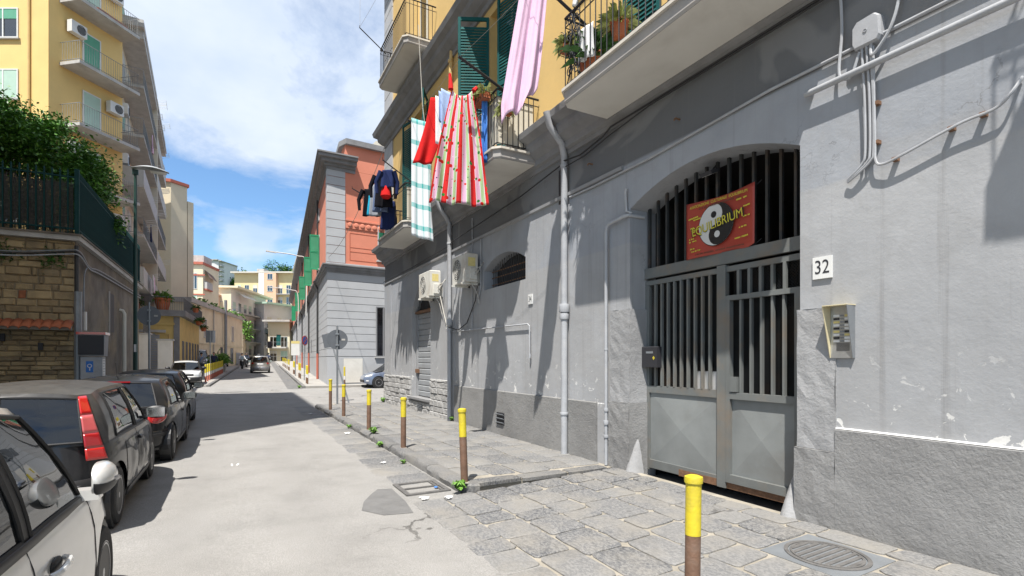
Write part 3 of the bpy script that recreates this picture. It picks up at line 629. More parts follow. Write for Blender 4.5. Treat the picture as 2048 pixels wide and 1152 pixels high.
# wrought scrolls in the corner panel of the near balcony
def spiral(cx, cz, r, turns, s, y, plane='x'):
    p = []
    for k in range(26):
        t = k / 25; a = t * turns * 2 * math.pi; rr = r * (1 - .82 * t)
        p.append((cx + s * rr * math.cos(a), y, cz + rr * math.sin(a)))
    return p
scr = MB()
for xc in (6.02, 3.2):
    for zc_, s in ((5.68, 1), (5.92, -1), (6.18, 1), (6.40, -1)):
        scr.tube(spiral(xc - .06, zc_, .09, 1.6, s, .885), .008, 5); scr.tube(spiral(xc + .09, zc_ + .02, .085, 1.6, -s, .885), .008, 5)
    scr.tube([(xc - .16, .885, 5.5), (xc - .05, .885, 5.8), (xc + .1, .885, 6.05), (xc - .02, .885, 6.4), (xc + .14, .885, 6.5)], .009, 5)
    scr.tube([(xc + .17, .885, 5.5), (xc + .02, .885, 5.85), (xc - .12, .885, 6.1), (xc + .04, .885, 6.5)], .009, 5)
scr.build('scroll_panel', 'iron_black', balA, smooth=True)
# linen screens tied behind the balcony bars
scr = MB(); scr.grid(lambda u, v: (8.47 + 2.7 * u, .83 + .012 * math.sin(u * 40) , 5.55 + .86 * v), 60, 2); scr.build('privacy_screen', 'wood_cream', balB)
scr = MB(); scr.grid(lambda u, v: (8.47, .1 + .73 * u + .0 * v, 5.55 + .86 * v), 6, 2); scr.build('privacy_screen', 'wood_cream', balB)
MB().grid(lambda u, v: (14.16, .12 + .7 * u, 5.55 + .9 * v + .03 * math.sin(u * 5)), 6, 3).build('privacy_screen', 'wood_cream', balC)

# french windows: frame, leaves with panes, louvred shutters
def frenchwin(o, shut=None):
    e = bpy.data.objects.new('french_window', None); COL.objects.link(e); e.location = ((o['x0'] + o['x1']) / 2, -.2, o['zb']); attach(e, house)
    x0, x1, z0, z1 = o['x0'], o['x1'], o['zb'], o['zs']; y = -.22; f = MB()
    for q in ((x0, x0 + .07, z0, z1), (x1 - .07, x1, z0, z1), (x0 + .07, x1 - .07, z1 - .08, z1), ((x0 + x1) / 2 - .05, (x0 + x1) / 2 + .05, z0, z1 - .08), (x0 + .07, x1 - .07, z0, z0 + .25), (x0 + .07, x1 - .07, z0 + 2.6, z0 + 2.68)): f.box(q[0], q[1], y - .05, y, q[2], q[3])
    f.build('frame', 'wood_cream', e)
    for a, c in ((x0 + .07, (x0 + x1) / 2 - .05), ((x0 + x1) / 2 + .05, x1 - .07)): MB().box(a, c, y - .03, y - .022, z0 + .25, z1 - .08).build('pane', 'window_glass', e)
    MB().grid(lambda u, v: (x0 + .1 + (x1 - x0 - .2) * u, y - .16 + .03 * math.sin(u * 38), z0 + .05 + (z1 - z0 - .2) * v), 40, 1).build('curtain', 'curtain', e)
    return e
def shutter(e, hx, hy, ang, w, z0, z1, m='shutter_green', s=1):
    """louvred leaf hinged at (hx, hy); ang is the angle of the leaf from the wall line"""
    d = Vector((math.cos(ang) * s, math.sin(ang), 0)); nrm = Vector((-d.y, d.x, 0)); P = lambda u, n, z: Vector((hx, hy, 0)) + d * u + nrm * n + Vector((0, 0, z))
    lf = bpy.data.objects.new('shutter', None); COL.objects.link(lf); lf.location = (hx, hy, z0); attach(lf, e)
    f = MB()
    for u0, u1, a, c in ((0, .06, z0, z1), (w - .06, w, z0, z1), (.06, w - .06, z1 - .08, z1), (.06, w - .06, z0, z0 + .1), (.06, w - .06, (z0 + z1) / 2 - .05, (z0 + z1) / 2 + .05)):
        f.obox((P((u0 + u1) / 2, 0, (a + c) / 2)), d * (u1 - u0) / 2, nrm * .02, (0, 0, (c - a) / 2))
    f.build('leaf_frame', m, lf)
    n = int((z1 - z0 - .3) / .065); first = None
    for k in range(n):
        z = z0 + .14 + k * .065
        if abs(z - (z0 + z1) / 2) < .08: continue
        if first is None: first = MB().obox(P(w / 2, 0, 0), d * (w / 2 - .055), nrm * .013 + Vector((0, 0, -.035)), nrm * .003 + Vector((0, 0, .002))).build('slat', m, lf); first.location.z = z; base = first; continue
        q = base.copy(); COL.objects.link(q); q.location.z = z
wins = [frenchwin(o) for o in UW]
shutter(wins[0], 10.60, -.01, R(64), .70, 5.5, 9.33); shutter(wins[0], 9.20, -.01, R(14), .66, 5.5, 9.33, s=1)
shutter(wins[1], 5.25, -.005, R(6), .68, 5.5, 9.33, 'shutter_green'); shutter(wins[1], 3.85, -.005, R(174), .68, 5.5, 9.33)
shutter(wins[2], 16.2, -.005, R(12), .68, 5.5, 9.33); shutter(wins[2], 14.8, -.005, R(150), .68, 5.5, 9.33)
# arched store window: iron grille
gr = bpy.data.objects.new('window_grille', None); COL.objects.link(gr); gr.location = (9.9, -.2, 3.2); attach(gr, house)
for k in range(1, 18):
    x = WN['x0'] + (WN['x1'] - WN['x0']) * k / 18; MB().cyl((x, -.2, WN['zb']), (x, -.2, arch(WN, x)), .007, n=5).build('bar', 'gate_dark', gr)
for z in (3.32, 3.48, 3.62): MB().box(WN['x0'], WN['x1'], -.212, -.206, z - .012, z + .012).build('cross_bar', 'rust', gr)
# shop door: painted roller shutter under an arched fanlight
sd = bpy.data.objects.new('shop_shutter', None); COL.objects.link(sd); sd.location = (15.4, -.18, .42); attach(sd, house)
z = .44
while z < 3.05:
    MB().add([(14.62, -.20, z), (16.18, -.20, z), (16.18, -.175, z + .03), (14.62, -.175, z + .03), (16.18, -.17, z + .15), (14.62, -.17, z + .15), (16.18, -.195, z + .172), (14.62, -.195, z + .172)], [(0, 1, 2, 3), (3, 2, 4, 5), (5, 4, 6, 7)]).build('slat', 'roller_grey', sd); z += .175
for x in (14.52, 16.18): MB().box(x, x + .1, -.21, -.12, .42, 3.1).build('guide_rail', 'grey_trim', sd)
MB().box(14.52, 16.28, -.22, -.1, 3.06, 3.14).build('head_bar', 'rust', sd)
for k in range(1, 14):
    x = 14.52 + 1.76 * k / 14; MB().cyl((x, -.16, 3.12), (x, -.16, arch(DR, x)), .008, n=5).build('fanlight_bar', 'gate_dark', sd)
MB().box(16.05, 16.22, -.17, -.08, 1.18, 1.3).build('lock_box', 'rust', sd)
# cellar vents
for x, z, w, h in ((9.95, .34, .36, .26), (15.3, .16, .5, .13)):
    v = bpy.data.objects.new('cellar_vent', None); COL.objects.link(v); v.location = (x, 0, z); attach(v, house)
    MB().box(x - w / 2, x + w / 2, .02, .068 if x > 12 else .034, z - h / 2, z + h / 2).build('vent_dark_plate', 'ink', v)  # black box stands in for the shaded depth of the vent
    for k in range(3): MB().obox((x, .05 if x < 12 else .08, z - h / 2 + h * (k + .5) / 3), (w / 2 - .01, 0, 0), (0, .022, .016), (0, -.003, .004)).build('louvre', 'galv', v)
# drainpipes
def pipe(name, pts, r, m, collars=(), n=12):
    e = bpy.data.objects.new(name, None); COL.objects.link(e); e.location = pts[0]; attach(e, house)
    MB().tube(pts, r, n).build('tube', m, e, smooth=True)
    for (p, rr, h) in collars: MB().lathe([(rr, 0), (rr * 1.06, .02), (rr * 1.06, h - .02), (rr, h)], p, n).build('collar', m, e, smooth=True)
    return e
pipe('drainpipe', [(12.79, .09, -.1), (12.79, .09, 5.15), (12.79, .16, 5.3), (12.79, .36, 5.55), (12.79, .44, 5.75)], .058, 'pipe_grey', [((12.79, .09, 2.36), .072, .09), ((12.79, .09, 2.5), .082, .16), ((12.79, .09, .55), .066, .05), ((12.79, .09, 4.62), .066, .05)])
pipe('drainpipe', [(12.79, .02, 10.0), (12.79, .06, 9.0), (12.79, .06, 7.0), (12.79, .06, 5.9)], .05, 'pipe_yellow', [((12.79, .06, 8.6), .058, .05), ((12.79, .06, 9.4), .06, .07)])
pipe('drainpipe', [(7.43, .09, -.05), (7.43, .09, 5.1), (7.43, .14, 5.3), (7.43, .38, 5.55), (7.43, .45, 5.78)], .058, 'pipe_grey', [((7.43, .09, 2.3), .076, .1), ((7.43, .09, 2.42), .085, .14), ((7.43, .09, .66), .068, .05), ((7.43, .09, 4.9), .068, .05)])
pipe('service_pipe', [(6.32, .07, .0), (6.32, .07, 3.55), (6.30, .07, 3.63), (6.24, .07, 3.67), (5.92, .07, 3.70), (5.86, .03, 3.71), (5.84, -.25, 3.71)], .026, 'pipe_grey', [((6.32, .07, .42), .038, .04), ((6.32, .07, .62), .04, .06), ((6.32, .07, .82), .036, .05), ((6.32, .07, 1.75), .03, .03)])
pipe('service_pipe', [(5.84, -.02, 3.74), (5.9, .03, 3.78), (5.9, .05, 4.05), (5.88, .05, 4.1)], .02, 'pipe_grey')
# conduits and cables on the front
pipe('wall_conduit', [(XN, .075, 4.24), (3.18, .075, 4.25)], .03, 'conduit')
pipe('wall_conduit', [(XN, .03, 4.50), (3.6, .03, 4.50), (5.45, .03, 4.39), (6.7, .03, 4.37), (7.35, .03, 4.38)], .016, 'conduit', [((4.9, .03, 4.41), .022, .02)])
pipe('wall_conduit', [(12.7, .05, 2.33), (8.75, .05, 2.30), (8.68, .05, 2.26), (8.67, .05, 1.72)], .014, 'conduit', [((8.67, .05, 1.64), .022, .08)])
pipe('wall_conduit', [(11.45, .03, 5.0), (11.45, .03, 2.36)], .012, 'conduit'); pipe('wall_conduit', [(10.95, .03, 4.4), (10.95, .03, 3.3), (11.1, .04, 3.0)], .014, 'conduit')
pipe('front_cable', [(7.4, .12, 5.0), (7.0, .06, 4.98), (6.4, .06, 5.06), (6.2, .08, 5.12), (5.6, .05, 5.14), (2.5, .05, 5.14), (XN, .05, 5.14)], .014, 'cable_black', n=6)
pipe('front_cable', [(7.4, .1, 4.9), (6.9, .05, 4.93), (6.3, .05, 5.02), (5.4, .06, 5.1), (XN, .06, 5.10)], .01, 'cable_black', n=6)
pipe('front_cable', [(XE, .06, 4.53), (16, .06, 4.54), (12.8, .08, 4.6), (12.6, .1, 4.65), (9, .06, 4.85), (7.4, .1, 4.98)], .012, 'cable_black', n=6)
pipe('front_cable', [(12.72, .14, 2.45), (12.2, .08, 2.35), (11.7, .06, 2.5), (11.2, .06, 3.0), (11.0, .1, 3.3)], .014, 'cable_black', n=6)
pipe('front_cable', [(13.4, .12, 3.35), (13.2, .1, 2.9), (12.95, .1, 2.5), (12.85, .15, 2.4)], .014, 'cable_white', n=6)
pipe('front_cable', [(12.74, .16, 5.1), (12.9, .2, 5.6), (12.86, .55, 6.3), (13.0, .75, 8.2), (13.2, .8, 10.4)], .01, 'cable_white', n=6)
# junction box with looping cables, on the near part of the front
jb = tag(bpy.data.objects.new('junction_box', None), 'grey domed junction box with looping cables high on the near wall', 'junction box'); COL.objects.link(jb); jb.location = (2.61, 0, 4.5)
b = MB(); ring = [(-.10, -.13), (.10, -.13), (.12, -.09), (.12, .07), (.08, .12), (-.07, .13), (-.11, .09), (-.12, -.09)]
vs = [(2.61 + x * k, y, 4.57 + z * k) for y, k in ((.0, 1), (.07, 1), (.10, .9)) for x, z in ring]
b.add(vs, [(j * 8 + i, j * 8 + (i + 1) % 8, (j + 1) * 8 + (i + 1) % 8, (j + 1) * 8 + i) for j in (0, 1) for i in range(8)] + [tuple(16 + i for i in range(8))]).build('box', 'conduit', jb)
MB().lathe([(.018, 0), (.018, .008), (.012, .009), (.012, .004)], (2.61, .098, 4.57), 14, 'y').build('cap', 'conduit', jb, smooth=True)
def loop(pts, r=.014, m='conduit', name='cable'): return MB().tube(catmull(pts), r, 7).build(name, m, jb, smooth=True)
def catmull(p, k=6):
    p = [Vector(q) for q in p]; out = []
    for i in range(len(p) - 1):
        a, b_, c, d = p[max(i - 1, 0)], p[i], p[i + 1], p[min(i + 2, len(p) - 1)]
        for j in range(k):
            t = j / k; out.append(.5 * ((2 * b_) + (c - a) * t + (2 * a - 5 * b_ + 4 * c - d) * t * t + (3 * b_ - a - 3 * c + d) * t ** 3))
    return out + [p[-1]]
loop([(2.86, .04, 5.1), (2.84, .05, 4.7), (2.86, .06, 4.35), (2.82, .07, 4.24), (2.74, .07, 4.24), (2.68, .06, 4.42)])
loop([(2.34, .05, 5.1), (2.36, .06, 4.72), (2.42, .07, 4.5), (2.52, .08, 4.36), (2.57, .08, 4.34), (2.58, .06, 4.45)])
for k, dx in enumerate((-.03, .0, .04)): loop([(2.62 + dx, .06, 4.44), (2.60 + dx, .05, 4.0 - .02 * k), (2.595 + dx, .05, 3.5), (2.62 + dx, .05, 3.40), (2.72 + dx * .3, .05, 3.31 + .01 * k), (2.80, .03, 3.27 + .01 * k)], .011)
loop([(2.57, .05, 4.42), (2.555, .05, 3.6), (2.55, .05, 3.40), (2.5, .05, 3.34), (2.35, .06, 3.36), (1.95, .06, 3.47), (1.72, .06, 3.50), (1.62, .07, 3.58), (1.58, .02, 3.68)], .012)
for x, z in ((2.545, 3.9), (2.545, 3.55), (2.4, 3.35), (2.0, 3.46), (1.8, 3.49)): MB().box(x - .02, x + .02, .0, .055, z - .012, z + .02).build('clip', 'rust', jb)
# hooks and a small grilled vent
for x, z in ((4.9, 4.72), (6.75, 4.75)): MB().tube([(x, -.02, z), (x, .08, z), (x, .1, z - .03)], .012, 6).build('wall_hook', 'rust', house)
MB().box(7.56, 7.72, -.02, .012, 4.35, 4.95).build('slot_vent', 'ink', house)
# number tiles
def tile(x, z, w, h, s, size, lab):
    t = thing('number_tile', lab, 'house number', (x, 0, z)); b = MB().box(x - w / 2, x + w / 2, -.01, .022, z - h / 2, z + h / 2).build('tile', 'white_tile', t)
    text('numeral', s, size, 'ink', t, wallmtx(x, .0235, z, 0, .8)); return t
tile(3.045, 2.515, .185, .215, '32', .19, 'square white tile reading 32 beside the gate'); tile(8.71, 2.78, .15, .19, '34', .15, 'small white tile reading 34 on the lit wall between the drainpipes')
# ---------------------------------------------------------------- gate in the archway
GY = -.32
gate = thing('iron_gate', 'grey barred iron gate with wicket door filling the arched gateway', 'gate', (4.57, GY, 0))
def gbox(name, x0, x1, z0, z1, m='gate_paint', y0=GY - .025, y1=GY + .025, par=gate): return MB().box(x0, x1, y0, y1, z0, z1).build(name, m, par)
gbox('frame_rail', 3.20, 5.9, 2.80, 2.95, y1=GY + .04); gbox('frame_rail', 4.56, 5.9, 2.70, 2.765); gbox('frame_rail', 3.2, 4.42, 2.70, 2.765)
gbox('post', 4.42, 4.55, .02, 2.79, y1=GY + .045); gbox('post', 5.78, 5.86, .0, 2.695); gbox('post', 3.28, 3.44, .0, 2.695)
# left leaf
gbox('leaf_rail', 4.56, 5.775, 1.13, 1.23); gbox('leaf_rail', 4.56, 5.775, .03, .15, 'gate_paint')
gbox('rust_strip', 4.57, 5.2, .02, .11, 'rust', GY + .026, GY + .03)
def pyramid(par, x0, x1, z0, z1):
    cx, cz = (x0 + x1) / 2, (z0 + z1) / 2
    MB().add([(x0, GY, z0), (x1, GY, z0), (x1, GY, z1), (x0, GY, z1), (cx, GY + .03, cz)], [(0, 1, 4), (1, 2, 4), (2, 3, 4), (3, 0, 4)]).build('panel', 'gate_panel', par)
pyramid(gate, 4.56, 5.775, .15, 1.13)
for k in range(1, 10):
    x = 4.56 + 1.215 * k / 10; MB().bev(x - .014, x + .014, GY - .012, GY + .03, 1.231, 2.699, .004).build('bar', 'gate_paint', gate)
# wicket
wk = bpy.data.objects.new('wicket_door', None); COL.objects.link(wk); wk.location = (3.9, GY, 0); attach(wk, gate)
for a, c, z0, z1 in ((4.355, 4.415, .1, 2.40), (3.445, 3.52, .1, 2.40), (3.52, 4.355, 2.34, 2.40), (3.52, 4.355, 1.13, 1.21), (3.52, 4.355, .10, .2)): gbox('door_rail', a, c, z0, z1, 'gate_paint', GY - .02, GY + .05, wk)
pyramid(wk, 3.52, 4.355, .2, 1.13); gbox('threshold', 3.44, 4.42, .02, .095, 'rust'); gbox('lock', 4.25, 4.35, 1.22, 1.40, 'gate_paint', GY - .03, GY + .06, wk)
for k in range(1, 6):
    x = 3.52 + .835 * k / 6; MB().bev(x - .014, x + .014, GY - .01, GY + .032, 1.211, 2.339, .004).build('bar', 'gate_paint', wk)
for k in range(1, 6):
    x = 3.50 + .9 * k / 6; MB().bev(x - .018, x + .018, GY - .012, GY + .03, 2.401, 2.699, .004).build('bar', 'gate_paint', gate)
# fan of bars above the rail
for k in range(15):
    x = 3.36 + 2.44 * k / 14; MB().bev(x - .016, x + .016, GY - .03, GY + .01, 2.951, arch(G, x) + .02, .004).build('top_bar', 'gate_dark', gate)
# expanded-metal mesh behind the bars
def mesh_sheet(x0, x1, z0, z1):
    b = MB(); s = .034; t = .0022; y = GY - .034; w, h = x1 - x0, z1 - z0
    for sg in (1, -1):
        k = -int(h / s) - 1
        while k * s < w + h:
            a = k * s
            if sg == 1: p = [(max(0, a), max(0, -a)), (min(w, a + h), min(h, w - a))]
            else: p = [(max(0, a - h), min(h, a)), (min(w, a), max(0, a - w))]
            (xa, za), (xb, zb) = p
            if xb > xa + .005: b.add([(x0 + xa, y, z0 + za - t), (x0 + xb, y, z0 + zb - t), (x0 + xb, y, z0 + zb + t), (x0 + xa, y, z0 + za + t)], [(0, 1, 2, 3)])
            k += 1
    stuff(b.build('wire_mesh', 'gate_dark', gate))
mesh_sheet(4.56, 5.775, 1.23, 2.70); mesh_sheet(3.52, 4.36, 1.21, 2.70)
MB().add([(4.60, GY - .04, 1.22), (4.94, GY - .04, 1.22), (4.94, GY - .04, 1.46), (4.60, GY - .04, 1.46)], [(0, 1, 2, 3)]).build('paper_notice', 'paper', gate)
lb = thing('letter_box', 'flat black metal letter box hung on the left gate bars', 'letter box', (5.7, GY, 1.5)); MB().bev(5.52, 5.86, GY + .03, GY + .12, 1.50, 1.80, .01).build('case', 'ink', lb)
MB().box(5.60, 5.74, GY + .12, GY + .123, 1.70, 1.73).build('slot', 'galv', lb); MB().add([(5.585, GY + .1225, 1.665), (5.56, GY + .1225, 1.635), (5.585, GY + .1225, 1.605), (5.61, GY + .1225, 1.635)], [(0, 1, 2, 3)]).build('sticker', 'bollard_yellow', lb)
# half-round guard stones at the foot of the gateway
for x, lab in ((5.80, 'pale conical guard stone at the left foot of the gateway'), (3.38, 'pale conical guard stone at the right foot of the gateway')):
    b = MB(); b.grid(lambda u, v: (x + (.12 * (1 - v) ** .8 + .012) * math.cos(math.pi * u) * 1.0, -.10 + (.22 * (1 - v) ** .9 + .012) * math.sin(math.pi * u) + rnd.uniform(-.004, .004), -.05 + .50 * v), 10, 8)
    tag(b.build('guard_stone', 'pier_render', smooth=True), lab, 'guard stone')
# banner
bn = thing('banner', 'red vinyl banner with black and white yin yang tied across the gate bars', 'banner', (4.52, GY + .06, 2.95))
mat('banner_red', (.40, .055, .035), .5, .08, 2, .06, 14); mat('print_yellow', (.62, .55, .05), .6, 0); mat('print_white', (.62, .62, .60), .6, .03); mat('print_black', (.012, .012, .014), .5, 0); mat('print_dark', (.16, .05, .03), .6, 0)
BX0, BX1, BZ0, BZ1 = 5.04, 4.00, 2.945, 3.69
def bpt(u, v, off=0): return Vector((BX0 + (BX1 - BX0) * u, GY + .05 + .02 * math.sin(u * 7) * (1 - v * .5) + off, BZ0 + (BZ1 - BZ0) * v - .035 * math.sin(math.pi * u) * v + (.03 * max(0, u - .92) / .08 if v < .05 else 0)))
MB().grid(lambda u, v: bpt(u, v), 24, 10).build('sheet', 'banner_red', bn, smooth='all', solid=.002)
CX, CZ, CR = 4.545, 3.315, .262
def disc(name, pts, m, off):
    MB().add([(CX - a, GY + .072 + off, CZ + c) for a, c in pts], [tuple(range(len(pts)))]).build(name, m, bn)
def ring(cx, cy, r, a0=0, a1=360, n=40): return [(cx + r * math.cos(R(a0 + (a1 - a0) * k / n)), cy + r * math.sin(R(a0 + (a1 - a0) * k / n))) for k in range(n + 1)]
disc('disc_border', ring(0, 0, CR * 1.03), 'print_black', .000); disc('disc_light', ring(0, 0, CR), 'print_white', .002)
T_ = R(12)
yy_ = ring(0, 0, CR, 78, -102, 40) + ring(0, -CR / 2, CR / 2, -90, -270, 24)[::1] + ring(0, CR / 2, CR / 2, -90, 90, 24)
yy_ = ring(0, 0, CR, 90, -90, 40) + ring(0, -CR / 2, CR / 2, 270, 90, 24) + ring(0, CR / 2, CR / 2, -90, 90, 24)
rot = lambda p: (p[0] * math.cos(T_) - p[1] * math.sin(T_), p[0] * math.sin(T_) + p[1] * math.cos(T_))
disc('disc_dark', [rot(p) for p in yy_], 'print_black', .004)
disc('dot', [rot(p) for p in ring(0, CR / 2, .042)], 'print_black', .0045); disc('dot', [rot(p) for p in ring(0, -CR / 2, .042)], 'print_white', .007)
text('lettering', 'EQUILIBRIUM', .165, 'print_black', bn, wallmtx(4.525, GY + .0805, 3.318, R(7), .84), ext=.0006); text('lettering', 'EQUILIBRIUM', .158, 'print_yellow', bn, wallmtx(4.53, GY + .083, 3.321, R(7), .84), ext=.0006)
text('lettering', 'ASSOCIAZIONE  CULTURALE  EQUILIBRIUM', .052, 'print_yellow', bn, wallmtx(4.52, GY + .076, 3.612, 0, .86))
# small print too blurred to read: rows of uneven strokes
def smallprint(xc, z, w, h, m, slope=.06):
    b = MB(); x = xc + w / 2
    while x > xc - w / 2:
        l = h * rnd.uniform(.35, .7)
        if rnd.random() > .12: zz = z + (xc - x) * slope; b.box(x - l * .8, x, GY + .0755, GY + .0765, zz - h / 2 * rnd.uniform(.6, 1), zz + h / 2 * rnd.uniform(.6, 1))
        x -= l
    stuff(b.build('small_print', m, bn))
for x, z, w in ((4.90, 3.47, .16), (4.84, 3.445, .12), (4.93, 3.34, .08), (4.87, 3.31, .13), (4.93, 3.2, .08), (4.91, 3.165, .12), (4.92, 3.07, .07), (4.86, 3.035, .15), (4.17, 3.54, .14), (4.10, 3.44, .08), (4.10, 3.32, .09), (4.15, 3.2, .1), (4.17, 3.08, .18)): smallprint(x, z, w, .022, 'print_yellow')
smallprint(4.5, 3.567, .62, .024, 'print_dark', 0); smallprint(4.5, 2.985, .74, .022, 'print_dark', 0)
for u, v in ((.01, .97), (.99, .97), (.01, .03), (.99, .05)):
    p = bpt(u, v); MB().tube([p, p + Vector((0, -.05, .0)), p + Vector((-.06 if u > .5 else .06, -.06, .04))], .004, 5).build('tie', 'ink', bn)
# floodlight over the gate
fl = thing('floodlight', 'small black floodlight under the arch above the banner', 'floodlight', (4.62, -.22, 3.98)); MB().obox((4.6, -.20, 3.97), (.09, 0, 0), (0, .07, -.03), (0, .012, .022)).build('housing', 'ink', fl)
MB().obox((4.6, -.205, 3.945), (.072, 0, 0), (0, .055, -.024), (0, .001, .002)).build('lens', 'plastic_white', fl); MB().tube([(4.6, -.24, 4.0), (4.6, -.3, 4.06), (4.6, -.34, 4.1)], .012, 6).build('bracket', 'ink', fl)
# intercom in a flared steel hood
ic = thing('intercom', 'steel intercom with name buttons in a flared cream hood', 'intercom', (2.84, 0, 1.6))
x0, x1, z0, z1 = 2.755, 2.955, 1.63, 2.12
MB().box(x0, x1, .0, .03, z0, z1).build('face_plate', 'steel', ic)
MB().add([(x1 + .004, 0, z0), (x1 + .004, .035, z0), (x1 + .012, .15, z1), (x1 + .004, 0, z1)], [(0, 1, 2, 3)]).build('hood_side', 'brass_cream', ic, solid=.006)
MB().add([(x0 - .004, 0, z0), (x0 - .004, .035, z0), (x0 - .012, .15, z1), (x0 - .004, 0, z1)], [(0, 1, 2, 3)]).build('hood_side', 'galv', ic, solid=.006); MB().box(x0 - .012, x1 + .012, .0, .152, z1, z1 + .008).build('hood_top', 'brass_cream', ic)
for k in range(9):
    z = z1 - .09 - k * .03
    for x, w in ((2.90, .055), (2.80, .05)): MB().box(x - w / 2, x + w / 2, .03, .034, z - .010, z + .010).build('name_label', ('paper', 'label_yellow', 'ink')[(k * 2 + (x < 2.85)) % 3 if k not in (3, 8) else 0], ic)
    for x in (2.856, 2.838): MB().lathe([(.007, 0), (.007, .008), (.004, .009)], (x, .03, z), 8, 'y').build('button', 'galv', ic)
for k in range(7): MB().box(2.78, 2.90, .03, .033, 1.70 + k * .011, 1.705 + k * .011).build('speaker_slot', 'ink', ic)
# ---------------------------------------------------------------- air conditioners
def aircon(x0, x1, z0, z1, lab, y0=.1, y1=.40):
    a = thing('air_conditioner', lab, 'air conditioner', ((x0 + x1) / 2, 0, z0), group='outdoor air conditioner units on the grey wall')
    b = MB().bev(x0, x1, y0, y1, z0, z1, .018); b.build('case', 'ac_white', a)
    c = Vector(((x0 + x1) / 2 + .12, y1 + .004, (z0 + z1) / 2)); g = MB()
    for r in (.05, .1, .15, .2, .245): g.tube([c + Vector((r * math.cos(t * math.pi / 12), 0, r * math.sin(t * math.pi / 12))) for t in range(25)], .004, 4)
    for t in range(8): g.cyl(c, c + Vector((.245 * math.cos(t * math.pi / 4), 0, .245 * math.sin(t * math.pi / 4))), .004, n=4)
    MB().lathe([(.25, 0), (.25, .002)], (c.x, y1, c.z), 24, 'y').build('fan_opening', 'ac_dark', a); g.build('fan_grille', 'ac_white', a)
    MB().box(x0 - .003, x0, y0 + .06, y1 - .06, z1 - .30, z1 - .1).build('rating_label', 'label_yellow', a); MB().bev(x0 - .05, x0, y0 + .04, y0 + .2, z0 + .06, z0 + .32, .01).build('valve_cover', 'ac_white', a)
    for x in (x0 + .12, x1 - .12): MB().box(x - .02, x + .02, .0, y1 + .06, z0 - .05, z0 - .005).box(x - .02, x + .02, .0, .04, z0 - .05, z0 + .25).build('bracket', 'ac_white', a)
    for k in range(2): MB().tube(catmull([(x0 - .03, .2, z0 + .15 + .05 * k), (x0 - .12, .16, z0 + .2 + .1 * k), (x0 - .14, .08, z0 + .35), (x0 - .1, .0, z0 + .45)]), .011, 6).build('refrigerant_hose', 'cable_white', a, smooth=True)
    MB().tube(catmull([(x0 + .1, .25, z0), (x0 + .05, .12, z0 - .2), (x0 + .0, .06, z0 - .5)]), .01, 6).build('drain_hose', 'cable_white', a)
aircon(13.42, 14.36, 3.34, 4.03, 'weathered white air conditioner on brackets beside the shop shutter arch'); aircon(10.98, 11.80, 3.40, 4.06, 'rust-stained white air conditioner on brackets left of the arched grille window')
# ---------------------------------------------------------------- bollards
def bollard_mesh(h, lean, n=16):
    r = .048
    lo = MB().lathe([(r, 0), (r, h * .62)], (0, 0, 0), n); up = MB().lathe([(r + .001, h * .62), (r + .001, h - .02)], (0, 0, 0), n); cp = MB().lathe([(r + .009, h - .045), (r + .010, h - .02), (r + .008, h - .006), (r * .6, h + .004), (.0, h + .006)], (0, 0, 0), n)
    return lo, up, cp
names = ['yellow and brown steel bollard nearest, before the gateway', 'yellow and brown bollard at the rounded kerb corner', 'yellow and brown bollard third along the kerb from the gateway', 'yellow and brown bollard fourth along the kerb, level with the shop shutter', 'yellow and brown bollard beside the road sign pole at the corner', 'yellow and brown bollard last before the side street crossing']
for k, ((x, y, z, h), lab) in enumerate(zip(((2.35, 2.55, -.1, .98), (6.3, 2.42, 0, .97), (9.27, 2.36, 0, .92), (12.0, 2.36, 0, .92), (15.15, 2.34, 0, .90), (17.28, 2.36, 0, .98)), names)):
    e = thing('bollard', lab, 'bollard', (x, y, z), group='yellow and brown bollards along the right kerb')
    lo, up, cp = bollard_mesh(h, 0); a = rnd.uniform(0, 6); e.rotation_euler = (R(rnd.uniform(-1.8, 1.8)), R(rnd.uniform(-1.6, 1.6)), a)
    lo.build('post', 'bollard_brown', e, True, local=True); up.build('painted_band', 'bollard_yellow', e, True, local=True); cp.build('cap', 'bollard_yellow', e, 50, local=True)
    MB().lathe([(.075, -.01), (.06, .008), (.05, .012)], (0, 0, 0), 12).build('footing', 'mortar', e, local=True)
# ---------------------------------------------------------------- poles, lines and washing
def pole(p0, p1, lab, r=.02):
    t = thing('clothes_pole', lab, 'clothes pole', p0); MB().tube([p0, p1], r, 6).build('rod', 'iron_black', t)
    d = (Vector(p1) - Vector(p0)).normalized(); MB().cyl(Vector(p1) - d * .02, Vector(p1) + Vector((0, 0, .06)), .008, n=5).build('peg', 'iron_black', t); return t
pole((8.42, .5, 6.42), (8.40, 1.64, 6.88), 'black clothes pole leaning out from the near end of the linen-screened balcony', .026); pole((11.3, .5, 6.5), (11.3, 1.66, 6.94), 'black clothes pole leaning out beyond the striped dress', .026)
pole((6.25, .5, 6.55), (6.3, 1.35, 7.0), 'black clothes pole at the far end of the flower balcony', .024)
pole((16.9, .6, 6.5), (16.98, 1.75, 7.05), 'thin dark clothes pole at the far end of the low corner balcony', .016); pole((14.1, .6, 6.5), (14.15, 1.5, 7.05), 'thin brown clothes pole at the near end of the low corner balcony', .016); pole((16.85, .7, 11.55), (16.6, 1.6, 12.0), 'thin dark pole at the top corner balcony', .016)
def line(p0, p1, lab, sag=.05, r=.0035):
    p0, p1 = Vector(p0), Vector(p1); return tag(MB().tube([p0.lerp(p1, k / 12) - Vector((0, 0, sag * 4 * (k / 12) * (1 - k / 12))) for k in range(13)], r, 4).build('washing_line', 'cable_white'), lab, 'washing line')
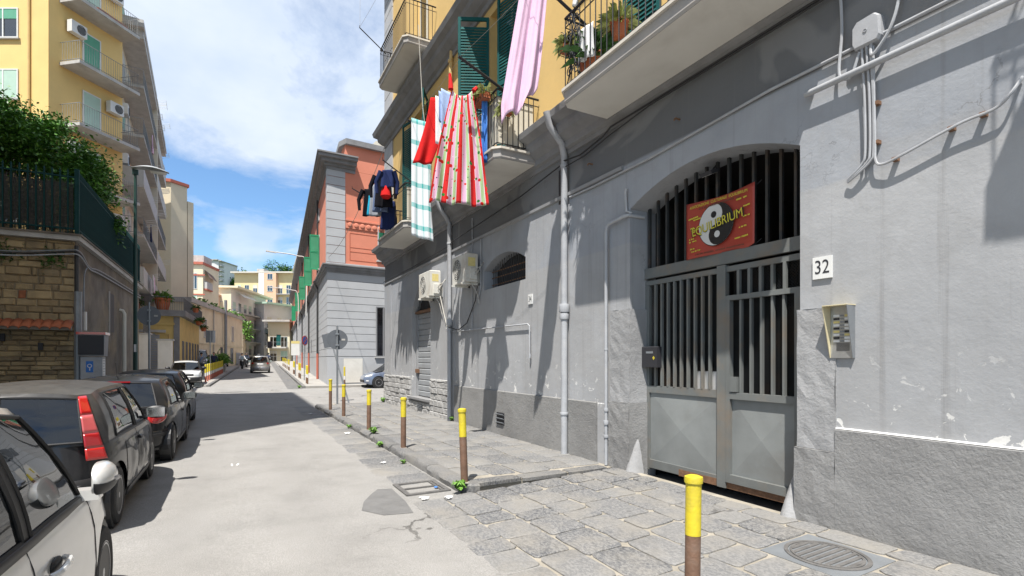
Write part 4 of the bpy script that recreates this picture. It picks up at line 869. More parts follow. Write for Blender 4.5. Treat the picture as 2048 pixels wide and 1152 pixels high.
line((8.40, 1.6, 6.88), (11.3, 1.6, 6.94), 'outer washing line over the street carrying the striped dress'); line((8.40, 1.05, 6.68), (11.3, 1.05, 6.74), 'inner washing line over the street behind the striped dress')
line((16.98, 1.35, 6.95), (14.15, 1.3, 7.0), 'washing line with dark clothes at the corner balcony'); line((6.28, 1.3, 7.0), (8.40, 1.6, 6.9), 'washing line with the pink sheet', .03)
line((16.6, 1.6, 12.0), (14.1, 1.4, 12.0), 'washing line at the top corner balcony')
line((16.62, 1.58, 12.0), (16.5, 1.55, 24), 'thin cord hanging down past the corner of the house', 0); 
line((19.6, .05, 9.6), (30.95, .3, 7.4), 'dark cable crossing the side street between the two houses', .6, .012)
def weave(name, base, warp, weft, sx, sy, duty=.22):
    """woven check in the cloth's own coordinates"""
    m, nt, b = shader(name); uv = N(nt, 'ShaderNodeUVMap').outputs[0]; sp = N(nt, 'ShaderNodeSeparateXYZ'); nt.links.new(uv, sp.inputs[0])
    def band(o, s, ph): return mth(nt, 'LESS_THAN', mth(nt, 'FRACT', mth(nt, 'ADD', mth(nt, 'MULTIPLY', o, s), ph)), duty)
    fa = mth(nt, 'MULTIPLY', mth(nt, 'ADD', band(sp.outputs[1], sy, 0), mth(nt, 'MULTIPLY', band(sp.outputs[0], sx, .3), .55)), .62)
    col = mixc(nt, fa, base, warp); nt.links.new(mixc(nt, 1.0, col, (.78, .78, .78), 'MULTIPLY'), b.inputs['Base Color']); b.inputs['Roughness'].default_value = .9; b.inputs['Specular IOR Level'].default_value = .1
    b.inputs['Subsurface Weight'].default_value = 0; return m
def dress_mat():
    m, nt, b = shader('dress_print'); uv = N(nt, 'ShaderNodeUVMap').outputs[0]; sp = N(nt, 'ShaderNodeSeparateXYZ'); nt.links.new(uv, sp.inputs[0])
    f = mth(nt, 'FRACT', mth(nt, 'MULTIPLY', sp.outputs[0], 4.0))
    r = rampn(nt, f, [(0, (.62, .03, .03)), (.17, (.72, .66, .68)), (.22, (.70, .33, .52)), (.47, (.72, .66, .68)), (.53, (.42, .58, .30)), (.76, (.72, .66, .68)), (.82, (.62, .03, .03))]); r.color_ramp.interpolation = 'CONSTANT'
    thin = mth(nt, 'LESS_THAN', mth(nt, 'FRACT', mth(nt, 'MULTIPLY', sp.outputs[0], 60)), .35); pk = mth(nt, 'MULTIPLY', mth(nt, 'GREATER_THAN', f, .22), mth(nt, 'LESS_THAN', f, .47))
    col = mixc(nt, mth(nt, 'MULTIPLY', thin, mth(nt, 'MULTIPLY', pk, .6)), r.outputs[0], (.75, .7, .72))
    mp = N(nt, 'ShaderNodeMapping'); mp.inputs['Scale'].default_value = (8.5, 17, 1); nt.links.new(uv, mp.inputs[0])
    for (off, c, rad) in (((0, 0, 0), (.60, .02, .015), .27), ((.5, .37, 0), (.03, .20, .04), .24), ((.25, .71, 3), (.02, .02, .02), .10), ((.7, .2, 5), (.75, .73, .72), .11)):
        v = N(nt, 'ShaderNodeTexVoronoi'); v.inputs['Scale'].default_value = 1; v.inputs['Randomness'].default_value = .75
        ad = N(nt, 'ShaderNodeVectorMath', operation='ADD'); ad.inputs[1].default_value = off; nt.links.new(mp.outputs[0], ad.inputs[0]); nt.links.new(ad.outputs[0], v.inputs['Vector'])
        col = mixc(nt, mth(nt, 'LESS_THAN', v.outputs['Distance'], rad), col, c)
    nt.links.new(mixc(nt, 1.0, col, (.78, .78, .78), 'MULTIPLY'), b.inputs['Base Color']); b.inputs['Roughness'].default_value = .9; b.inputs['Specular IOR Level'].default_value = .1
dress_mat(); weave('check_cloth', (.76, .80, .83), (.04, .42, .40), (.04, .42, .40), 3.2, 5.6)
def fabric(name, c, var=.06):
    mat(name, c, .92, var, 5, .15, 30, spec=.08)
for n_, c_ in (('pink_cloth', (.76, .52, .68)), ('red_cloth', (.55, .02, .02)), ('blue_cloth', (.36, .47, .72)), ('black_cloth', (.012, .012, .016)), ('denim', (.12, .16, .27)), ('cyan_cloth', (.03, .40, .62)), ('grey_cloth', (.30, .32, .36)), ('white_cloth', (.76, .76, .76)), ('navy_cloth', (.02, .03, .09))): fabric(n_, c_)
def cloth(name, outline, P, m, par=None, nu=20, nv=28, fold=.05, freq=9, seed=0, thick=.003):
    """hanging cloth: outline(v) gives left and right edge (0..1 across); P maps (across, down, out) to the world"""
    b = MB(); uvs = []
    for i in range(nu + 1):
        for j in range(nv + 1):
            u, v = i / nu, j / nv; l, r = outline(v); a = l + (r - l) * u
            f = fold * (.25 + v) * (math.sin(freq * a + seed + 1.1 * math.sin(2.3 * v + seed)) + .5 * math.sin(freq * 2.3 * a - seed * 2 + v * 2)) * .5
            b.v.append(tuple(P(a, v, f))); uvs.append((u, v))
    for i in range(nu):
        for j in range(nv): k = i * (nv + 1) + j; b.f.append((k, k + 1, k + nv + 2, k + nv + 1))
    me = bpy.data.meshes.new(name); me.from_pydata(b.v, [], b.f); me.materials.append(MATS[m]); me.polygons.foreach_set('use_smooth', [True] * len(me.polygons))
    ul = me.uv_layers.new(name='UVMap')
    for lp in me.loops: ul.data[lp.index].uv = uvs[lp.vertex_index]
    return link(name, me, par, thick)
def plane(tl, tr, h, sway=(0, 0, 0)):
    """cloth hung from tl to tr and falling by h"""
    tl, tr, sw = Vector(tl), Vector(tr), Vector(sway); d = tr - tl; nrm = d.cross(Vector((0, 0, 1))).normalized()
    return lambda a, v, f: tl + d * a + Vector((0, 0, -h * v)) + nrm * f + sw * v * v
def pegs(par, pts):
    for p in pts: MB().box(p[0] - .012, p[0] + .012, p[1] - .006, p[1] + .006, p[2] - .05, p[2] + .03).build('clothes_peg', 'dry_leaf', par)
# the striped dress, seen broadside from the street
dr_ = thing('striped_dress', 'long red and green striped dress with strawberry print hanging on the line', 'dress', (8.85, 1.45, 4.6))
def dress_out(v):
    if v < .14: t = v / .14; return (.30 - .06 * t, .72 + .04 * t)
    t = (v - .14) / .86; return (.24 - .38 * t ** .85, .76 + .30 * t ** .85)
P_ = plane((9.02, 1.82, 6.62), (8.63, .98, 6.56), 2.12, (.05, .0, 0))
def neck(a, v, f):
    p = P_(a, v, f)
    if v < .001 or True:
        dip = .16 * max(0, 1 - ((a - .5) / .23) ** 2) * max(0, 1 - v / .35); p.z -= dip
    return p
cloth('skirt', dress_out, neck, 'dress_print', dr_, 60, 44, .13, 13, .4)
for a, top in ((.285, (8.96, 1.58, 6.86)), (.735, (8.76, 1.06, 6.66))):
    p = P_(a, 0, 0); MB().tube([p + Vector((0, 0, -.05)), (p + Vector(top)) / 2, top], [.05, .035, .025], 8).build('strap', 'dress_print', dr_, smooth=True); pegs(dr_, [top])
ck = cloth('checked_cloth', lambda v: (0, 1 - .12 * math.sin(3 * v)), plane((11.23, 1.60, 6.98), (11.05, 1.14, 6.86), 2.62, (.0, .0, 0)), 'check_cloth', None, 16, 40, .06, 9, 1.3); tag(ck, 'long white cloth with turquoise checks hanging lowest on the line', 'cloth')
rd = thing('red_garment', 'plain red garment hanging between the checked cloth and the dress', 'garment', (10.2, 1.4, 5.8)); cloth('body', lambda v: (.30 - .34 * v, 1.0 - .36 * v), plane((10.32, 1.66, 7.02), (10.12, 1.12, 7.04), 1.38, (.06, .16, 0)), 'red_cloth', rd, 16, 20, .08, 8, 2); pegs(rd, [(10.3, 1.6, 6.92)])
bl = thing('blue_shirt', 'pale blue shirt hanging behind the striped dress', 'shirt', (9.6, 1.4, 6)); cloth('body', lambda v: (.0, .95), plane((9.58, 1.52, 6.9), (9.45, 1.06, 6.72), .85), 'blue_cloth', bl, 14, 16, .06, 8, 3); cloth('sleeve', lambda v: (0, .9 - .3 * v), plane((9.6, 1.56, 6.85), (9.57, 1.44, 6.8), .6), 'blue_cloth', bl, 6, 12, .04, 9, 3)
wc = cloth('white_shirt', lambda v: (0, 1), plane((9.9, 1.52, 6.9), (9.75, 1.1, 6.75), .95), 'white_cloth', None, 12, 14, .05, 8, 4); tag(wc, 'small white shirt glimpsed between the red garment and the dress', 'shirt')
mc = cloth('patterned_top', lambda v: (0, 1), plane((8.78, 1.02, 6.6), (8.72, .93, 6.55), 1.3), 'paper_blue', None, 8, 14, .05, 8, 6); tag(mc, 'bright blue garment showing beside the right edge of the dress', 'garment')
# pink sheet hanging by one end
def pink(a, v, f):
    c = Vector((6.52, 1.12, 7.75)).lerp(Vector((6.72, 1.40, 5.16)), v); w = .17 + .11 * v - .05 * max(0, v - .9) / .1
    d = Vector((-.40, -.90, 0)).normalized(); n = Vector((.9, -.4, 0)); sag = -.42 * max(0, (a - .5)) * 0
    bot = .40 * (a - .15) * v ** 5 + .06 * math.sin(9 * a) * v ** 8
    return c + d * (a - .5) * 2 * w + n * f * 1.5 + Vector((0, 0, bot))
pk = cloth('pink_sheet', lambda v: (0, 1), pink, 'pink_cloth', None, 22, 40, .06, 13, .7); tag(pk, 'twisted pale pink sheet hanging between the two near balconies', 'sheet')
# dark clothes at the corner balcony
for (x, y, z, w, h, m, nm, lab, sl) in ((16.3, 1.30, 6.9, .5, .85, 'black_cloth', 'black_pullover', 'black long-sleeved top hanging farthest out at the corner balcony', 1), (15.95, 1.28, 6.6, .42, .6, 'cyan_cloth', 'cyan_blouse', 'small cyan top among the dark clothes', 0), (15.65, 1.28, 6.85, .42, .95, 'grey_cloth', 'grey_trousers', 'grey trousers among the dark clothes', 0), (15.35, 1.26, 6.9, .40, .95, 'denim', 'blue_jeans', 'faded blue jeans among the dark clothes', 0), (15.0, 1.25, 6.95, .48, .95, 'black_cloth', 'black_jacket', 'black jacket hanging beside the red bag at the corner balcony', 1), (14.62, 1.24, 6.97, .34, .5, 'navy_cloth', 'navy_blouse', 'navy top nearest on the corner line', 1), (15.3, 1.02, 6.3, .45, .85, 'navy_cloth', 'navy_trousers', 'navy trousers hung over the corner balcony rail', 0)):
    t = thing(nm, lab, 'garment', (x, y, z - h)); cloth('body', lambda v: (.12 * (1 - v), 1 - .12 * (1 - v)), plane((x + .1, y + w / 2, z), (x - .1, y - w / 2, z), h), m, t, 10, 14, .07, 9, x)
    if sl:
        for sg in (1, -1): q = Vector((x + .1 * sg, y + sg * w * .46, z - .04)); MB().tube([q, q + Vector((.06, sg * .12, -.3)), q + Vector((.05, sg * .10, -.62))], [.075, .06, .045], 8).build('sleeve', m, t, smooth=True)
rb = thing('red_bag', 'red plastic bag hanging at the corner balcony', 'bag', (14.75, 1.3, 6.3)); MB().lathe([(.03, .42), (.06, .36), (.13, .2), (.15, .06), (.1, 0)], (14.75, 1.25, 6.2), 10).build('sack', 'red_cloth', rb, smooth=True)
# flowers, pots and a dish cloth on the near balcony
def leaves(b, c, r, n, l, w, droop=.4):
    for k in range(n):
        a = rnd.uniform(0, 6.28); e = rnd.uniform(-.3, 1.2); d = Vector((math.cos(a) * math.cos(e), math.sin(a) * math.cos(e), math.sin(e))); p = Vector(c) + d * r * rnd.uniform(.1, .6)
        q = p + d * l * rnd.uniform(.5, 1); t = q + d * l * .5 - Vector((0, 0, l * droop)); s = d.cross(Vector((0, 0, 1)));
        s = (s.normalized() if s.length > .01 else Vector((1, 0, 0))) * w
        b.add([p - s * .4, q - s, t, q + s, p + s * .4], [(0, 1, 2, 3, 4)])
def pot(x, y, z, r, h, lab, plant='leaf', n=60, l=.2, cat='potted plant'):
    t = thing('flower_pot', lab, cat, (x, y, z)); MB().lathe([(r * .68, 0), (r * .95, h * .86), (r * 1.08, h * .86), (r * 1.08, h), (r * .9, h), (r * .85, h * .9)], (x, y, z), 16).build('pot', 'terracotta', t, 40)
    b = MB(); leaves(b, (x, y, z + h), r, n, l, .012 + l * .05); stuff(b.build('foliage', plant, t)); return t
def tray(x0, x1, y, z, lab):
    t = thing('plant_holder', lab, 'plant holder', ((x0 + x1) / 2, y, z)); b = MB()
    for zz in (0, .12): b.tube([(x0, y - .1, z + zz), (x1, y - .1, z + zz), (x1, y + .1, z + zz), (x0, y + .1, z + zz), (x0, y - .1, z + zz)], .006, 4)
    for x in (x0, x1): b.tube([(x, y + .1, z), (x, y + .1, z + .22), (x + .03, y + .12, z + .26), (x + .02, y + .15, z + .24)], .006, 4)
    b.build('wire_basket', 'iron_black', t); g = MB().box(x0 + .02, x1 - .02, y - .08, y + .08, z + .01, z + .13).build('trough', 'terracotta', t); f = MB()
    for k in range(4): leaves(f, (x0 + (x1 - x0) * (k + .5) / 4, y, z + .14), .05, 26, .16, .009, .6)
    stuff(f.build('foliage', 'dry_leaf', t))
tray(6.34, 6.50, .72, 6.15, 'wire basket with pale spider plant at the outside corner of the near balcony'); tray(8.22, 8.36, .75, 6.0, 'wire basket with orange pot at the near corner of the linen-screened balcony'); tray(8.6, 9.1, .99, 6.4, 'wire basket of yellow-green plants on the rail above the dress')
pot(5.95, .6, 5.47, .2, .42, 'large terracotta pot with climbing plant in the corner of the near balcony', 'leaf', 140, .3); pot(5.72, .35, 6.05, .16, .24, 'terracotta bowl of spider plant high at the balcony wall', 'dry_leaf', 70, .22); pot(5.5, .5, 5.95, .13, .2, 'smaller terracotta pot hung inside the near balcony', 'dry_leaf', 60, .2)
dc = cloth('dish_cloth', lambda v: (0, 1), plane((5.95, .84, 6.2), (5.62, .84, 6.15), .46), 'white_cloth', None, 8, 10, .05, 10, 2); tag(dc, 'small white cloth drying inside the near balcony bars', 'cloth')
cs = cloth('white_rag', lambda v: (0, 1 - .3 * v), plane((6.0, .9, 6.85), (5.86, .9, 6.85), .32), 'white_cloth', None, 5, 8, .04, 10, 5); tag(cs, 'white rag knotted on the top rail of the near balcony', 'cloth')
ball = tag(MB().ball((14.3, .6, 10.66), .1, 12, 8).build('toy_ball', 'cyan_cloth', smooth=True), 'blue toy ball on the top corner balcony', 'ball')
# ---------------------------------------------------------------- cars
def paint(name, c, metal=.0, rough=.35, coat=1.0, dust=.0, dustc=(.30, .28, .25)):
    m, nt, b = shader(name); g = N(nt, 'ShaderNodeTexCoord').outputs['Object']
    col = rampn(nt, noise_node(nt, 3, 5, .6, g).outputs['Fac'], [(.3, sc(c, .93)), (.7, sc(c, 1.07))]).outputs[0]
    if dust:
        geo = N(nt, 'ShaderNodeNewGeometry'); sp = N(nt, 'ShaderNodeSeparateXYZ'); nt.links.new(geo.outputs['Normal'], sp.inputs[0])
        up = mth(nt, 'MULTIPLY', mth(nt, 'MAXIMUM', sp.outputs[2], .06), dust); d = mth(nt, 'MULTIPLY', up, rampn(nt, noise_node(nt, 7, 6, .7, g).outputs['Fac'], [(.3, (.55,) * 3), (.7, (1,) * 3)]).outputs[0])
        col = mixc(nt, d, col, dustc); nt.links.new(mth(nt, 'ADD', mth(nt, 'MULTIPLY', d, .6), .06), b.inputs['Coat Roughness'])
    else: b.inputs['Coat Roughness'].default_value = .04
    nt.links.new(col, b.inputs['Base Color']); b.inputs['Metallic'].default_value = metal; b.inputs['Roughness'].default_value = rough; b.inputs['Coat Weight'].default_value = coat; b.inputs['Specular IOR Level'].default_value = .5 if coat > .9 else .12
    return m
paint('silver_paint', (.58, .58, .565), .15, .3, 1, .08); paint('black_paint', (.006, .007, .010), 0, .4, .55, .30); paint('black_paint_clean', (.005, .006, .008), 0, .4, .6, .06); paint('white_paint', (.58, .58, .57), 0, .35, 1, .05); paint('blue_paint', (.20, .25, .36), .5, .3, 1, .05); paint('beige_paint', (.27, .25, .22), .5, .35, 1, .08); paint('grey_paint', (.2, .2, .21), .4, .35, 1, .08)
glass('car_glass', (.50, .56, .55), .015, .03); glass('car_glass_dark', (.16, .19, .2), .015, .05)
mat('rubber', (.014, .014, .015), .7, .1, 6); mat('tyre', (.02, .02, .021), .85, .15, 8, .3, 40); mat('alloy', (.42, .42, .43), .35, .05, 5, metal=.8); mat('black_trim', (.018, .018, .02), .5, .1, 6); mat('seat_cloth', (.05, .05, .055), .9, .1, 6); mat('dash_grey', (.06, .06, .065), .7, .05, 5); mat('chrome', (.6, .6, .6), .12, 0, metal=1)
def lens(name, c, r=.15):
    m, nt, b = shader(name); b.inputs['Base Color'].default_value = (*c, 1); b.inputs['Roughness'].default_value = r; b.inputs['Coat Weight'].default_value = 1; b.inputs['Coat Roughness'].default_value = .03; b.inputs['Transmission Weight'].default_value = 0
    return m
lens('lens_red', (.42, .010, .008)); lens('lens_pink', (.42, .08, .08)); lens('lens_deep', (.28, .006, .008)); lens('lens_clear', (.55, .57, .58), .08); lens('lens_amber', (.6, .2, .02))
def lerp(a, b, t): return a + (b - a) * t
def pl(pts, x):
    if x <= pts[0][0]: return pts[0][1]
    for (a, b), (c, d) in zip(pts, pts[1:]):
        if x <= c:
            t = (x - a) / (c - a); return lerp(b, d, t)
    return pts[-1][1]
def smooth_pl(pts, x, w=.12): return (pl(pts, x - w) + 2 * pl(pts, x) + pl(pts, x + w)) / 4
WHEELS = {}
def wheel_parts(r, w, spokes, m='alloy'):
    key = (r, w, spokes, m)
    if key in WHEELS: return WHEELS[key]
    ty = MB().lathe([(r * .64, -w / 2 + .01), (r * .80, -w / 2), (r * .95, -w / 2 + .008), (r, -w * .33), (r, w * .33), (r * .95, w / 2 - .008), (r * .80, w / 2), (r * .66, w / 2 - .006), (r * .62, w / 2 - .03)], (0, 0, 0), 32, 'y')
    rim = MB().lathe([(r * .66, w / 2 - .008), (r * .64, w / 2 - .002), (r * .60, w / 2 - .012), (r * .58, w / 2 - .06), (r * .2, w / 2 - .065), (.0, w / 2 - .06)], (0, 0, 0), 32, 'y')
    sp = MB()
    for k in range(spokes):
        a = 2 * math.pi * k / spokes; d = Vector((math.cos(a), 0, math.sin(a))); t = Vector((-math.sin(a), 0, math.cos(a)))
        sp.add([d * r * .10 + t * .028 + Vector((0, w / 2 - .02, 0)), d * r * .60 + t * .022 + Vector((0, w / 2 - .012, 0)), d * r * .60 - t * .022 + Vector((0, w / 2 - .012, 0)), d * r * .10 - t * .028 + Vector((0, w / 2 - .02, 0)), d * r * .10 + t * .034 + Vector((0, w / 2 - .055, 0)), d * r * .60 + t * .028 + Vector((0, w / 2 - .05, 0)), d * r * .60 - t * .028 + Vector((0, w / 2 - .05, 0)), d * r * .10 - t * .034 + Vector((0, w / 2 - .055, 0))], [(0, 1, 2, 3), (0, 4, 5, 1), (3, 2, 6, 7)])
    sp.lathe([(r * .60, w / 2 - .03), (r * .59, w / 2 - .006), (r * .665, w / 2 - .004), (r * .665, w / 2 - .02)], (0, 0, 0), 32, 'y')
    sp.lathe([(r * .17, w / 2 - .05), (r * .16, w / 2 - .014), (r * .1, w / 2 - .008), (.0, w / 2 - .007)], (0, 0, 0), 16, 'y')
    WHEELS[key] = (ty, rim, sp); return WHEELS[key]
def car(name, label, loc, rz, sp, group='cars on the street'):
    """sp: L, W, H, belt/hood line, greenhouse key columns, colours and lamps. Local x is forward."""
    root = thing(name, label, 'car', loc, rz, group); L, Wd, H = sp['L'], sp['W'] / 2, sp['H']; pm = sp['paint']; gl_ = sp.get('glass', 'car_glass')
    hx, sill = L / 2, .20; r = sp.get('r', .295); axf, axr = sp['axf'], sp['axr']; ra = r + .055
    zs = lambda x: smooth_pl(sp['belt'], x)
    nexp = sp.get('nexp', 4.6)
    def plan(x): return Wd * max(0, 1 - (abs(x) / hx) ** nexp) ** (1 / nexp) * (1 - .02 * max(0, x / hx) ** 2)
    # outline from rear centre to front centre, by arc length
    dense = []
    for k in range(401):
        t = math.pi * k / 400; ex = 2 / nexp; cx, sy = math.cos(t), math.sin(t)
        dense.append((-hx * math.copysign(abs(cx) ** ex, cx), Wd * abs(sy) ** ex))
    arc = [0.0]
    for a, b in zip(dense, dense[1:]): arc.append(arc[-1] + math.hypot(b[0] - a[0], b[1] - a[1]))
    TOT = arc[-1]
    def at(s):
        s = max(0, min(TOT, s)); lo, hi = 0, 400
        while hi - lo > 1:
            m = (lo + hi) // 2
            if arc[m] <= s: lo = m
            else: hi = m
        t = (s - arc[lo]) / max(1e-9, arc[hi] - arc[lo]); return (lerp(dense[lo][0], dense[hi][0], t), lerp(dense[lo][1], dense[hi][1], t))
    def s_of_x(x):      # arc position of a point on the flank
        lo, hi = TOT * .12, TOT * .88
        for _ in range(40):
            m = (lo + hi) / 2
            if at(m)[0] < x: lo = m
            else: hi = m
        return lo
    rearp = sp.get('rear', [(.2, .05), (.35, .0), (.58, .0), (.62, .05), (.9, .08), (1.2, .2)]); frontp = sp.get('front', [(.2, .1), (.35, .0), (.55, .0), (.66, .08), (.8, .3), (.95, .5)])
    side = sp.get('side', [(0, .955), (.12, .985), (.45, 1.0), (.75, .99), (.92, .965), (1, .94)])
    def surf(s, z, off=0):
        x, y = at(s); top = zs(x); f = (z - sill) / (top - sill); k = pl(side, f)
        e = abs(x) / hx; w = max(0, min(1, (e - .72) / .28)); w = w * w * (3 - 2 * w)
        dx = (smooth_pl(rearp, z, .03) if x < 0 else -smooth_pl(frontp, z, .03)) * w
        x2, y2 = x + dx, y * k
        if off:
            a, b = at(s - .02), at(s + .02); tx, ty = b[0] - a[0], b[1] - a[1]; l = math.hypot(tx, ty) or 1; x2 += -ty / l * off; y2 += tx / l * off
            # outward is to the left of travel rear to front on the +y side
        return Vector((x2, y2, z))
    # body columns, denser round the wheels
    cols = [TOT * k / 90 for k in range(91)]
    for ax in (axf, axr):
        for k in range(25):
            cols.append(s_of_x(ax + ra * math.cos(math.pi * k / 24)))
        cols += [s_of_x(ax - ra - .006), s_of_x(ax + ra + .006)]
    cols = sorted(cols); cols = [c for i, c in enumerate(cols) if i == 0 or c - cols[i - 1] > .002]
    def zb(s):
        x, y = at(s)
        if y < Wd * .8: return sill + .02 + .03 * (abs(x) > hx * .95)
        z = sill
        for ax in (axf, axr):
            d = abs(x - ax)
            if d < ra: z = max(z, r + math.sqrt(ra * ra - d * d) - .0)
        return z
    FR = [0, .06, .16, .3, .45, .6, .74, .86, .94, 1]
    xwb, xrb = sp['gh'][-1][0][0], sp['gh'][0][0][0]
    nc = len(cols); body = MB(); nr = len(FR)
    for sg in (1, -1):
        vs = []
        for s in cols:
            x = at(s)[0]; a, b = zb(s), zs(x)
            for f in FR: p = surf(s, lerp(a, b, f)); vs.append((p.x, p.y * sg, p.z))
        body.add(vs, [(i * nr + j, (i + 1) * nr + j, (i + 1) * nr + j + 1, i * nr + j + 1) for i in range(nc - 1) for j in range(nr - 1)])
    # bonnet and tail deck between the shoulders
    def deck(sel, crown):
        b = body; idx = [i for i in range(nc) if sel(surf(cols[i], zs(at(cols[i])[0])).x)]
        if len(idx) < 2: return
        m = 10; vs = []
        for i in idx:
            p = surf(cols[i], zs(at(cols[i])[0]))
            for k in range(m + 1):
                t = 1 - 2 * k / m; vs.append((p.x - crown * .0, p.y * t, p.z + crown * (1 - t * t) * min(1, p.y / (Wd * .5))))
        b.add(vs, [(i * (m + 1) + k, i * (m + 1) + k + 1, (i + 1) * (m + 1) + k + 1, (i + 1) * (m + 1) + k) for i in range(len(idx) - 1) for k in range(m)])
    deck(lambda x: x > sp['gh'][-2][0][0] - .12, .05); deck(lambda x: x < xrb + .12, .01)
    bo = body.build('body', pm, root, 42, local=True)
    MB().box(-hx + .35, hx - .45, -Wd + .26, Wd - .26, .17, .62).box(axr + .42, axf - .42, -Wd + .07, Wd - .07, .17, .45).build('underbody', 'black_trim', root, local=True)
    # greenhouse
    KEY = sp['gh']; nK = len(KEY); RV = [0, .07, .3, .55, .78, .92, 1]; zroof = lambda x: smooth_pl(sp['roof'], x, .1); parts = {}
    sub = 5; G_ = []
    def gpt(kf, v, off=0):
        i = min(nK - 2, int(kf)); t = kf - i; (b0, r0, _), (b1, r1, _2) = KEY[i], KEY[i + 1]
        bx, by = lerp(b0[0], b1[0], t), lerp(b0[1], b1[1], t); rx, ry = lerp(r0[0], r1[0], t), lerp(r0[1], r1[1], t)
        if i == nK - 2 or i == 0:       # screens bow outward towards the centre
            bow = (1 - t * t if i == 0 else 1 - (1 - t) ** 2); sgn = -1 if i == 0 else 1; bx += sgn * sp.get('bow', .08) * (bow - (0 if True else 0)) ; rx += sgn * sp.get('bow', .08) * .7 * bow
        sb = s_of_x(max(-hx * .86, min(hx * .8, bx))); zbt = zs(bx) - .012
        zr_ = zroof(rx) - .055 * (ry / (sp['gh'][3][1][1])) ** 2
        x, y, z = lerp(bx, rx, v), lerp(by, ry, v), lerp(zbt, zr_, v); bl_ = .035 * 4 * v * (1 - v)
        e = Vector((0, 1, 0)) if 2 <= kf <= nK - 3 else Vector((-1 if kf < 2 else 1, .25, 0)).normalized(); p = Vector((x, y, z)) + e * (bl_ + off); return p
    gbody = MB(); windows = []
    for sg in (1, -1):
        F = lambda p: (p.x, p.y * sg, p.z)
        for i in range(nK - 1):
            kind = KEY[i][2]
            for j in range(len(RV) - 1):
                win = kind and 1 <= j <= 4; b = MB() if win else gbody
                if win:
                    w_ = parts.setdefault((kind, sg if kind not in ('rear_window', 'windshield') else 0), MB()); b = w_
                b.add([F(gpt(i + q / sub, v)) for q in range(sub + 1) for v in (RV[j], RV[j + 1])], [(2 * q, 2 * q + 2, 2 * q + 3, 2 * q + 1) for q in range(sub)])
    # roof
    m = 8; kk = [q / sub for q in range((nK - 1) * sub + 1)]; vs = []
    for kf in kk:
        p = gpt(kf, 1); cz = zroof(p.x)
        for k in range(m + 1): t = 1 - 2 * k / m; vs.append((p.x, p.y * t, lerp(cz, p.z, t * t)))
    gbody.add(vs, [(i * (m + 1) + k, i * (m + 1) + k + 1, (i + 1) * (m + 1) + k + 1, (i + 1) * (m + 1) + k) for i in range(len(kk) - 1) for k in range(m)])
    gbody.build('roof_and_pillars', sp.get('roof_paint', pm), root, 40, local=True)
    for (kind, sg), b in parts.items(): b.build(kind, sp.get('rear_glass', gl_) if kind == 'rear_window' else gl_, root, True, local=True)
    # rubber round the glass
    for (kind, sg) in parts:
        i = [q for q in range(nK - 1) if KEY[q][2] == kind][0]; sgs = (sg,) if sg else (1, -1)
        lo, hi = RV[1], RV[5]; path = [(i + q / 6, lo) for q in range(7)] + [(i + 1, lerp(lo, hi, q / 6)) for q in range(1, 7)] + [(i + 1 - q / 6, hi) for q in range(1, 7)] + [(i, lerp(hi, lo, q / 6)) for q in range(1, 7)]
        for g in sgs:
            pts = [gpt(a, v, .002) for a, v in path]; MB().tube([(p.x, p.y * g, p.z) for p in pts], sp.get('trim_r', .011), 5).build('window_seal', 'rubber', root, local=True)
    # black B-pillar covers
    if sp.get('black_pillar', True):
        for i in range(2, nK - 2):
            if not KEY[i][2] and KEY[i - 1][2] and KEY[i + 1][2]:
                for sg in (1, -1): MB().grid(lambda u, v: (lambda p: (p.x, p.y * sg, p.z))(gpt(i + u, .04 + .92 * v, .004)), 2, 6).build('pillar_cover', 'black_trim', root, True, local=True)
    # surface patches: lamps, bumpers, trim
    def patch(nm, s0, s1, z0, z1, m, off=.006, sgs=(1, -1), nu=8, nv=4, shape=None, par=root):
        for sg in sgs:
            def P(u, v):
                su, zv = lerp(s0, s1, u), lerp(z0, z1, v)
                if shape: su, zv = shape(u, v, s0, s1, z0, z1)
                p = surf(su, zv, off); return (p.x, p.y * sg, p.z)
            MB().grid(P, nu, nv).build(nm, m, par, True, solid=.006, local=True)
    root_api = dict(surf=surf, gpt=gpt, patch=patch, sx=s_of_x, at=at, zs=zs, TOT=TOT, root=root)
    # door and panel gaps
    for xg in sp.get('gaps', []):
        for sg in (1, -1):
            s = s_of_x(xg); pts = [surf(s, z, .0008) for z in [lerp(sill + .04, zs(xg) - .005, q / 8) for q in range(9)]]; MB().tube([(p.x, p.y * sg, p.z) for p in pts], .0035, 4).build('panel_gap', 'ink', root, local=True)
    if sp.get('rubbing', True) is not False:
        patch('sill_trim', s_of_x(axr + ra + .03), s_of_x(axf - ra - .03), sill + .005, sill + .09, 'black_trim', .004, nu=10, nv=2)
    # wheels
    ty, rim, spk = wheel_parts(r, .185, sp.get('spokes', 7))
    for ax in (axf, axr):
        for sg in (1, -1):
            w = bpy.data.objects.new('wheel', None); COL.objects.link(w); w.parent = root; w.location = (ax, sg * (Wd - .115), r); w.rotation_euler = (0, 0, 0 if sg > 0 else math.pi)
            ty.build('tyre', 'tyre', w, 40, local=True); rim.build('rim', 'black_trim', w, 40, local=True); spk.build('spokes', sp.get('rim', 'alloy'), w, local=True)
            MB().lathe([(ra - .01, -.09), (ra - .01, .06)], (0, 0, 0), 24, 'y').build('wheel_well', 'black_trim', w, local=True)
    # cabin: seats, head restraints, dash, steering wheel
    c = MB(); xf = sp.get('seatx', .1); zfl = zs(0) - .10
    MB().box(xrb + .15, xwb - .1, -Wd + .12, Wd - .12, .35, zfl - .18).build('cabin_floor', 'seat_cloth', root, local=True)
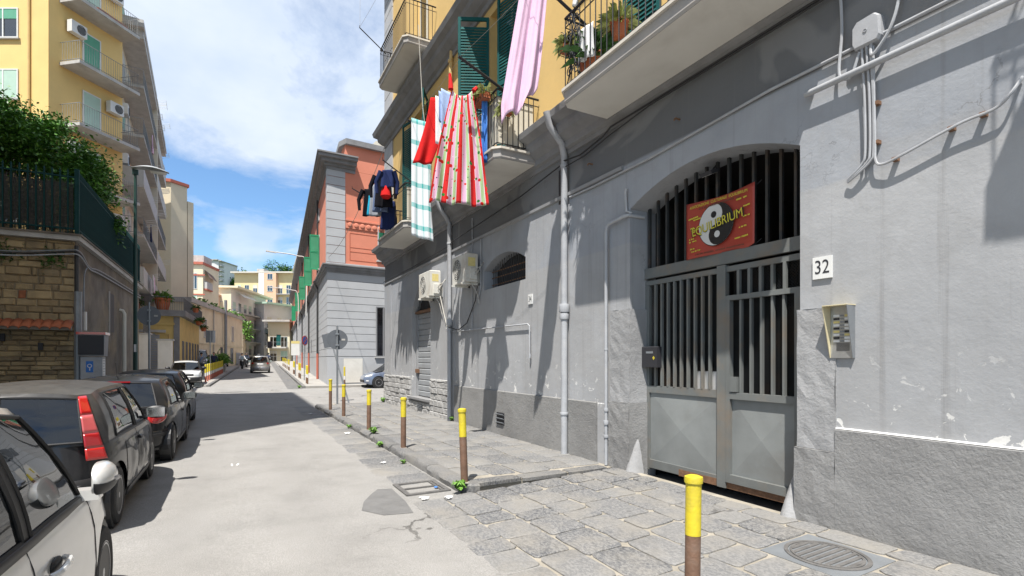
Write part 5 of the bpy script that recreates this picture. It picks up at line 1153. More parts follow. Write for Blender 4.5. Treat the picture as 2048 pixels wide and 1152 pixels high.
    for y in (-.36, .36):
        s = MB(); s.obox((xf - .18, y, zfl + .12), (.07, 0, .0), (0, .23, 0), (-.10, 0, .36)); s.obox((xf - .26, y, zfl + .50), (.04, 0, 0), (0, .12, 0), (-.015, 0, .075)); s.build('seat', 'seat_cloth', root, 40, local=True)
    MB().obox((xf - 1.05, 0, zfl + .05), (.07, 0, 0), (0, .58, 0), (-.08, 0, .28)).build('rear_seat', 'seat_cloth', root, local=True)
    MB().grid(lambda u, v: (xwb - .38 - .35 * (v - .5) + .4 * (v < .5) * (0.5 - v), (u - .5) * 2 * (Wd - .14), zfl + .06 + .05 * math.sin(math.pi * v) + .02 * math.sin(math.pi * u)), 10, 6).box(xwb - .6, xwb - .2, -Wd + .14, Wd - .14, zfl - .2, zfl + .05).build('dashboard', 'dash_grey', root, 40, local=True)
    st = MB(); cxs, cys, czs = xwb - .72, .36, zfl + .08
    ring_ = [(cxs + .06 * math.sin(a), cys + .185 * math.cos(a), czs + .175 * math.sin(a)) for a in [2 * math.pi * k / 20 for k in range(21)]]
    st.tube(ring_, .015, 6); st.obox((cxs, cys, czs), (.02, 0, .0), (0, .06, 0), (.02, 0, .055)); st.box(cxs - .01, cxs + .01, cys - .18, cys + .18, czs - .02, czs + .02); st.build('steering_wheel', 'black_trim', root, local=True)
    MB().obox((xwb - .62, 0, H - .19), (.012, 0, 0), (0, .11, 0), (0, 0, .03)).build('inner_mirror', 'black_trim', root, local=True)
    # door mirrors
    mm = sp.get('mirror', 'black_trim'); kA = nK - 3
    for sg in (1, -1):
        p = gpt(kA - .12, .12); x, y, z = p.x - .05, p.y, p.z + .03
        b = MB(); b.grid(lambda u, v: (x + .075 * math.sin(math.pi * v) * math.cos(2 * math.pi * u) * (1.25 if math.cos(2 * math.pi * u) > 0 else .55), sg * (y + .15 - .125 * math.cos(math.pi * v)), z + .05 + .085 * math.sin(math.pi * v) ** .7 * math.sin(2 * math.pi * u)), 14, 8)
        if not (sp.get('folded') and sg < 0):
            mo = b.build('door_mirror', mm, root, True, local=True); MB().obox((x - .045, sg * (y + .15), z + .05), (.002, 0, 0), (0, .1, 0), (0, 0, .062)).build('mirror_glass', 'chrome', mo, local=True); MB().obox((x + .02, sg * (y + .03), z), (.03, 0, 0), (0, .05, .02 * sg), (0, 0, .018)).build('mirror_arm', 'black_trim', mo, local=True)
    if sp.get('handles', True):
        for xh in sp.get('handles_x', []):
            for sg in (1, -1):
                q = surf(s_of_x(xh), zs(xh) - .13, .02); MB().obox((q.x, q.y * sg, q.z), (.09, 0, 0), (0, .012, 0), (0, 0, .017)).build('door_handle', sp.get('handle_m', pm), root, local=True)
    return root_api
# key columns: (belt x,y) (roof x,y) kind of the panel that follows; rear centre to front centre
def hatch_gh(xrb, xrr, xwb, xwr, wb, wr, xb=.05, xq=-.75, cpill=.28):
    return [((xrb, 0), (xrr, 0), 'rear_window'), ((xrb + .03, wb * .80), (xrr + .03, wr * .82), None), ((xrb + .14, wb * .985), (xrr + .16, wr * .99), None), ((xrb + .14 + cpill, wb), (xrr + .16 + cpill * .75, wr), 'rear_side_window'),
            ((xb - .05, wb + .005), (xb - .10, wr + .005), None), ((xb + .05, wb + .005), (xb + .0, wr + .005), 'front_side_window'), ((xwb - .50, wb * .99), (xwr - .05, wr * .99), None), ((xwb - .34, wb * .95), (xwr + .06, wr * .93), 'windshield'), ((xwb, 0), (xwr + .12, 0), None)]
# silver hatchback nearest the camera
SIL = dict(L=3.95, W=1.70, H=1.56, paint='silver_paint', axf=1.24, axr=-1.22, r=.305, belt=[(-2, .93), (-1, .93), (.3, .90), (.95, .87), (1.5, .80), (1.9, .68)], roof=[(-1.7, 1.42), (-1.0, 1.54), (0, 1.56), (.5, 1.50), (.9, 1.38)], gh=hatch_gh(-1.72, -1.30, 1.34, .42, .79, .60, -.12), gaps=(-.16, .88), mirror='silver_paint', folded=True, handles=False, handles_x=(), spokes=8, trim_r=.012)
ap = car('silver_hatchback', 'silver white hatchback with folded mirror, parked nearest at the left edge', (3.02, 6.66, rz(3, 6.6)), 0, SIL, 'cars parked along the left kerb')
rt = ap['root']
# folded mirror, shell outwards with indicator strip; shutline, handle, waist moulding
p0 = ap['gpt'](6.0, .1); mx, my, mz = p0.x + .02, -(p0.y + .11), p0.z + .02
shell = MB(); shell.grid(lambda u, v: (mx - .03 + .19 * math.cos(math.pi * v) * (1.0 if math.cos(math.pi * v) < 0 else .9), my - .075 * math.sin(math.pi * v) ** .8 * max(-.35, math.cos(2 * math.pi * u)), mz + .075 + .088 * math.sin(math.pi * v) ** .65 * math.sin(2 * math.pi * u)), 20, 14)
so = shell.build('door_mirror', 'silver_paint', rt, True, local=True)
lowr = MB(); lowr.grid(lambda u, v: (mx - .03 + .193 * math.cos(math.pi * v) * (1.0 if math.cos(math.pi * v) < 0 else .9), my - .079 * math.sin(math.pi * v) ** .8 * max(-.35, math.cos(math.pi * (1.08 + .84 * u) )* -1 if False else math.cos(-math.pi * .5 + math.pi * .48 * u)), mz + .072 + .091 * math.sin(math.pi * v) ** .65 * math.sin(-math.pi * .5 + math.pi * .46 * u)), 8, 14); lowr.build('mirror_base', 'black_trim', so, True, local=True)
MB().grid(lambda u, v: (mx - .135 + .2 * u, my - .078 * math.sin(math.pi * (.13 + .68 * u)) ** .8 - .004, mz + .070 + .026 * (v - .5) * (1.3 - u) - .010 * u), 10, 3).build('indicator', 'alloy', so, True, solid=.006, local=True)
MB().obox((mx + .03, my + .08, mz - .03), (.05, 0, 0), (0, .07, 0), (0, 0, .03)).build('mirror_arm', 'silver_paint', so, 40, local=True)
q = ap['surf'](ap['sx'](.10), .745, .0); MB().ball((q.x, -(q.y + .002), q.z), (.085, .016, .04), 12, 8).build('handle_cup', 'black_trim', rt, True, local=True)
MB().tube(catmull([(q.x - .12, -(q.y + .012), q.z - .012), (q.x - .08, -(q.y + .042), q.z - .002), (q.x + .05, -(q.y + .042), q.z + .006), (q.x + .10, -(q.y + .012), q.z + .006)]), [.016] * 19, 8).build('door_handle', 'silver_paint', rt, True, local=True)
MB().grid(lambda u, v: (lambda p: (p.x, -p.y, p.z))(ap['gpt'](3.0 + 3.0 * u, .0 + .07 * v, .012)), 20, 2).build('waist_moulding', 'black_trim', rt, True, solid=.008, local=True)
# dented black three-door with tall tail lamps
PUN = dict(L=3.84, W=1.66, H=1.46, paint='black_paint', axf=1.17, axr=-1.28, belt=[(-2, .90), (-1.2, .90), (.2, .87), (1.0, .84), (1.5, .77), (1.85, .66)], roof=[(-1.7, 1.38), (-1.2, 1.45), (0, 1.46), (.5, 1.40), (.9, 1.30)], gh=[((-1.80, 0), (-1.62, 0), 'rear_window'), ((-1.78, .60), (-1.60, .52), None), ((-1.66, .775), (-1.48, .60), None), ((-1.36, .785), (-1.22, .605), 'rear_side_window'), ((-.30, .79), (-.36, .61), None), ((-.20, .79), (-.26, .61), 'front_side_window'), ((.72, .78), (.12, .60), None), ((.90, .74), (.26, .55), 'windshield'), ((1.24, 0), (.38, 0), None)],
           rear=[(.2, .06), (.34, .0), (.60, .0), (.63, .035), (.9, .07)], gaps=(-.22, .80), spokes=9, glass='car_glass', handles_x=(-.08,))
ap2 = car('black_hatchback', 'dusty black three-door hatchback with dented flank and tall red tail lamps', (7.95, 6.93, rz(8, 6.9)), 0, PUN, 'cars parked along the left kerb')
rt2 = ap2['root']
for sg in (1, -1):
    tl = bpy.data.objects.new('tail_lamp', None); COL.objects.link(tl); tl.parent = rt2; tl.location = (-1.75, sg * .7, .9)
    for nm, v0, v1, m in (('lamp_section', .60, .97, 'lens_red'), ('lamp_section', .24, .595, 'lens_pink'), ('lamp_section', -.06, .235, 'lens_deep'), ('lamp_section', -.30, -.065, 'lens_red')):
        o = MB().grid(lambda u, v: (lambda p: (p.x, p.y * sg, p.z))(ap2['gpt'](1.05 + (.62 + .12 * (.6 - lerp(v0, v1, v))) * u, lerp(v0, v1, v), .02)), 8, 5).build(nm, m, tl, True, solid=.012, local=True); o.matrix_parent_inverse = Matrix.Translation((1.75, -sg * .7, -.9))
ap2['patch']('bumper', 0, 1.10, .28, .58, 'black_trim', .012, nu=16); ap2['patch']('plate_panel', 0, .27, .66, .78, 'paper', .012, nu=3)
# buckled door skin: creased panel standing off the flank
def dent(u, v):
    x = lerp(-.95, .72, u); z = lerp(.30, .80, v); p = ap2['surf'](ap2['sx'](x), z, .004); w = math.sin(math.pi * u) * math.sin(math.pi * v)
    p.y += w * (.012 + .055 * noise.noise((x * 2.6, z * 1.6, 3)) + .03 * abs(noise.noise((x * 5, z * 2.2, 9)))); return (p.x, -p.y, p.z)
MB().grid(dent, 46, 20).build('dented_flank', 'black_paint_clean', rt2, 'all', local=True)
# round-tailed black hatchback
P06 = dict(L=3.83, W=1.65, H=1.43, paint='black_paint_clean', axf=1.18, axr=-1.26, r=.29, nexp=3.6, belt=[(-2, .90), (-1.3, .91), (.2, .86), (1.0, .82), (1.5, .74), (1.85, .62)], roof=[(-1.6, 1.30), (-1.0, 1.41), (-.2, 1.43), (.4, 1.38), (.8, 1.28)], gh=hatch_gh(-1.70, -1.28, 1.30, .30, .75, .56, -.15, cpill=.30), rear=[(.2, .08), (.36, .0), (.56, .0), (.66, .03), (.9, .10)], gaps=(-.2, .82), spokes=6, bow=.10, handles_x=(-.05,))
ap3 = car('black_hatchback', 'glossy black hatchback with roof aerial and oval red tail lamp', (11.86, 6.76, rz(12, 6.8)), R(-.6), P06, 'cars parked along the left kerb')
def ovalp(u, v, s0, s1, z0, z1):
    a, b = 2 * u - 1, 2 * v - 1; a2, b2 = a * math.sqrt(1 - b * b / 2), b * math.sqrt(1 - a * a / 2); return (lerp(s0, s1, .5 + a2 / 2), lerp(z0, z1, .5 + b2 / 2) + .03 * a2)
ap3['patch']('tail_lamp', .50, .92, .66, .88, 'lens_red', .014, shape=ovalp, nu=12, nv=10); ap3['patch']('lamp_core', .56, .80, .69, .79, 'lens_deep', .021, shape=ovalp, nu=10, nv=8)
ap3['patch']('bumper', 0, 1.05, .26, .54, 'black_paint_clean', .014, nu=16); ap3['patch']('bumper_strip', .1, .95, .44, .50, 'black_trim', .022, nu=14, nv=2); ap3['patch']('number_plate', 0, .26, .58, .69, 'paper', .012, nu=3)
p = ap3['gpt'](.0, .98); MB().cyl((p.x + .12, 0, p.z + .03), (p.x + .02, 0, p.z + .30), .004, n=5).lathe([(.022, 0), (.012, .04)], (p.x + .12, 0, p.z + .03), 10).build('roof_aerial', 'black_trim', ap3['root'], local=True)
pg = ap3['gpt']; MB().obox(Vector((pg(0, .95).x - .012, 0, pg(0, .95).z)), (.008, 0, 0), (0, .2, 0), (0, 0, .012)).build('high_brake_lamp', 'lens_deep', ap3['root'], local=True); MB().tube([(pg(0, .06).x - .02, .0, pg(0, .06).z), (pg(.3, .12).x - .03, -.1, pg(.3, .12).z), (pg(.85, .2).x - .02, -.42, pg(.8, .1).z - .01)], .012, 6).build('rear_wiper', 'black_trim', ap3['root'], local=True)
B4 = dict(L=3.9, W=1.64, H=1.46, paint='black_paint_clean', axf=1.2, axr=-1.25, belt=[(-2, .92), (.2, .88), (1.0, .85), (1.5, .77), (1.9, .64)], roof=[(-1.6, 1.36), (-1.0, 1.45), (0, 1.46), (.5, 1.39), (.9, 1.3)], gh=hatch_gh(-1.72, -1.40, 1.30, .32, .77, .57, -.1), gaps=(-.2, .85), spokes=6, handles_x=(-.05,))
car('dark_hatchback', 'black hatchback parked beyond the one with the oval tail lamp', (15.95, 6.82, rz(16, 6.8)), 0, B4, 'cars parked along the left kerb')
# white boxy car facing us
UNO = dict(L=3.68, W=1.56, H=1.42, paint='white_paint', axf=1.08, axr=-1.25, r=.275, nexp=6, belt=[(-2, .92), (0, .89), (.9, .86), (1.5, .80), (1.82, .70)], roof=[(-1.6, 1.36), (-1.0, 1.42), (0, 1.42), (.5, 1.36)], gh=hatch_gh(-1.72, -1.45, 1.15, .36, .72, .56, -.1), front=[(.2, .04), (.36, .0), (.52, .0), (.56, .05), (.78, .08), (.9, .25)], gaps=(-.15, .78), spokes=6, glass='car_glass_dark', handles_x=(-.02,))
a5 = car('white_hatchback', 'small boxy white hatchback with black bumper facing the camera', (34.9, 7.42, rz(34, 7.4)), math.pi + R(2), UNO, 'cars on the far part of the street')
T5 = a5['TOT']; a5['patch']('bumper', T5 - 1.0, T5, .26, .52, 'black_trim', .016, nu=16); a5['patch']('headlamp', T5 - .72, T5 - .42, .57, .70, 'lens_clear', .012); a5['patch']('grille', T5 - .4, T5, .58, .68, 'black_trim', .01); a5['patch']('number_plate', T5 - .24, T5, .36, .46, 'paper', .024, nu=3)
# blue car nosing out of the side street
COR = dict(L=3.9, W=1.7, H=1.48, paint='blue_paint', axf=1.18, axr=-1.3, r=.31, belt=[(-2, .95), (0, .92), (.9, .88), (1.5, .80), (1.9, .64)], roof=[(-1.6, 1.38), (-1.0, 1.47), (0, 1.48), (.5, 1.41), (.9, 1.3)], gh=hatch_gh(-1.75, -1.35, 1.32, .34, .78, .58, -.1), gaps=(-.2, .85), spokes=11, glass='car_glass_dark', mirror='blue_paint', handles_x=(-.02,))
a6 = car('blue_hatchback', 'metallic blue hatchback parked in the side street with its nose toward the street', (29.6, -3.2, gz(29.6)), R(90), COR, 'cars on the far part of the street')
T6 = a6['TOT']; a6['patch']('headlamp', T6 - .98, T6 - .5, .60, .80, 'lens_clear', .012, shape=lambda u, v, s0, s1, z0, z1: (lerp(s0, s1, u), lerp(z0 + .06 * (1 - u), z1 - .10 * u, v))); a6['patch']('bumper_grille', T6 - .5, T6, .32, .46, 'black_trim', .012); a6['patch']('fog_lamp', T6 - .82, T6 - .66, .36, .44, 'lens_clear', .014)
# beige-grey small people carrier driving away
MOD = dict(L=3.8, W=1.7, H=1.58, paint='beige_paint', axf=1.18, axr=-1.3, r=.30, belt=[(-2, .98), (0, .95), (.9, .92), (1.5, .84), (1.85, .7)], roof=[(-1.6, 1.5), (-1.0, 1.57), (0, 1.58), (.5, 1.5), (.9, 1.38)], gh=hatch_gh(-1.78, -1.62, 1.35, .4, .76, .60, -.1), gaps=(-.2, .85), spokes=7, glass='car_glass_dark', handles_x=(-.02,))
a7 = car('beige_people_carrier', 'beige grey small people carrier driving away up the street', (54.2, 2.8, gz(54)), R(-2.6), MOD, 'cars on the far part of the street')
a7['patch']('tail_lamp', .56, .84, .80, 1.0, 'lens_red', .012); a7['patch']('number_plate', 0, .26, .74, .85, 'paper', .012, nu=3); a7['patch']('bumper', 0, 1.0, .26, .56, 'grey_paint', .012, nu=12)
# parked and moving cars farther up the street
for (x, y, rz, pm, nm, lab) in ((60.5, 8.1, 184, 'white_paint', 'white_van', 'white van parked by the cream house behind the yellow posts'), (66, 7.4, 182, 'silver_paint', 'silver_hatchback', 'silver hatchback parked beyond the pedestrians'), (72, 6.4, 182, 'grey_paint', 'dark_grey_hatchback', 'dark grey hatchback parked beside the recycling bins'), (124, 1.3, 178, 'white_paint', 'white_car', 'white car coming down the street far ahead')):
    s = dict(MOD); s['paint'] = pm; ax = car(nm, lab, (x, y, gz(x) + (.12 if y > 5 else 0)), R(rz), s, 'cars on the far part of the street'); ax['patch']('headlamp', ax['TOT'] - .85, ax['TOT'] - .55, .66, .82, 'lens_clear', .012)
    if nm == 'white_van': ax['root'].scale = (1.15, 1.05, 1.3)
# ---------------------------------------------------------------- facade tools for the other houses
glass('far_glass', (.10, .12, .14), .04, .12)
mat('frame_white', (.72, .72, .70), .5, .05, 5); mat('roller_green', (.10, .34, .22), .6, .08, 4); mat('roller_pale', (.42, .58, .48), .6, .06, 3); mat('roller_cream', (.62, .58, .50), .6, .06, 3); mat('concrete', (.46, .445, .42), .85, .12, 2, .15, 30, stain=.5, stainc=(.22, .205, .19)); mat('rail_grey', (.24, .245, .25), .5, .1, 4); mat('parapet', (.46, .455, .44), .8, .08, 2, stain=.3, stainc=(.3, .28, .26))
class Face:
    """a facade from p0 to p1 (plan points); out is the outward side (+1 = left of travel)"""
    def __init__(s, par, p0, p1, out):
        s.par = par; s.p0 = Vector((*p0, 0)); d = Vector((*p1, 0)) - s.p0; s.L = d.length; s.d = d.normalized(); s.n = Vector((-s.d.y, s.d.x, 0)) * out
    def P(s, u, o, z): return s.p0 + s.d * u + s.n * o + Vector((0, 0, z))
    def box(s, name, u0, u1, o0, o1, z0, z1, m, par=None):
        return MB().obox(s.P((u0 + u1) / 2, (o0 + o1) / 2, (z0 + z1) / 2), s.d * (u1 - u0) / 2, s.n * (o1 - o0) / 2, (0, 0, (z1 - z0) / 2)).build(name, m, par or s.par)
    def window(s, u, z, w, h, roller=None, drop=.5, frame='frame_white', shutters=None, sill=True, mull=True):
        e = bpy.data.objects.new('window', None); COL.objects.link(e); e.location = s.P(u, 0, z); attach(e, s.par); t = .06; b = MB()
        for a, c, z0, z1 in ((-w / 2, -w / 2 + t, 0, h), (w / 2 - t, w / 2, 0, h), (-w / 2 + t, w / 2 - t, h - t, h), (-w / 2 + t, w / 2 - t, 0, t)) + (((-.03, .03, t, h - t),) if mull else ()): b.obox(s.P(u + (a + c) / 2, .03, z + (z0 + z1) / 2), s.d * (c - a) / 2, s.n * .03, (0, 0, (z1 - z0) / 2))
        b.build('frame', frame, e); s.box('pane', u - w / 2 + t, u + w / 2 - t, .0, .02, z + t, z + h - t, 'far_glass', e)
        if roller: s.box('roller_blind', u - w / 2 + t, u + w / 2 - t, .021, .045, z + h - t - (h - 2 * t) * drop, z + h - t, roller, e)
        if sill: s.box('sill', u - w / 2 - .08, u + w / 2 + .08, .0, .12, z - .07, z, 'parapet', e)
        if shutters:
            for a in (-w / 2 - .03 - w / 2, w / 2 + .03): s.box('shutter', u + a, u + a + w / 2, .01, .05, z, z + h, shutters, e)
        return e
    def balcony(s, u0, u1, z, D=1.1, m='concrete', solid=None, rail='rail_grey', h=1.0, step=.13, t=.16):
        e = bpy.data.objects.new('balcony', None); COL.objects.link(e); e.location = s.P((u0 + u1) / 2, 0, z); attach(e, s.par); s.box('slab', u0, u1, .002, D, z - t, z, m, e)
        if solid:
            s.box('parapet_panel', u0, u1, D - .06, D - .01, z + .003, z + h, solid, e)
            for u in (u0, u1 - .05): s.box('parapet_end', u, u + .05, .01, D - .065, z + .003, z + h, solid, e)
        else:
            b = MB()
            for zz in (z + h, z + .08):
                b.tube([s.P(u0 + .03, .0, zz), s.P(u0 + .03, D - .04, zz), s.P(u1 - .03, D - .04, zz), s.P(u1 - .03, 0, zz)], .018, 4)
            b.build('rail', rail, e); bb = MB(); n = max(2, int((u1 - u0) / step)); pts = [(u0 + .03 + (u1 - u0 - .06) * k / n, D - .04) for k in range(n + 1)] + [(q, D * k / 8) for q in (u0 + .03, u1 - .03) for k in range(1, 8)]
            for uu, oo in pts: bb.tube([s.P(uu, oo, z), s.P(uu, oo, z + h)], .009, 3, False)
            stuff(bb.build('rail_bars', rail, e))
        return e
    def aircon(s, u, z, o=.0):
        e = bpy.data.objects.new('wall_aircon', None); COL.objects.link(e); e.location = s.P(u, o, z); attach(e, s.par); s.box('case', u - .4, u + .4, o + .1, o + .4, z, z + .6, 'plastic_white', e)
        MB().tube([s.P(u + .1 + .22 * math.cos(k * math.pi / 8), o + .41, z + .3 + .22 * math.sin(k * math.pi / 8)) for k in range(17)], .02, 4).build('fan_ring', 'ac_dark', e); s.box('fan', u - .08, u + .28, o + .4, o + .405, z + .12, z + .48, 'ac_dark', e)
        return e
def solid_block(par, name, poly, z0, z1, m):
    return MB().prism([(x, y, z0) for x, y in poly], (0, 0, z1 - z0)).build(name, m, par)
# ---------------------------------------------------------------- the garden wall of tufa blocks, its fence and tree
mat('tufa', (.36, .265, .145), .92, .25, 3.5, .7, 26, stain=.5, stainc=(.13, .11, .085), fine=.3); mat('tufa_pale', (.47, .35, .19), .92, .22, 3.5, .7, 26, stain=.4, stainc=(.16, .13, .1), fine=.3); mat('tufa_dark', (.29, .22, .13), .95, .3, 3, .7, 26, stain=.6, stainc=(.08, .07, .06)); mat('brick_red', (.36, .13, .06), .9, .2, 6, .4, 40)
mat('wall_mortar', (.26, .21, .14), .95, .25, 2.5, .6, 30, stain=.5, stainc=(.09, .08, .07)); mat('old_render', (.155, .13, .105), .95, .38, 1.4, .6, 22, stain=.6, stainc=(.30, .22, .12)); mat('fence_green', (.010, .045, .045), .8, .15, 5, spec=.15); mat('fence_sheet', (.003, .010, .010), .95, .2, 5, spec=.05); mat('reed', (.07, .064, .055), .95, .5, 16, .8, 60)
gwall = thing('garden_wall', 'old tufa block retaining wall with dark mottled render on its street side', 'wall', (18.7, 9.05, -.1))
MB().box(18.72, 30.0, 9.04, 16, -.2, 4.93).build('core', 'wall_mortar', gwall); MB().box(18.75, 30.02, 9.0, 9.039, -.2, 4.93).build('street_render', 'old_render', gwall)  # the street face is a dark mottled brown throughout
z = -.1; row = 0
while z < 4.9:
    h = rnd.uniform(.15, .25) if z > 2.6 else rnd.uniform(.12, .16); h = min(h, 4.92 - z); y = 9.0 - (rnd.uniform(.05, .3) if row % 2 else 0); fx = 18.72 if z > 2.55 else 18.72
    while y < 11.2:
        l = rnd.uniform(.3, .55) if rnd.random() > .12 else rnd.uniform(.1, .2); a, c = max(9.0, y) + .008, y + l - .008
        if c > a + .03:
            mm = rnd.choice(['tufa', 'tufa', 'tufa_pale', 'tufa_dark', 'tufa']) if rnd.random() > .025 or l > .32 else 'brick_red'; p = rnd.uniform(.02, .075); q = .02
            j = lambda: rnd.uniform(-.012, .012); x = fx
            MB().add([(x, a, z + .006), (x, c, z + .006), (x, c, z + h - .006), (x, a, z + h - .006), (x - p + q + j(), a + .01, z + .014), (x - p + q + j(), c - .01, z + .014), (x - p + q + j(), c - .01, z + h - .014), (x - p + q + j(), a + .01, z + h - .014), (x - p + j(), a + q + .01, z + q + .012), (x - p + j(), c - q - .01, z + q + .012), (x - p + j(), c - q - .01, z + h - q - .012), (x - p + j(), a + q + .01, z + h - q - .012)],
                     [(0, 1, 5, 4), (1, 2, 6, 5), (2, 3, 7, 6), (3, 0, 4, 7), (4, 5, 9, 8), (5, 6, 10, 9), (6, 7, 11, 10), (7, 4, 8, 11), (8, 9, 10, 11)]).build('tufa_block', mm, gwall)
        y += l
    z += h; row += 1
MB().box(18.55, 30.05, 8.86, 16, 4.93, 5.06).build('coping', 'concrete', gwall); MB().box(18.5, 30.1, 8.82, 16, 5.06, 5.11).build('coping', 'old_render', gwall)
# lean-to ledge with a row of roof tiles
MB().box(18.50, 18.70, 9.06, 12, 2.42, 2.56).build('tile_bed', 'concrete', gwall)
for k in range(13):
    y = 9.12 + k * .21; MB().grid(lambda u, v: (18.62 - .42 * v, y + .11 * math.cos(math.pi * u), 2.64 - .22 * v + .075 * math.sin(math.pi * u)), 8, 2).build('roof_tile', 'terracotta', gwall, True, solid=.012)
for yy, zz in ((9.72, 1.96), (10.5, 2.2)): MB().box(18.60, 18.66, yy - .05, yy + .05, zz - .1, zz + .1).build('putlog_dark_plate', 'ink', gwall)  # raised black boxes stand in for the shade inside putlog holes
for k, (y, z) in enumerate(((9.5, 4.35), (10.5, 4.45))):
    b = MB()
    for q in range(90): leaves(b, (18.62, y + rnd.gauss(0, .16), z + rnd.gauss(0, .14)), .03, 1, .1, .03)
    stuff(b.build('wall_plant', 'leaf', gwall))
# blind window, pipes and cables on the street side
MB().box(23.3, 24.1, 8.985, 9.01, 2.6, 4.0).build('window_dark_plate', 'ink', gwall); MB().box(23.2, 23.28, 8.97, 9.0, 2.5, 4.05).build('window_trim', 'concrete', gwall)  # flat black plate stands in for the shade of a window recess
MB().tube([(18.55, 8.9, -.1), (18.55, 8.9, 3.5)], .09, 10).build('steel_post', 'galv', gwall); MB().tube([(18.62, 8.95, 3.5), (18.62, 8.95, 4.8)], .05, 8).build('downpipe', 'cable_black', gwall)
MB().tube([(25.2, 8.85, -.1), (25.2, 8.85, 3.4), (25.2, 8.9, 3.5), (25.2, 9.0, 3.52)], .075, 10).build('pale_pipe', 'roller_cream', gwall, True)
for k, dz in enumerate((0, .06, .11)): MB().tube(catmull([(18.5, 12, 4.42 + dz), (18.52, 10.4, 4.38 + dz), (18.54, 9.2, 4.52 + dz), (18.6, 8.88, 4.52 + dz), (20, 8.92, 4.35 + dz * .5), (22, 8.94, 4.42 + dz), (30, 8.94, 4.5 + dz)]), .02, 6).build('wall_cable', ('conduit', 'cable_black', 'galv')[k], gwall)
MB().tube(catmull([(19.9, 8.93, 4.42), (19.4, 8.93, 4.1), (19.3, 8.93, 3.2), (19.3, 8.93, 2.8)]), .018, 6).build('wall_cable', 'galv', gwall); MB().tube([(19.3, 8.9, 2.45), (19.3, 8.9, 3.0)], .05, 8).build('cable_sleeve', 'plastic_white', gwall)
fence = thing('garden_fence', 'dark green iron bar fence with reed screen on top of the garden wall', 'fence', (18.7, 8.95, 5.1))
bar_ = None
for (x, y) in [(18.68, 8.98 + k * .17) for k in range(16)] + [(18.78 + k * .105, 8.95) for k in range(106)]:
    if bar_ is None: bar_ = MB().box(-.017, .017, -.017, .017, 0, 1.78).add([(-.017, -.017, 1.78), (.017, -.017, 1.78), (.017, .017, 1.78), (-.017, .017, 1.78), (.0, 0, 1.84)], [(0, 1, 4), (1, 2, 4), (2, 3, 4), (3, 0, 4)]).build('bar', 'fence_green', fence); o = bar_
    else: o = bar_.copy(); COL.objects.link(o)
    o.location = (x, y, 5.11)
for zz in (5.25, 6.7): MB().box(18.66, 18.70, 8.99, 12, zz, zz + .04).build('rail', 'fence_green', fence); MB().box(18.7, 30, 8.93, 8.97, zz, zz + .04).build('rail', 'fence_green', fence)
MB().box(18.63, 18.73, 8.90, 9.0, 5.11, 6.95).build('corner_post', 'fence_green', fence)
MB().box(18.8, 30, 8.985, 8.995, 5.12, 6.8).build('backing_sheet', 'fence_sheet', fence)
rs = MB()
for k in range(170): y = 9.05 + k * .016; rs.box(18.76 + rnd.uniform(-.01, .01), 18.775, y, y + .011, 5.12, 6.6 + rnd.uniform(-.08, .08))
for zz in (5.3, 5.6, 5.9): rs.box(18.745, 18.755, 9.05, 11.8, zz, zz + .02)
stuff(rs.build('reed_screen', 'reed', fence))
# trees
mat('leaf_dark', (.050, .145, .022), .45, .45, 2.5, spec=.4); mat('leaf_bright', (.11, .27, .035), .45, .4, 2.5, spec=.4); mat('bark', (.10, .075, .05), .9, .3, 6, .5, 30)
def tree(name, lab, base, h, crown, n, leaf=.13, mats=('leaf_dark', 'leaf_bright'), seed=1, group=None):
    """crown: list of (centre, radii) lobes; leaves lie through the outer part of every lobe"""
    t = thing(name, lab, 'tree', base, 0, group); rg = random.Random(seed); B = Vector(base); top = Vector(crown[0][0])
    tr = MB(); tr.tube([B, B.lerp(top, .5) + Vector((.1, .05, 0)), top], [.18 * h / 6, .13 * h / 6, .05], 9)
    for c, r in crown: tr.tube([B.lerp(top, .45), (B.lerp(top, .6) + Vector(c)) / 2, Vector(c)], [.08 * h / 6, .05, .02], 6)
    tr.build('trunk', 'bark', t, True); bs = [MB(), MB()]
    vol = [r[0] * r[1] + r[1] * r[2] for c, r in crown]; tot = sum(vol)
    for (c, r), v in zip(crown, vol):
        c = Vector(c)
        clumps = []
        for _ in range(max(6, int(26 * v / tot * 3))):
            d = Vector((rg.gauss(0, 1), rg.gauss(0, 1), rg.gauss(0, 1))).normalized(); k = rg.uniform(.66, 1.04); clumps.append((c + Vector((d.x * r[0], d.y * r[1], d.z * r[2])) * k, d))
        for _ in range(int(n * v / tot)):
            q, d0 = rg.choice(clumps); s = min(r) * .27; p = q + Vector((rg.gauss(0, s), rg.gauss(0, s), rg.gauss(0, s * .8)))
            d = (Vector((rg.gauss(0, 1), rg.gauss(0, 1), rg.gauss(0, .7))) + d0 * .6).normalized(); up = Vector((rg.gauss(0, .5), rg.gauss(0, .5), 1)).normalized(); w = d.cross(up)
            if w.length < .05: continue
            w = w.normalized() * leaf * .24; l = leaf * rg.uniform(.7, 1.3); b = bs[0 if rg.random() < .62 else 1]
            b.add([p, p + d * l * .5 + w, p + d * l - Vector((0, 0, l * .15)), p + d * l * .5 - w], [(0, 1, 2, 3)])
    for b, m, nm in zip(bs, mats, ('crown', 'young_leaves')): stuff(b.build(nm, m, t))
    return t
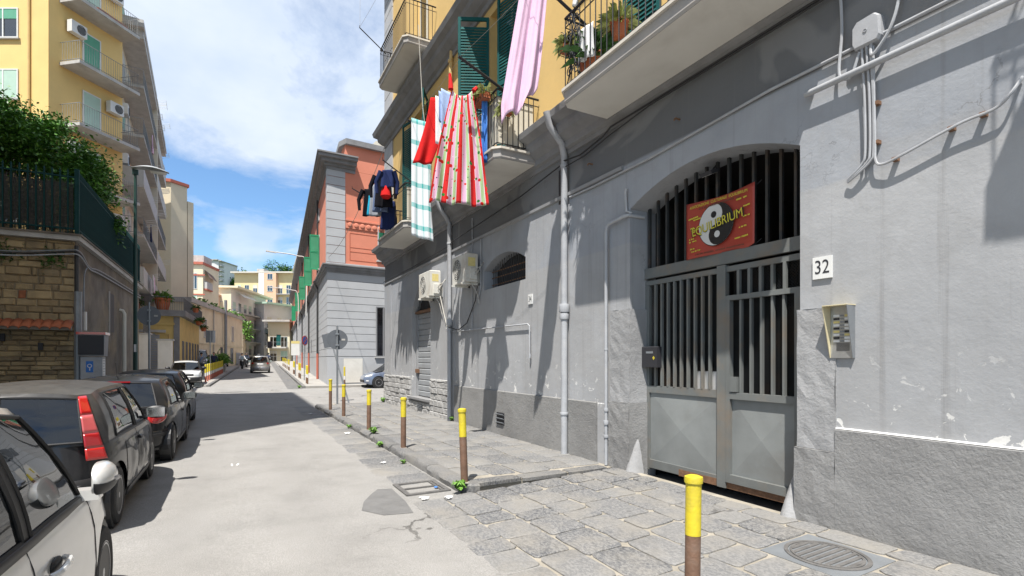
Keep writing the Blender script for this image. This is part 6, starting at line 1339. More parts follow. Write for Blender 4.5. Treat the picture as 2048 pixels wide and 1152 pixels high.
tree('evergreen_tree', 'dense dark green tree rising behind the garden fence', (24.5, 11.4, 5.1), 5, [((24.6, 11.3, 8.4), (1.5, 1.7, 1.9)), ((24.6, 12.6, 8.9), (1.6, 1.3, 1.9)), ((24.3, 10.1, 7.5), (1.3, 1.25, 1.5)), ((24.9, 11.9, 9.8), (1.2, 1.2, 1.0)), ((24.0, 9.5, 6.5), (.8, .7, .8)), ((24.6, 13.6, 8.0), (1.5, 1.2, 1.6)), ((24.2, 12.4, 7.3), (1.2, 1.3, 1.0))], 46000, .17)
# ---------------------------------------------------------------- pavement furniture on the left
pm_ = thing('ticket_machine', 'grey street cabinet with red top edge and posted notices at the tufa wall', 'cabinet', (18.5, 8.55, 0))
MB().bev(18.30, 18.72, 8.32, 8.80, -.02, 1.68, .01).build('lower_case', 'conduit', pm_)
MB().add([(18.26, 8.28, 1.70), (18.76, 8.28, 1.70), (18.76, 8.84, 1.70), (18.26, 8.84, 1.70), (18.23, 8.25, 2.30), (18.78, 8.25, 2.30), (18.78, 8.86, 2.30), (18.23, 8.86, 2.30)], [(0, 1, 5, 4), (1, 2, 6, 5), (2, 3, 7, 6), (3, 0, 4, 7), (0, 3, 2, 1), (4, 5, 6, 7)]).build('upper_case', 'grey_trim', pm_)
MB().box(18.21, 18.80, 8.23, 8.88, 2.30, 2.37).build('red_top', 'lens_red', pm_); MB().box(18.295, 18.30, 8.52, 8.68, 1.25, 1.56).build('blue_notice', 'paper_blue', pm_); MB().box(18.32, 18.66, 8.314, 8.32, .98, 1.62).build('posted_notice', 'paper', pm_)
MB().tube([(18.293, 8.6 + .045 * math.cos(k * math.pi / 8), 1.43 + .045 * math.sin(k * math.pi / 8)) for k in range(17)], .010, 5).build('symbol_ring', 'paper', pm_); MB().box(18.288, 18.294, 8.585, 8.605, 1.30, 1.385).build('symbol_stem', 'paper', pm_); MB().box(18.224, 18.229, 8.27, 8.84, 1.74, 2.28).build('dark_panel', 'ink', pm_)
for k in range(7): MB().box(18.36, 18.62 - .05 * (k % 3), 8.310, 8.3135, 1.56 - k * .075, 1.575 - k * .075).build('notice_line', 'grey_trim', pm_)
lp = thing('street_lamp', 'dark green street lamp with flat grey head beside the garden wall', 'street lamp', (25.3, 8.5, 0)); MB().tube([(25.3, 8.5, -.1), (25.3, 8.5, 4.5), (25.3, 8.5, 9.1)], [.085, .07, .05], 12).build('pole', 'lamp_green', lp, True); MB().lathe([(.13, -.1), (.13, .5), (.09, .6)], (25.3, 8.5, 0), 12).build('base', 'lamp_green', lp, True)
def lamphead(u, v):
    L = 1.25; x = 25.2 + .25 * (v - .5) * 2 * math.sin(math.pi * min(1, u * .9 + .08)) ** .5 * .9; return (x, 8.62 - L * u, 9.16 + .08 * math.sin(math.pi * u) + .10 * math.sin(math.pi * v) * math.sin(math.pi * (u * .9 + .05)))
MB().grid(lamphead, 12, 8).build('head', 'roller_grey', lp, True, solid=.02); MB().grid(lambda u, v: (25.2 + .18 * (v - .5) * 2, 8.0 - .55 * u, 9.12 - .05 * math.sin(math.pi * u) * math.sin(math.pi * v)), 6, 6).build('lens', 'plastic_white', lp, True); MB().box(25.24, 25.36, 8.4, 8.6, 8.95, 9.14).build('neck', 'lamp_green', lp); MB().box(25.22, 25.23, 8.46, 8.54, 1.9, 2.2).build('sticker', 'paper', lp)
def round_sign(x, y, zc_, z0, rot, lab, r=.34, face='sign_back'):
    t = thing('road_sign', lab, 'road sign', (x, y, z0), rot, 'round road signs seen from behind'); h = zc_ - z0
    MB().cyl((0, 0, 0), (0, 0, h + .5), .034, n=10).build('pole', 'galv', t, True, local=True); MB().lathe([(r, .04), (r, .052), (r - .015, .06)], (0, 0, h), 32, 'x').build('disc', face, t, local=True)
    for dz in (-.2, .2): MB().box(-.045, .05, -.06, .06, h + dz - .025, h + dz + .025).build('clamp', 'galv', t, local=True)
    MB().box(.033, .039, -.27, -.15, h - .03, h + .03).build('maker_sticker', 'concrete', t, local=True); return t
round_sign(23.6, 7.85, 3.25, -.12, R(8), 'round road sign seen from behind above the black cars', .37); round_sign(19.45, 1.78, 2.32, 0, R(-10), 'round road sign seen from behind on the right pavement corner', .36)
sg2 = thing('road_sign', 'leaning round sign seen edge-on behind the corner bollards', 'road sign', (20.6, 1.15, -.1)); MB().tube([(20.6, 1.15, -.1), (21.4, 1.75, 2.6)], .03, 8).build('pole', 'galv', sg2, True); MB().obox((21.35, 1.72, 2.35), (.06, .045, .26), (-.12, .28, -.05), (.012, .004, -.004)).build('plate', 'sign_back', sg2)
# ---------------------------------------------------------------- tall block out of the frame on the left, whose shade falls over the parked cars
lb_ = thing('ochre_apartment_block', 'tall ochre apartment block shading the road beside the black cars', 'building', (13, 14, 0)); mat('ochre_wall', (.50, .38, .22), .85, .1, 1.2)
solid_block(lb_, 'wall', [(7.3, 11.05), (18.4, 11.05), (18.4, 22), (7.3, 22)], -.2, 25, 'ochre_wall'); f = Face(lb_, (7.3, 11.05), (18.4, 11.05), -1)
for fl_ in range(7):
    for k in range(4): f.window(1.6 + k * 2.7, 1.2 + fl_ * 3.3, 1.1, 1.7, 'roller_cream', .5)
solid_block(lb_, 'roof', [(7.1, 10.9), (18.5, 10.9), (18.5, 22), (7.1, 22)], 25, 25.3, 'concrete')
# ---------------------------------------------------------------- the yellow corner block
mat('yellow_wall', (.80, .56, .22), .85, .06, .8, .06, 20, stain=.25, stainc=(.62, .45, .2)); mat('yellow_pale', (.80, .62, .32), .85, .06, .8, .06, 20, stain=.3, stainc=(.6, .48, .28))
yb = thing('yellow_apartment_block', 'yellow corner apartment block with stacked side balconies above the tree', 'building', (35, 14, 0)); C1, C2 = (33.86, 13.18), (36.94, 10.67)
solid_block(yb, 'wall', [C1, C2, (46, 18), (42, 26), (39, 27), (37.9, 20.8)], -.1, 23.4, 'yellow_wall')
f1 = Face(yb, C1, (37.9, 20.8), 1); f2 = Face(yb, C1, C2, -1)
solid_block(yb, 'roof', [(33.6, 13.0), (36.9, 10.2), (46.5, 18), (42, 26.5), (37.5, 21)], 23.4, 23.7, 'concrete'); f1.box('corner_strip', .0, .75, .0, .03, 0, 23.3, 'yellow_wall'); MB().tube([f1.P(.95, .06, 0), f1.P(.95, .06, 23)], .06, 8).build('downpipe', 'pipe_yellow', yb)
for k, zf in enumerate((20.9, 17.55, 14.5, 11.4, 8.4)):
    f1.window(2.25, zf + .1 if k else 21.0, 1.5, 1.5, ('roller_green' if k < 2 else 'roller_pale'), (.9, .35, .98, .6, .5)[k]); f1.window(5.2, zf + .1, 1.3, 1.5, 'roller_pale', .5)
for k, zf in enumerate((19.95, 16.75, 13.6, 10.5, 7.4)):
    f2.balcony(.5, 3.92, zf, 1.25, 'concrete', None, 'rail_grey', 1.0); f2.window(2.15, zf + .02, 1.0, 2.3, 'roller_green' if k == 1 else 'roller_pale', .85, sill=False, mull=False); f2.aircon(3.3 if k % 2 == 0 else 1.2, zf + 1.75)
    e = f2.box('pot_row', 1.6, 3.3, .95, 1.1, zf + .01, zf + .2, 'terracotta') if k == 0 else None
# grey block with long street balconies
gb = thing('balcony_apartment_block', 'tall pale apartment block with tiers of long grey balconies receding up the street', 'building', (48, 13, 0)); mat('cream_wall', (.72, .65, .52), .85, .08, 1, .06, 20, stain=.3, stainc=(.5, .42, .32))
Q1, Q2 = (38.0, 11.0), (59.5, 11.9); 
solid_block(gb, 'wall', [Q1, Q2, (59.5, 22), (40, 22)], 0, 21.4, 'cream_wall'); g1 = Face(gb, Q1, Q2, -1); solid_block(gb, 'roof', [(37.7, 9.75), (60, 10.7), (60, 22), (38.5, 22)], 21.4, 21.65, 'concrete')
for k in range(7):
    zf = 3.2 + k * 2.98; sol = (None, 'parapet', None, 'parapet', None, None, 'parapet')[k]
    g1.balcony(.1, 10.6, zf, 1.2, 'concrete', sol, 'rail_grey'); g1.balcony(11.2, 21.4, zf, 1.2, 'concrete', (None if sol else 'parapet'), 'rail_grey')
    for q in range(7): g1.window(1.6 + q * 3.0, zf + .02, 1.2, 2.2, rnd.choice(['roller_cream', 'roller_pale', 'roller_green', None]), rnd.uniform(.2, .9), sill=False)
    if k in (1, 3, 4): g1.aircon(.7, zf + 1.2)
    for q in range(3):
        b = MB(); u0 = rnd.uniform(1, 19)
        for w in range(4): b.tube([g1.P(u0, 1.2, zf + 1.0 - w * .12), g1.P(u0 + .02, 1.75, zf + 1.15 - w * .12)], .012, 4)
        b.tube([g1.P(u0, 1.72, zf + 1.14), g1.P(u0 + 1.2, 1.72, zf + 1.14)], .012, 4); b.build('drying_rack', 'plastic_white', gb)
solid_block(gb, 'balcony_divider', [(48.8, 11.2), (48.8, 10.25), (48.95, 10.25), (48.95, 11.2)], 3.2, 21.4, 'cream_wall')
for (u, k, m_, lab) in ((2.2, 4, 'pink_cloth', 'small pink garment drying on the tall balcony block'), (2.9, 1, 'white_cloth', 'pale towels drying low on the tall balcony block'), (3.9, 1, 'pink_cloth', 'pinkish towel drying low on the tall balcony block'), (1.2, 2, 'navy_cloth', 'dark garment drying on the tall balcony block')):
    c_ = cloth('drying_laundry', lambda v: (0, 1), plane(g1.P(u, 1.45, 3.2 + k * 2.98 + .95), g1.P(u + .8, 1.45, 3.2 + k * 2.98 + .95), 1.1), m_, None, 6, 8, .08, 9, u); tag(c_, lab, 'laundry')
def antenna(par, x, y, z, h):
    b = MB(); b.tube([(x, y, z), (x, y, z + h)], .02, 4)
    for k in range(6): b.tube([(x - .35 + .05 * k, y, z + h - .15 - k * .1), (x + .35 - .05 * k, y + .1, z + h - .15 - k * .1)], .008, 3)
    b.build('roof_aerial', 'rail_grey', par)
for k in range(6): antenna(gb, 40 + k * 3.3, 11.5 + rnd.uniform(0, 2), 21.6, rnd.uniform(1.2, 2.4))
antenna(yb, 37.2, 11.3, 23.7, 2.0); antenna(yb, 38.5, 12.5, 23.7, 1.6)
# cream windowless tower behind
tw = thing('cream_tower', 'tall windowless cream stair tower with red roof edge', 'building', (64, 12, 0)); mat('cream_smooth', (.72, .63, .46), .85, .05, .7, .04, 20, stain=.2, stainc=(.5, .42, .3)); mat('red_trim', (.45, .13, .085), .8, .1, 4)
solid_block(tw, 'wall', [(61.6, 10.5), (62.7, 9.2), (70, 12.5), (68, 18), (62, 13)], 0, 19.2, 'cream_smooth'); solid_block(tw, 'roof_edge', [(61.4, 10.5), (62.68, 9.0), (70.2, 12.3), (68, 18.2), (61.8, 13.2)], 19.2, 19.5, 'red_trim'); solid_block(tw, 'rear_wing', [(62.75, 9.15), (63.2, 8.66), (71, 12), (70, 12.5)], 0, 17.8, 'cream_smooth')
# ---------------------------------------------------------------- little yellow corner house with terrace
sh = thing('yellow_corner_house', 'low yellow corner house with roller shutter and potted terrace', 'building', (43, 9, 0)); mat('house_yellow', (.62, .46, .17), .85, .12, 1.4, .1, 20, stain=.4, stainc=(.4, .33, .2))
A_, B_, C_ = (42.4, 8.3), (42.4, 13.5), (54.6, 7.75); solid_block(sh, 'wall', [A_, C_, (54.6, 13.5), B_], 0, 4.55, 'house_yellow'); solid_block(sh, 'cornice', [(42.1, 7.95), (54.8, 7.4), (54.8, 13.5), (42.1, 13.5)], 4.55, 4.95, 'cornice_grey'); fs_ = Face(sh, A_, B_, 1); fl2 = Face(sh, A_, C_, -1)
ro = bpy.data.objects.new('roller_door', None); COL.objects.link(ro); ro.location = (42.4, 10, 0); attach(ro, sh)
for k in range(20): fs_.box('slat', 1.15, 4.6, .02, .05, .05 + k * .165, .2 + k * .165, 'roller_grey', ro)
fs_.box('corner_strip', 0, .35, .0, .05, 0, 4.5, 'cornice_grey'); fs_.box('lintel', .8, 4.9, .0, .12, 3.42, 3.6, 'concrete'); fs_.box('band', .3, 5, .0, .09, 3.95, 4.1, 'house_yellow'); MB().tube([fs_.P(.6, .1, 0), fs_.P(.6, .1, 3.3), fs_.P(1.4, .1, 3.3)], .03, 6).build('pipe', 'pipe_yellow', sh)
for k in range(6): fl2.window(1.5 + k * 1.9, 1.0, .7, 1.9, None, 0, 'cornice_grey')
b = MB()
for k in range(40): b.tube([(42.2, 8.05 + k * .13, 4.95), (42.2, 8.05 + k * .13, 5.85)], .012, 3, False)
b.tube([(42.2, 8.05, 5.85), (42.2, 13.2, 5.85)], .02, 4); b.tube([(42.2, 8.05, 5.85), (54.5, 7.5, 5.85)], .02, 4)
for k in range(90): b.tube([(42.2 + k * .137, 8.05 - k * .0061, 4.95), (42.2 + k * .137, 8.05 - k * .0061, 5.85)], .012, 3, False)
stuff(b.build('terrace_railing', 'rail_grey', sh))
pot(42.6, 9.3, 4.96, .5, .8, 'large terracotta pot on the terrace of the little yellow house', 'weed', 120, .4); pot(42.5, 10.8, 4.96, .3, .5, 'terracotta pot left on the terrace of the little yellow house', 'leaf', 60, .4)
for k, (x, z) in enumerate(((44.2, 5.0), (46.2, 4.2), (48, 4.4), (49.8, 3.9))): pot(x, 7.55 - .045 * (x - 42), z, .22, .3, ('hanging pot nearest', 'second hanging pot', 'third hanging pot', 'last hanging pot')[k] + ' along the flank of the yellow house', 'leaf', 70, .24)
for y, h, lab in ((9.9, 3.1, 'whitewashed gate pier on the left before the yellow house'), (8.75, 2.75, 'stained grey gate pier on the right before the yellow house')):
    t = thing('gate_pier', lab, 'gate pier', (38.4, y, 0)); MB().box(38.1, 38.8, y - .36, y + .36, 0, h).build('shaft', 'white_soffit', t); MB().box(38.02, 38.88, y - .44, y + .44, h, h + .1).build('cap', 'concrete', t)
gf = thing('wire_gate', 'green wire mesh gate beside the whitewashed piers', 'gate', (38.4, 11.4, 0)); b = MB()
for k in range(22): b.tube([(38.4, 10.3 + k * .11, .1), (38.4, 10.3 + k * .11, 2.2)], .008, 3, False); b.tube([(38.4, 10.3, .1 + k * .1), (38.4, 12.7, .1 + k * .1)], .006, 3, False)
stuff(b.build('mesh', 'lamp_green', gf)); MB().tube([(38.4, 10.3, 0), (38.4, 10.3, 2.3), (38.4, 12.7, 2.3), (38.4, 12.7, 0)], .03, 6).build('frame', 'lamp_green', gf)
# ---------------------------------------------------------------- the coral building across the side street
mat('coral', (.70, .25, .16), .85, .06, 1, .05, 30, stain=.2, stainc=(.6, .17, .1)); mat('coral_line', (.42, .11, .06), .85, .05, 2); mat('ashlar_grey', (.44, .45, .465), .8, .06, 1.2, .08, 30, stain=.25, stainc=(.36, .365, .375)); mat('ashlar_dark', (.20, .205, .215), .85, .05, 2)
ob = thing('coral_building', 'long coral building with grey grooved ground floor and green shutters across the side street', 'building', (31, 0, 0))
K0 = (30.94, .35); K1 = (112.0, -5.4); E1 = (32.2, -14.0)
solid_block(ob, 'base_core', [(30.98, .31), (112, -5.44), (112, -16), (32.24, -14)], -.1, 6.55, 'ashlar_dark'); fst = Face(ob, K0, K1, 1); fen = Face(ob, K0, E1, -1)
fst.n = -fst.n if fst.n.y < 0 else fst.n; fen.n = -fen.n if fen.n.x > 0 else fen.n
solid_block(ob, 'plinth', [(30.93, .37), (112, -5.38), (112, -16), (32.2, -14)], -.1, 1.75, 'ashlar_grey')
def corner_course(name, z0, z1, o, m):
    """one course wrapping the corner of the coral building"""
    a = fst.P(fst.L, 0, 0); b_ = fen.P(fen.L, 0, 0); c = Vector((*K0, 0)); s = fst.n; e = fen.n; k = c + (s + e) * o
    p = [a + s * o, k, b_ + e * o, b_ - e * .1, c - (s + e) * .1, a - s * .1]
    return MB().prism([(q.x, q.y, z0) for q in p], (0, 0, z1 - z0)).build(name, m, ob)
for k in range(11): corner_course('stone_course', 1.78 + k * .436, 2.19 + k * .436, .02, 'ashlar_grey')
for k, (z0, z1, o) in enumerate(((6.55, 6.68, .06), (6.68, 6.8, .14), (6.8, 6.95, .24), (6.95, 7.02, .34), (7.02, 7.12, .12))): corner_course('cornice_course', z0, z1, o, 'cornice_grey' if k < 4 else 'ashlar_grey')
solid_block(ob, 'upper_wall', [K0, K1, (112, -16), E1], 7.12, 12.55, 'coral')
for z in range(11):
    z0 = 7.14 + z * .49
    for f, w in ((fst, .6), (fen, .98)): f.box('quoin_block', -.05 if f is fst else -.045, w, -.02, .05, z0 + .015, z0 + .475, 'ashlar_grey')
def cor_ret(z0, z1, o, L=1.55):
    s, e = fst.n, fen.n; c = Vector((*K0, 0)); a = fst.P(fst.L, 0, 0); r = fen.P(L, 0, 0)
    p = [a + s * o, c + (s + e) * o, r + e * o, r - e * .6, a - s * .8]; return MB().prism([(q.x, q.y, z0) for q in p], (0, 0, z1 - z0)).build('eaves_course', 'cornice_grey', ob)
for z0, z1, o in ((12.4, 12.6, .08), (12.6, 12.75, .2), (12.75, 12.95, .42), (12.95, 13.12, .62), (13.12, 13.2, .7)): cor_ret(z0, z1, o)
inner = [fst.P(.9, -.9, 0), fst.P(fst.L, -.9, 0), Vector((112, -16, 0)), Vector((*E1, 0)), fen.P(1.0, -.0, 0)]
solid_block(ob, 'attic', [(p.x, p.y) for p in inner], 12.56, 14.0, 'coral'); s_ = fen.n * .25
solid_block(ob, 'attic_cornice', [((p + (s_ if i in (0, 3, 4) else s_ * 0)).x, p.y + (.25 if i < 2 else 0)) for i, p in enumerate(inner)], 14.0, 14.3, 'cornice_grey'); fen.box('roof_tarpaulin', 3.0, 6.5, -3, -.6, 14.3, 14.9, 'wood_cream')
# end wall: framed panel, medallion band, ground-floor window
for u0, u1, z0, z1 in ((1.25, 3.2, 7.35, 8.95), (5.2, 7.2, 7.35, 8.95)):
    for a, b_, c, d in ((u0, u1, z0, z0 + .03), (u0, u1, z1 - .03, z1), (u0, u0 + .03, z0 + .03, z1 - .03), (u1 - .03, u1, z0 + .03, z1 - .03), (u0, u1, z0 + .75, z0 + .77), (u0, u1, z0 + .5, z0 + .52)): fen.box('panel_line', a, b_, -.02, .012, c, d, 'coral_line')
fen.box('medallion_band', 1.0, 14, .0, .05, 9.2, 9.62, 'coral'); fen.box('band_lip', 1.0, 14, .0, .09, 9.62, 9.7, 'coral')
for k in range(16): p = fen.P(1.25 + k * .36, .05, 9.41); MB().lathe([(.13, 0), (.13, .03), (.09, .045), (.04, .05)], (0, 0, 0), 14, 'x').build('medallion', 'coral', ob).matrix_parent_inverse @= Matrix.Translation(p) @ Matrix.Rotation(math.pi, 4, 'Z')
fen.window(3.25, 1.75, .9, 3.0, None, 0, 'ashlar_dark'); fen.box('worn_patch', .9, 2.0, .021, .03, .25, 1.65, 'white_soffit')
fen.window(3.4, 7.5, 1.0, 2.2, 'shutter_bright', 1.0, 'ashlar_grey')
# street side: windows with green leaves standing open, downpipes, small ground windows
for k, u in enumerate((6.6, 15.0, 26, 40, 58)):
    w = fst.window(u, 7.7, 1.1, 2.3, None, 0, 'ashlar_grey'); fst.box('closed_leaf', u + .56, u + 1.16, .02, .06, 7.7, 10.0, 'shutter_bright')
    for uu in (u - .6,):
        lf = bpy.data.objects.new('shutter', None); COL.objects.link(lf); lf.location = fst.P(uu, .3, 7.6); attach(lf, ob)
        for o0, o1, z0, z1 in ((.06, .12, 7.6, 9.95), (.58, .64, 7.6, 9.95), (.12, .58, 7.6, 7.7), (.12, .58, 9.85, 9.95), (.12, .58, 8.75, 8.83)): fst.box('leaf_frame', uu - .02, uu + .02, o0, o1, z0, z1, 'shutter_bright', lf)
        if k < 4:
            for q in range(30): MB().obox(fst.P(uu, .35, 7.74 + q * .072), fst.n * .23, fst.d * .012 + Vector((0, 0, .036)), (0, 0, .003)).build('slat', 'shutter_bright', lf)
        else: fst.box('leaf_board', uu - .008, uu + .008, .12, .58, 7.7, 9.85, 'shutter_bright', lf)
    fst.window(u, 2.0 + .015 * u, .7, 1.0, None, 0, 'ashlar_dark', sill=False); fst.window(u, 11.0, .8, .8, None, 0, 'ashlar_grey', sill=False)
for u in (6.8, 18, 32, 50): MB().tube([fst.P(u, .1, 0), fst.P(u, .1, 6.5), fst.P(u, .35, 6.9), fst.P(u, .1, 7.2), fst.P(u, .1, 12.5)], .06, 8).build('downpipe', 'cable_black', ob); MB().tube([fst.P(u, .1, -.1), fst.P(u, .1, 1.9 + .014 * u)], .075, 8).build('pipe_guard', 'red_trim', ob)
# end house beyond it with sand-coloured roof gable
eh = thing('sand_gable_house', 'tall sand-coloured house rising behind the coral roofline', 'building', (100, -9, 0)); solid_block(eh, 'wall', [(92, -5.0), (118, -6.4), (118, -14), (92, -12)], 0, 20, 'cream_smooth'); solid_block(eh, 'roof', [(91.5, -4.6), (118, -6.0), (118, -14), (91.5, -12)], 20, 20.4, 'concrete'); antenna(eh, 96, -7, 20.4, 2.5); antenna(eh, 104, -7, 20.4, 3)
# ---------------------------------------------------------------- cream two-storey house on the left
mat('house_cream', (.74, .66, .48), .85, .08, 1, .08, 20, stain=.4, stainc=(.5, .42, .3)); mat('shutter_taupe', (.24, .2, .17), .6, .1, 5)
ch = thing('cream_corner_house', 'cream two-storey house with closed taupe shutters at the left bend', 'building', (68, 8, 0)); H0, H1 = (57.6, 8.7), (81.5, 3.9)
solid_block(ch, 'wall', [H0, H1, (86, 12), (60, 16)], 0, 7.0, 'house_cream'); solid_block(ch, 'parapet', [(57.4, 8.5), (81.7, 3.6), (86.2, 12), (60, 16.2)], 7.0, 7.45, 'concrete'); fc = Face(ch, H0, H1, -1)
for u in (5.5, 18.3): fc.window(u, 3.9, 1.0, 1.9, 'shutter_taupe', 1.0, 'frame_white')
fc.window(5.3, 1.1, 1.1, 1.5, None, 0, 'cornice_grey', sill=False); fc.window(12.4, 1.0, .9, 2.0, None, 0, 'cornice_grey', sill=False); fc.window(17.8, 1.0, 1.4, 2.0, None, 0, 'cornice_grey', sill=False); fc.box('floor_band', 0, fc.L, 0, .1, 3.2, 3.35, 'house_cream')
MB().tube([fc.P(8.6, .1, 0), fc.P(8.6, .1, 7)], .06, 6).build('downpipe', 'concrete', ch); MB().tube([fc.P(13.2, .3, 1), fc.P(13.2, .3, 8.6)], .16, 10).build('flue', 'galv', ch)
b = MB()
for k in range(120): leaves(b, fc.P(rnd.uniform(2, 24), 0, 7.45), .1, 1, .5, .08)
stuff(b.build('roof_weeds', 'weed', ch))
# ---------------------------------------------------------------- apartment houses up the hill
mat('apt_yellow', (.72, .58, .32), .85, .06, .5); mat('apt_orange', (.72, .46, .30), .85, .06, .5); mat('apt_white', (.78, .77, .74), .85, .06, .5); mat('apt_cream', (.76, .69, .50), .85, .06, .5); mat('apt_pale', (.70, .69, .70), .85, .06, .5); mat('apt_peach', (.72, .50, .38), .85, .05, .5)
def apartment(name, lab, p0, p1, depth, z0, z1, fh, m, cols, balc=True, roofm='concrete', side_m=None, frontm=None, winw=1.3, over=1.3):
    t = thing(name, lab, 'building', ((p0[0] + p1[0]) / 2, (p0[1] + p1[1]) / 2, z0)); d = Vector((p1[0] - p0[0], p1[1] - p0[1], 0)).normalized(); n = Vector((d.y, -d.x, 0))
    if n.x > 0: n = -n
    q0, q1 = Vector((*p0, 0)) - n * depth, Vector((*p1, 0)) - n * depth
    solid_block(t, 'wall', [p0, p1, (q1.x, q1.y), (q0.x, q0.y)], z0, z1, m); f = Face(t, p0, p1, 1); f.n = n
    a = [Vector((*p0, 0)) + n * over - d * over * .4, Vector((*p1, 0)) + n * over + d * over * .4, q1 + d * over * .4, q0 - d * over * .4]; solid_block(t, 'roof', [(v.x, v.y) for v in a], z1, z1 + .35, roofm); z = z0 + .3; k = 0
    while z + fh <= z1 + .1:
        for c in range(cols):
            u = f.L * (c + .5) / cols; f.window(u, z + .05, winw, fh * .74, rnd.choice([None, 'roller_cream', 'roller_pale', None]), rnd.uniform(.2, .7), sill=False)
        if balc: f.balcony(.2, f.L - .2, z, 1.2, 'parapet', None, 'rail_grey', 1.0, .25)
        z += fh; k += 1
    return t, f
t1, f = apartment('cream_apartment_house', 'cream five-storey house with long grey balconies and white awnings on the hill', (104.6, 5.3), (121.5, -1.1), 10, 2, 14.2, 2.55, 'apt_white', 7, True, 'apt_cream'); fsd = Face(t1, (104.6, 5.3), (108.4, 14.9), 1)
MB().obox(f.P(3.6, .9, 13.3), f.d * 1.6, f.n * .6 + Vector((0, 0, -.5)), (0, 0, .03)).build('awning', 'frame_white', t1); MB().obox(f.P(7, .9, 13.3), f.d * 1.4, f.n * .6 + Vector((0, 0, -.5)), (0, 0, .03)).build('awning', 'frame_white', t1)
fsd.n = Vector((-1, .2, 0)).normalized()
fsd.box('side_wall', 0, fsd.L, 0, .05, 2, 14.2, 'apt_cream')
for z in (4.8, 7.4, 10.0, 12.4):
    for u in (2, 4.6): fsd.window(u, z - .6, 1.1, 1.3, 'roller_cream', .4)
t2, f = apartment('yellow_apartment_house', 'yellow and orange apartment house with curved balconies at the top of the street', (170, 4.6), (162, -10.2), 14, 6, 26.3, 3.5, 'apt_yellow', 7, True, 'roller_cream')
f.box('orange_bay', 9.2, 12.6, 0, 1.35, 6, 26.2, 'apt_orange'); f.box('white_bay', 7.6, 9.15, 0, 1.34, 6, 26.2, 'apt_white')
bay = Face(t2, (f.P(9.2, 1.35, 0).x, f.P(9.2, 1.35, 0).y), (f.P(12.6, 1.35, 0).x, f.P(12.6, 1.35, 0).y), 1); bay.n = f.n
for k in range(6): bay.window(1.7, 7.4 + k * 3.4, 1.5, 1.6, None, 0)
f.box('roof_hut', 6, 8, -4, -1, 26.6, 27.8, 'concrete')
apartment('hill_tower_block', 'distant tall apartment block on the wooded hill', (302.3, 18.3), (298.6, 11.6), 18, 36, 51, 2.4, 'apt_pale', 6, False, 'concrete'); t4, f4 = apartment('hill_slab_block', 'distant grey slab block stepping down the wooded hill', (298.4, 11.2), (318.8, 6.6), 12, 36, 50.6, 2.4, 'apt_pale', 9, True)
apartment('peach_house', 'small peach house with overhanging roof below the hill', (101, 13.2), (99.5, 9.2), 10, 4, 12.6, 2.8, 'apt_peach', 2, False, 'apt_orange', over=.6)
t5, f5 = apartment('striped_cream_house', 'cream house with red floor bands and brown awnings beside the tower', (87.6, 11.0), (86.9, 8.85), 6, 2, 15.2, 3.1, 'apt_cream', 1, False, 'red_trim', winw=.8, over=.3)
for z in (7.6, 10.8, 13.6): f5.box('floor_band', -.1, f5.L + .3, 0, .12, z, z + .18, 'red_trim')
ff = Face(t5, (86.9, 8.85), (90.3, 8.1), -1); ff.n = Vector((-.35, -.93, 0))
for z in (5.6, 8.7, 11.8): ff.balcony(.3, 3.2, z, .5, 'red_trim', 'parapet')
for u in (.8, 2.6): MB().obox(ff.P(u + .6, .5, 13.9), ff.d * .8, ff.n * .4 + Vector((0, 0, -.6)), (0, 0, .03)).build('awning', 'bollard_brown', t5)
f5.box('roof_hut', .2, 2.0, -4, -1, 15.55, 16.7, 'concrete')
t6, f6 = apartment('pale_terrace_house', 'pale lilac house with green terrace edge in the bend of the street', (114.5, -.4), (119.8, -6.4), 10, 1, 12.6, 3.2, 'apt_pale', 3, True, 'roller_pale'); f6.box('green_awning', .2, 5, .2, 1.9, 6.6, 6.8, 'shutter_green')
t7, f7 = apartment('ochre_balcony_house', 'ochre house with washing on its balcony at the foot of the bend', (108.2, -.8), (106.4, -4.4), 9, .8, 8.6, 2.7, 'apt_cream', 2, True); f7.box('green_door', 1.6, 2.4, .02, .08, 4.2, 6.2, 'shutter_green')
c_ = cloth('balcony_washing', lambda v: (0, 1), plane(f7.P(.5, 1.35, 4.9), f7.P(1.3, 1.35, 4.9), 1.2), 'black_cloth', None, 6, 6, .1, 8, 1); tag(c_, 'black washing on the balcony of the ochre house', 'laundry')
t8, f8 = apartment('white_corner_house', 'white low house with striped roof frame at the bend', (133.5, 1.4), (129.9, -2.1), 8, 1.4, 8.8, 3.4, 'apt_white', 2, False)
for k in range(7): f8.box('pergola_slat', .3 + k * .55, .45 + k * .55, -1, 1.6, 9.6 - k * .06, 9.75 - k * .06, 'frame_white')
lw = thing('retaining_wall', 'old cream retaining wall with climbing green plants at the bend', 'wall', (120, 3, 1)); solid_block(lw, 'wall', [(100, 3.6), (140, .8), (140, 4), (100, 6)], .8, 6.0, 'house_cream')
b = MB()
for k in range(700): leaves(b, (rnd.uniform(100, 135), 3.4 - rnd.uniform(0, 1), rnd.uniform(5, 8)), .4, 1, .7, .16)
stuff(b.build('climbing_plants', 'weed', lw))
for k, (x, y, h) in enumerate(((150, -8, 9), (175, -14, 8), (140, -9, 12))): apartment('upper_street_house', ('plain ochre house closing the street', 'far cream house above the street end', 'tall sand house behind the street end')[k], (x, y + 7), (x - 1.5, y), 8, .5, h + 1, 3, ('apt_cream', 'apt_yellow', 'apt_peach')[k], 3, False)
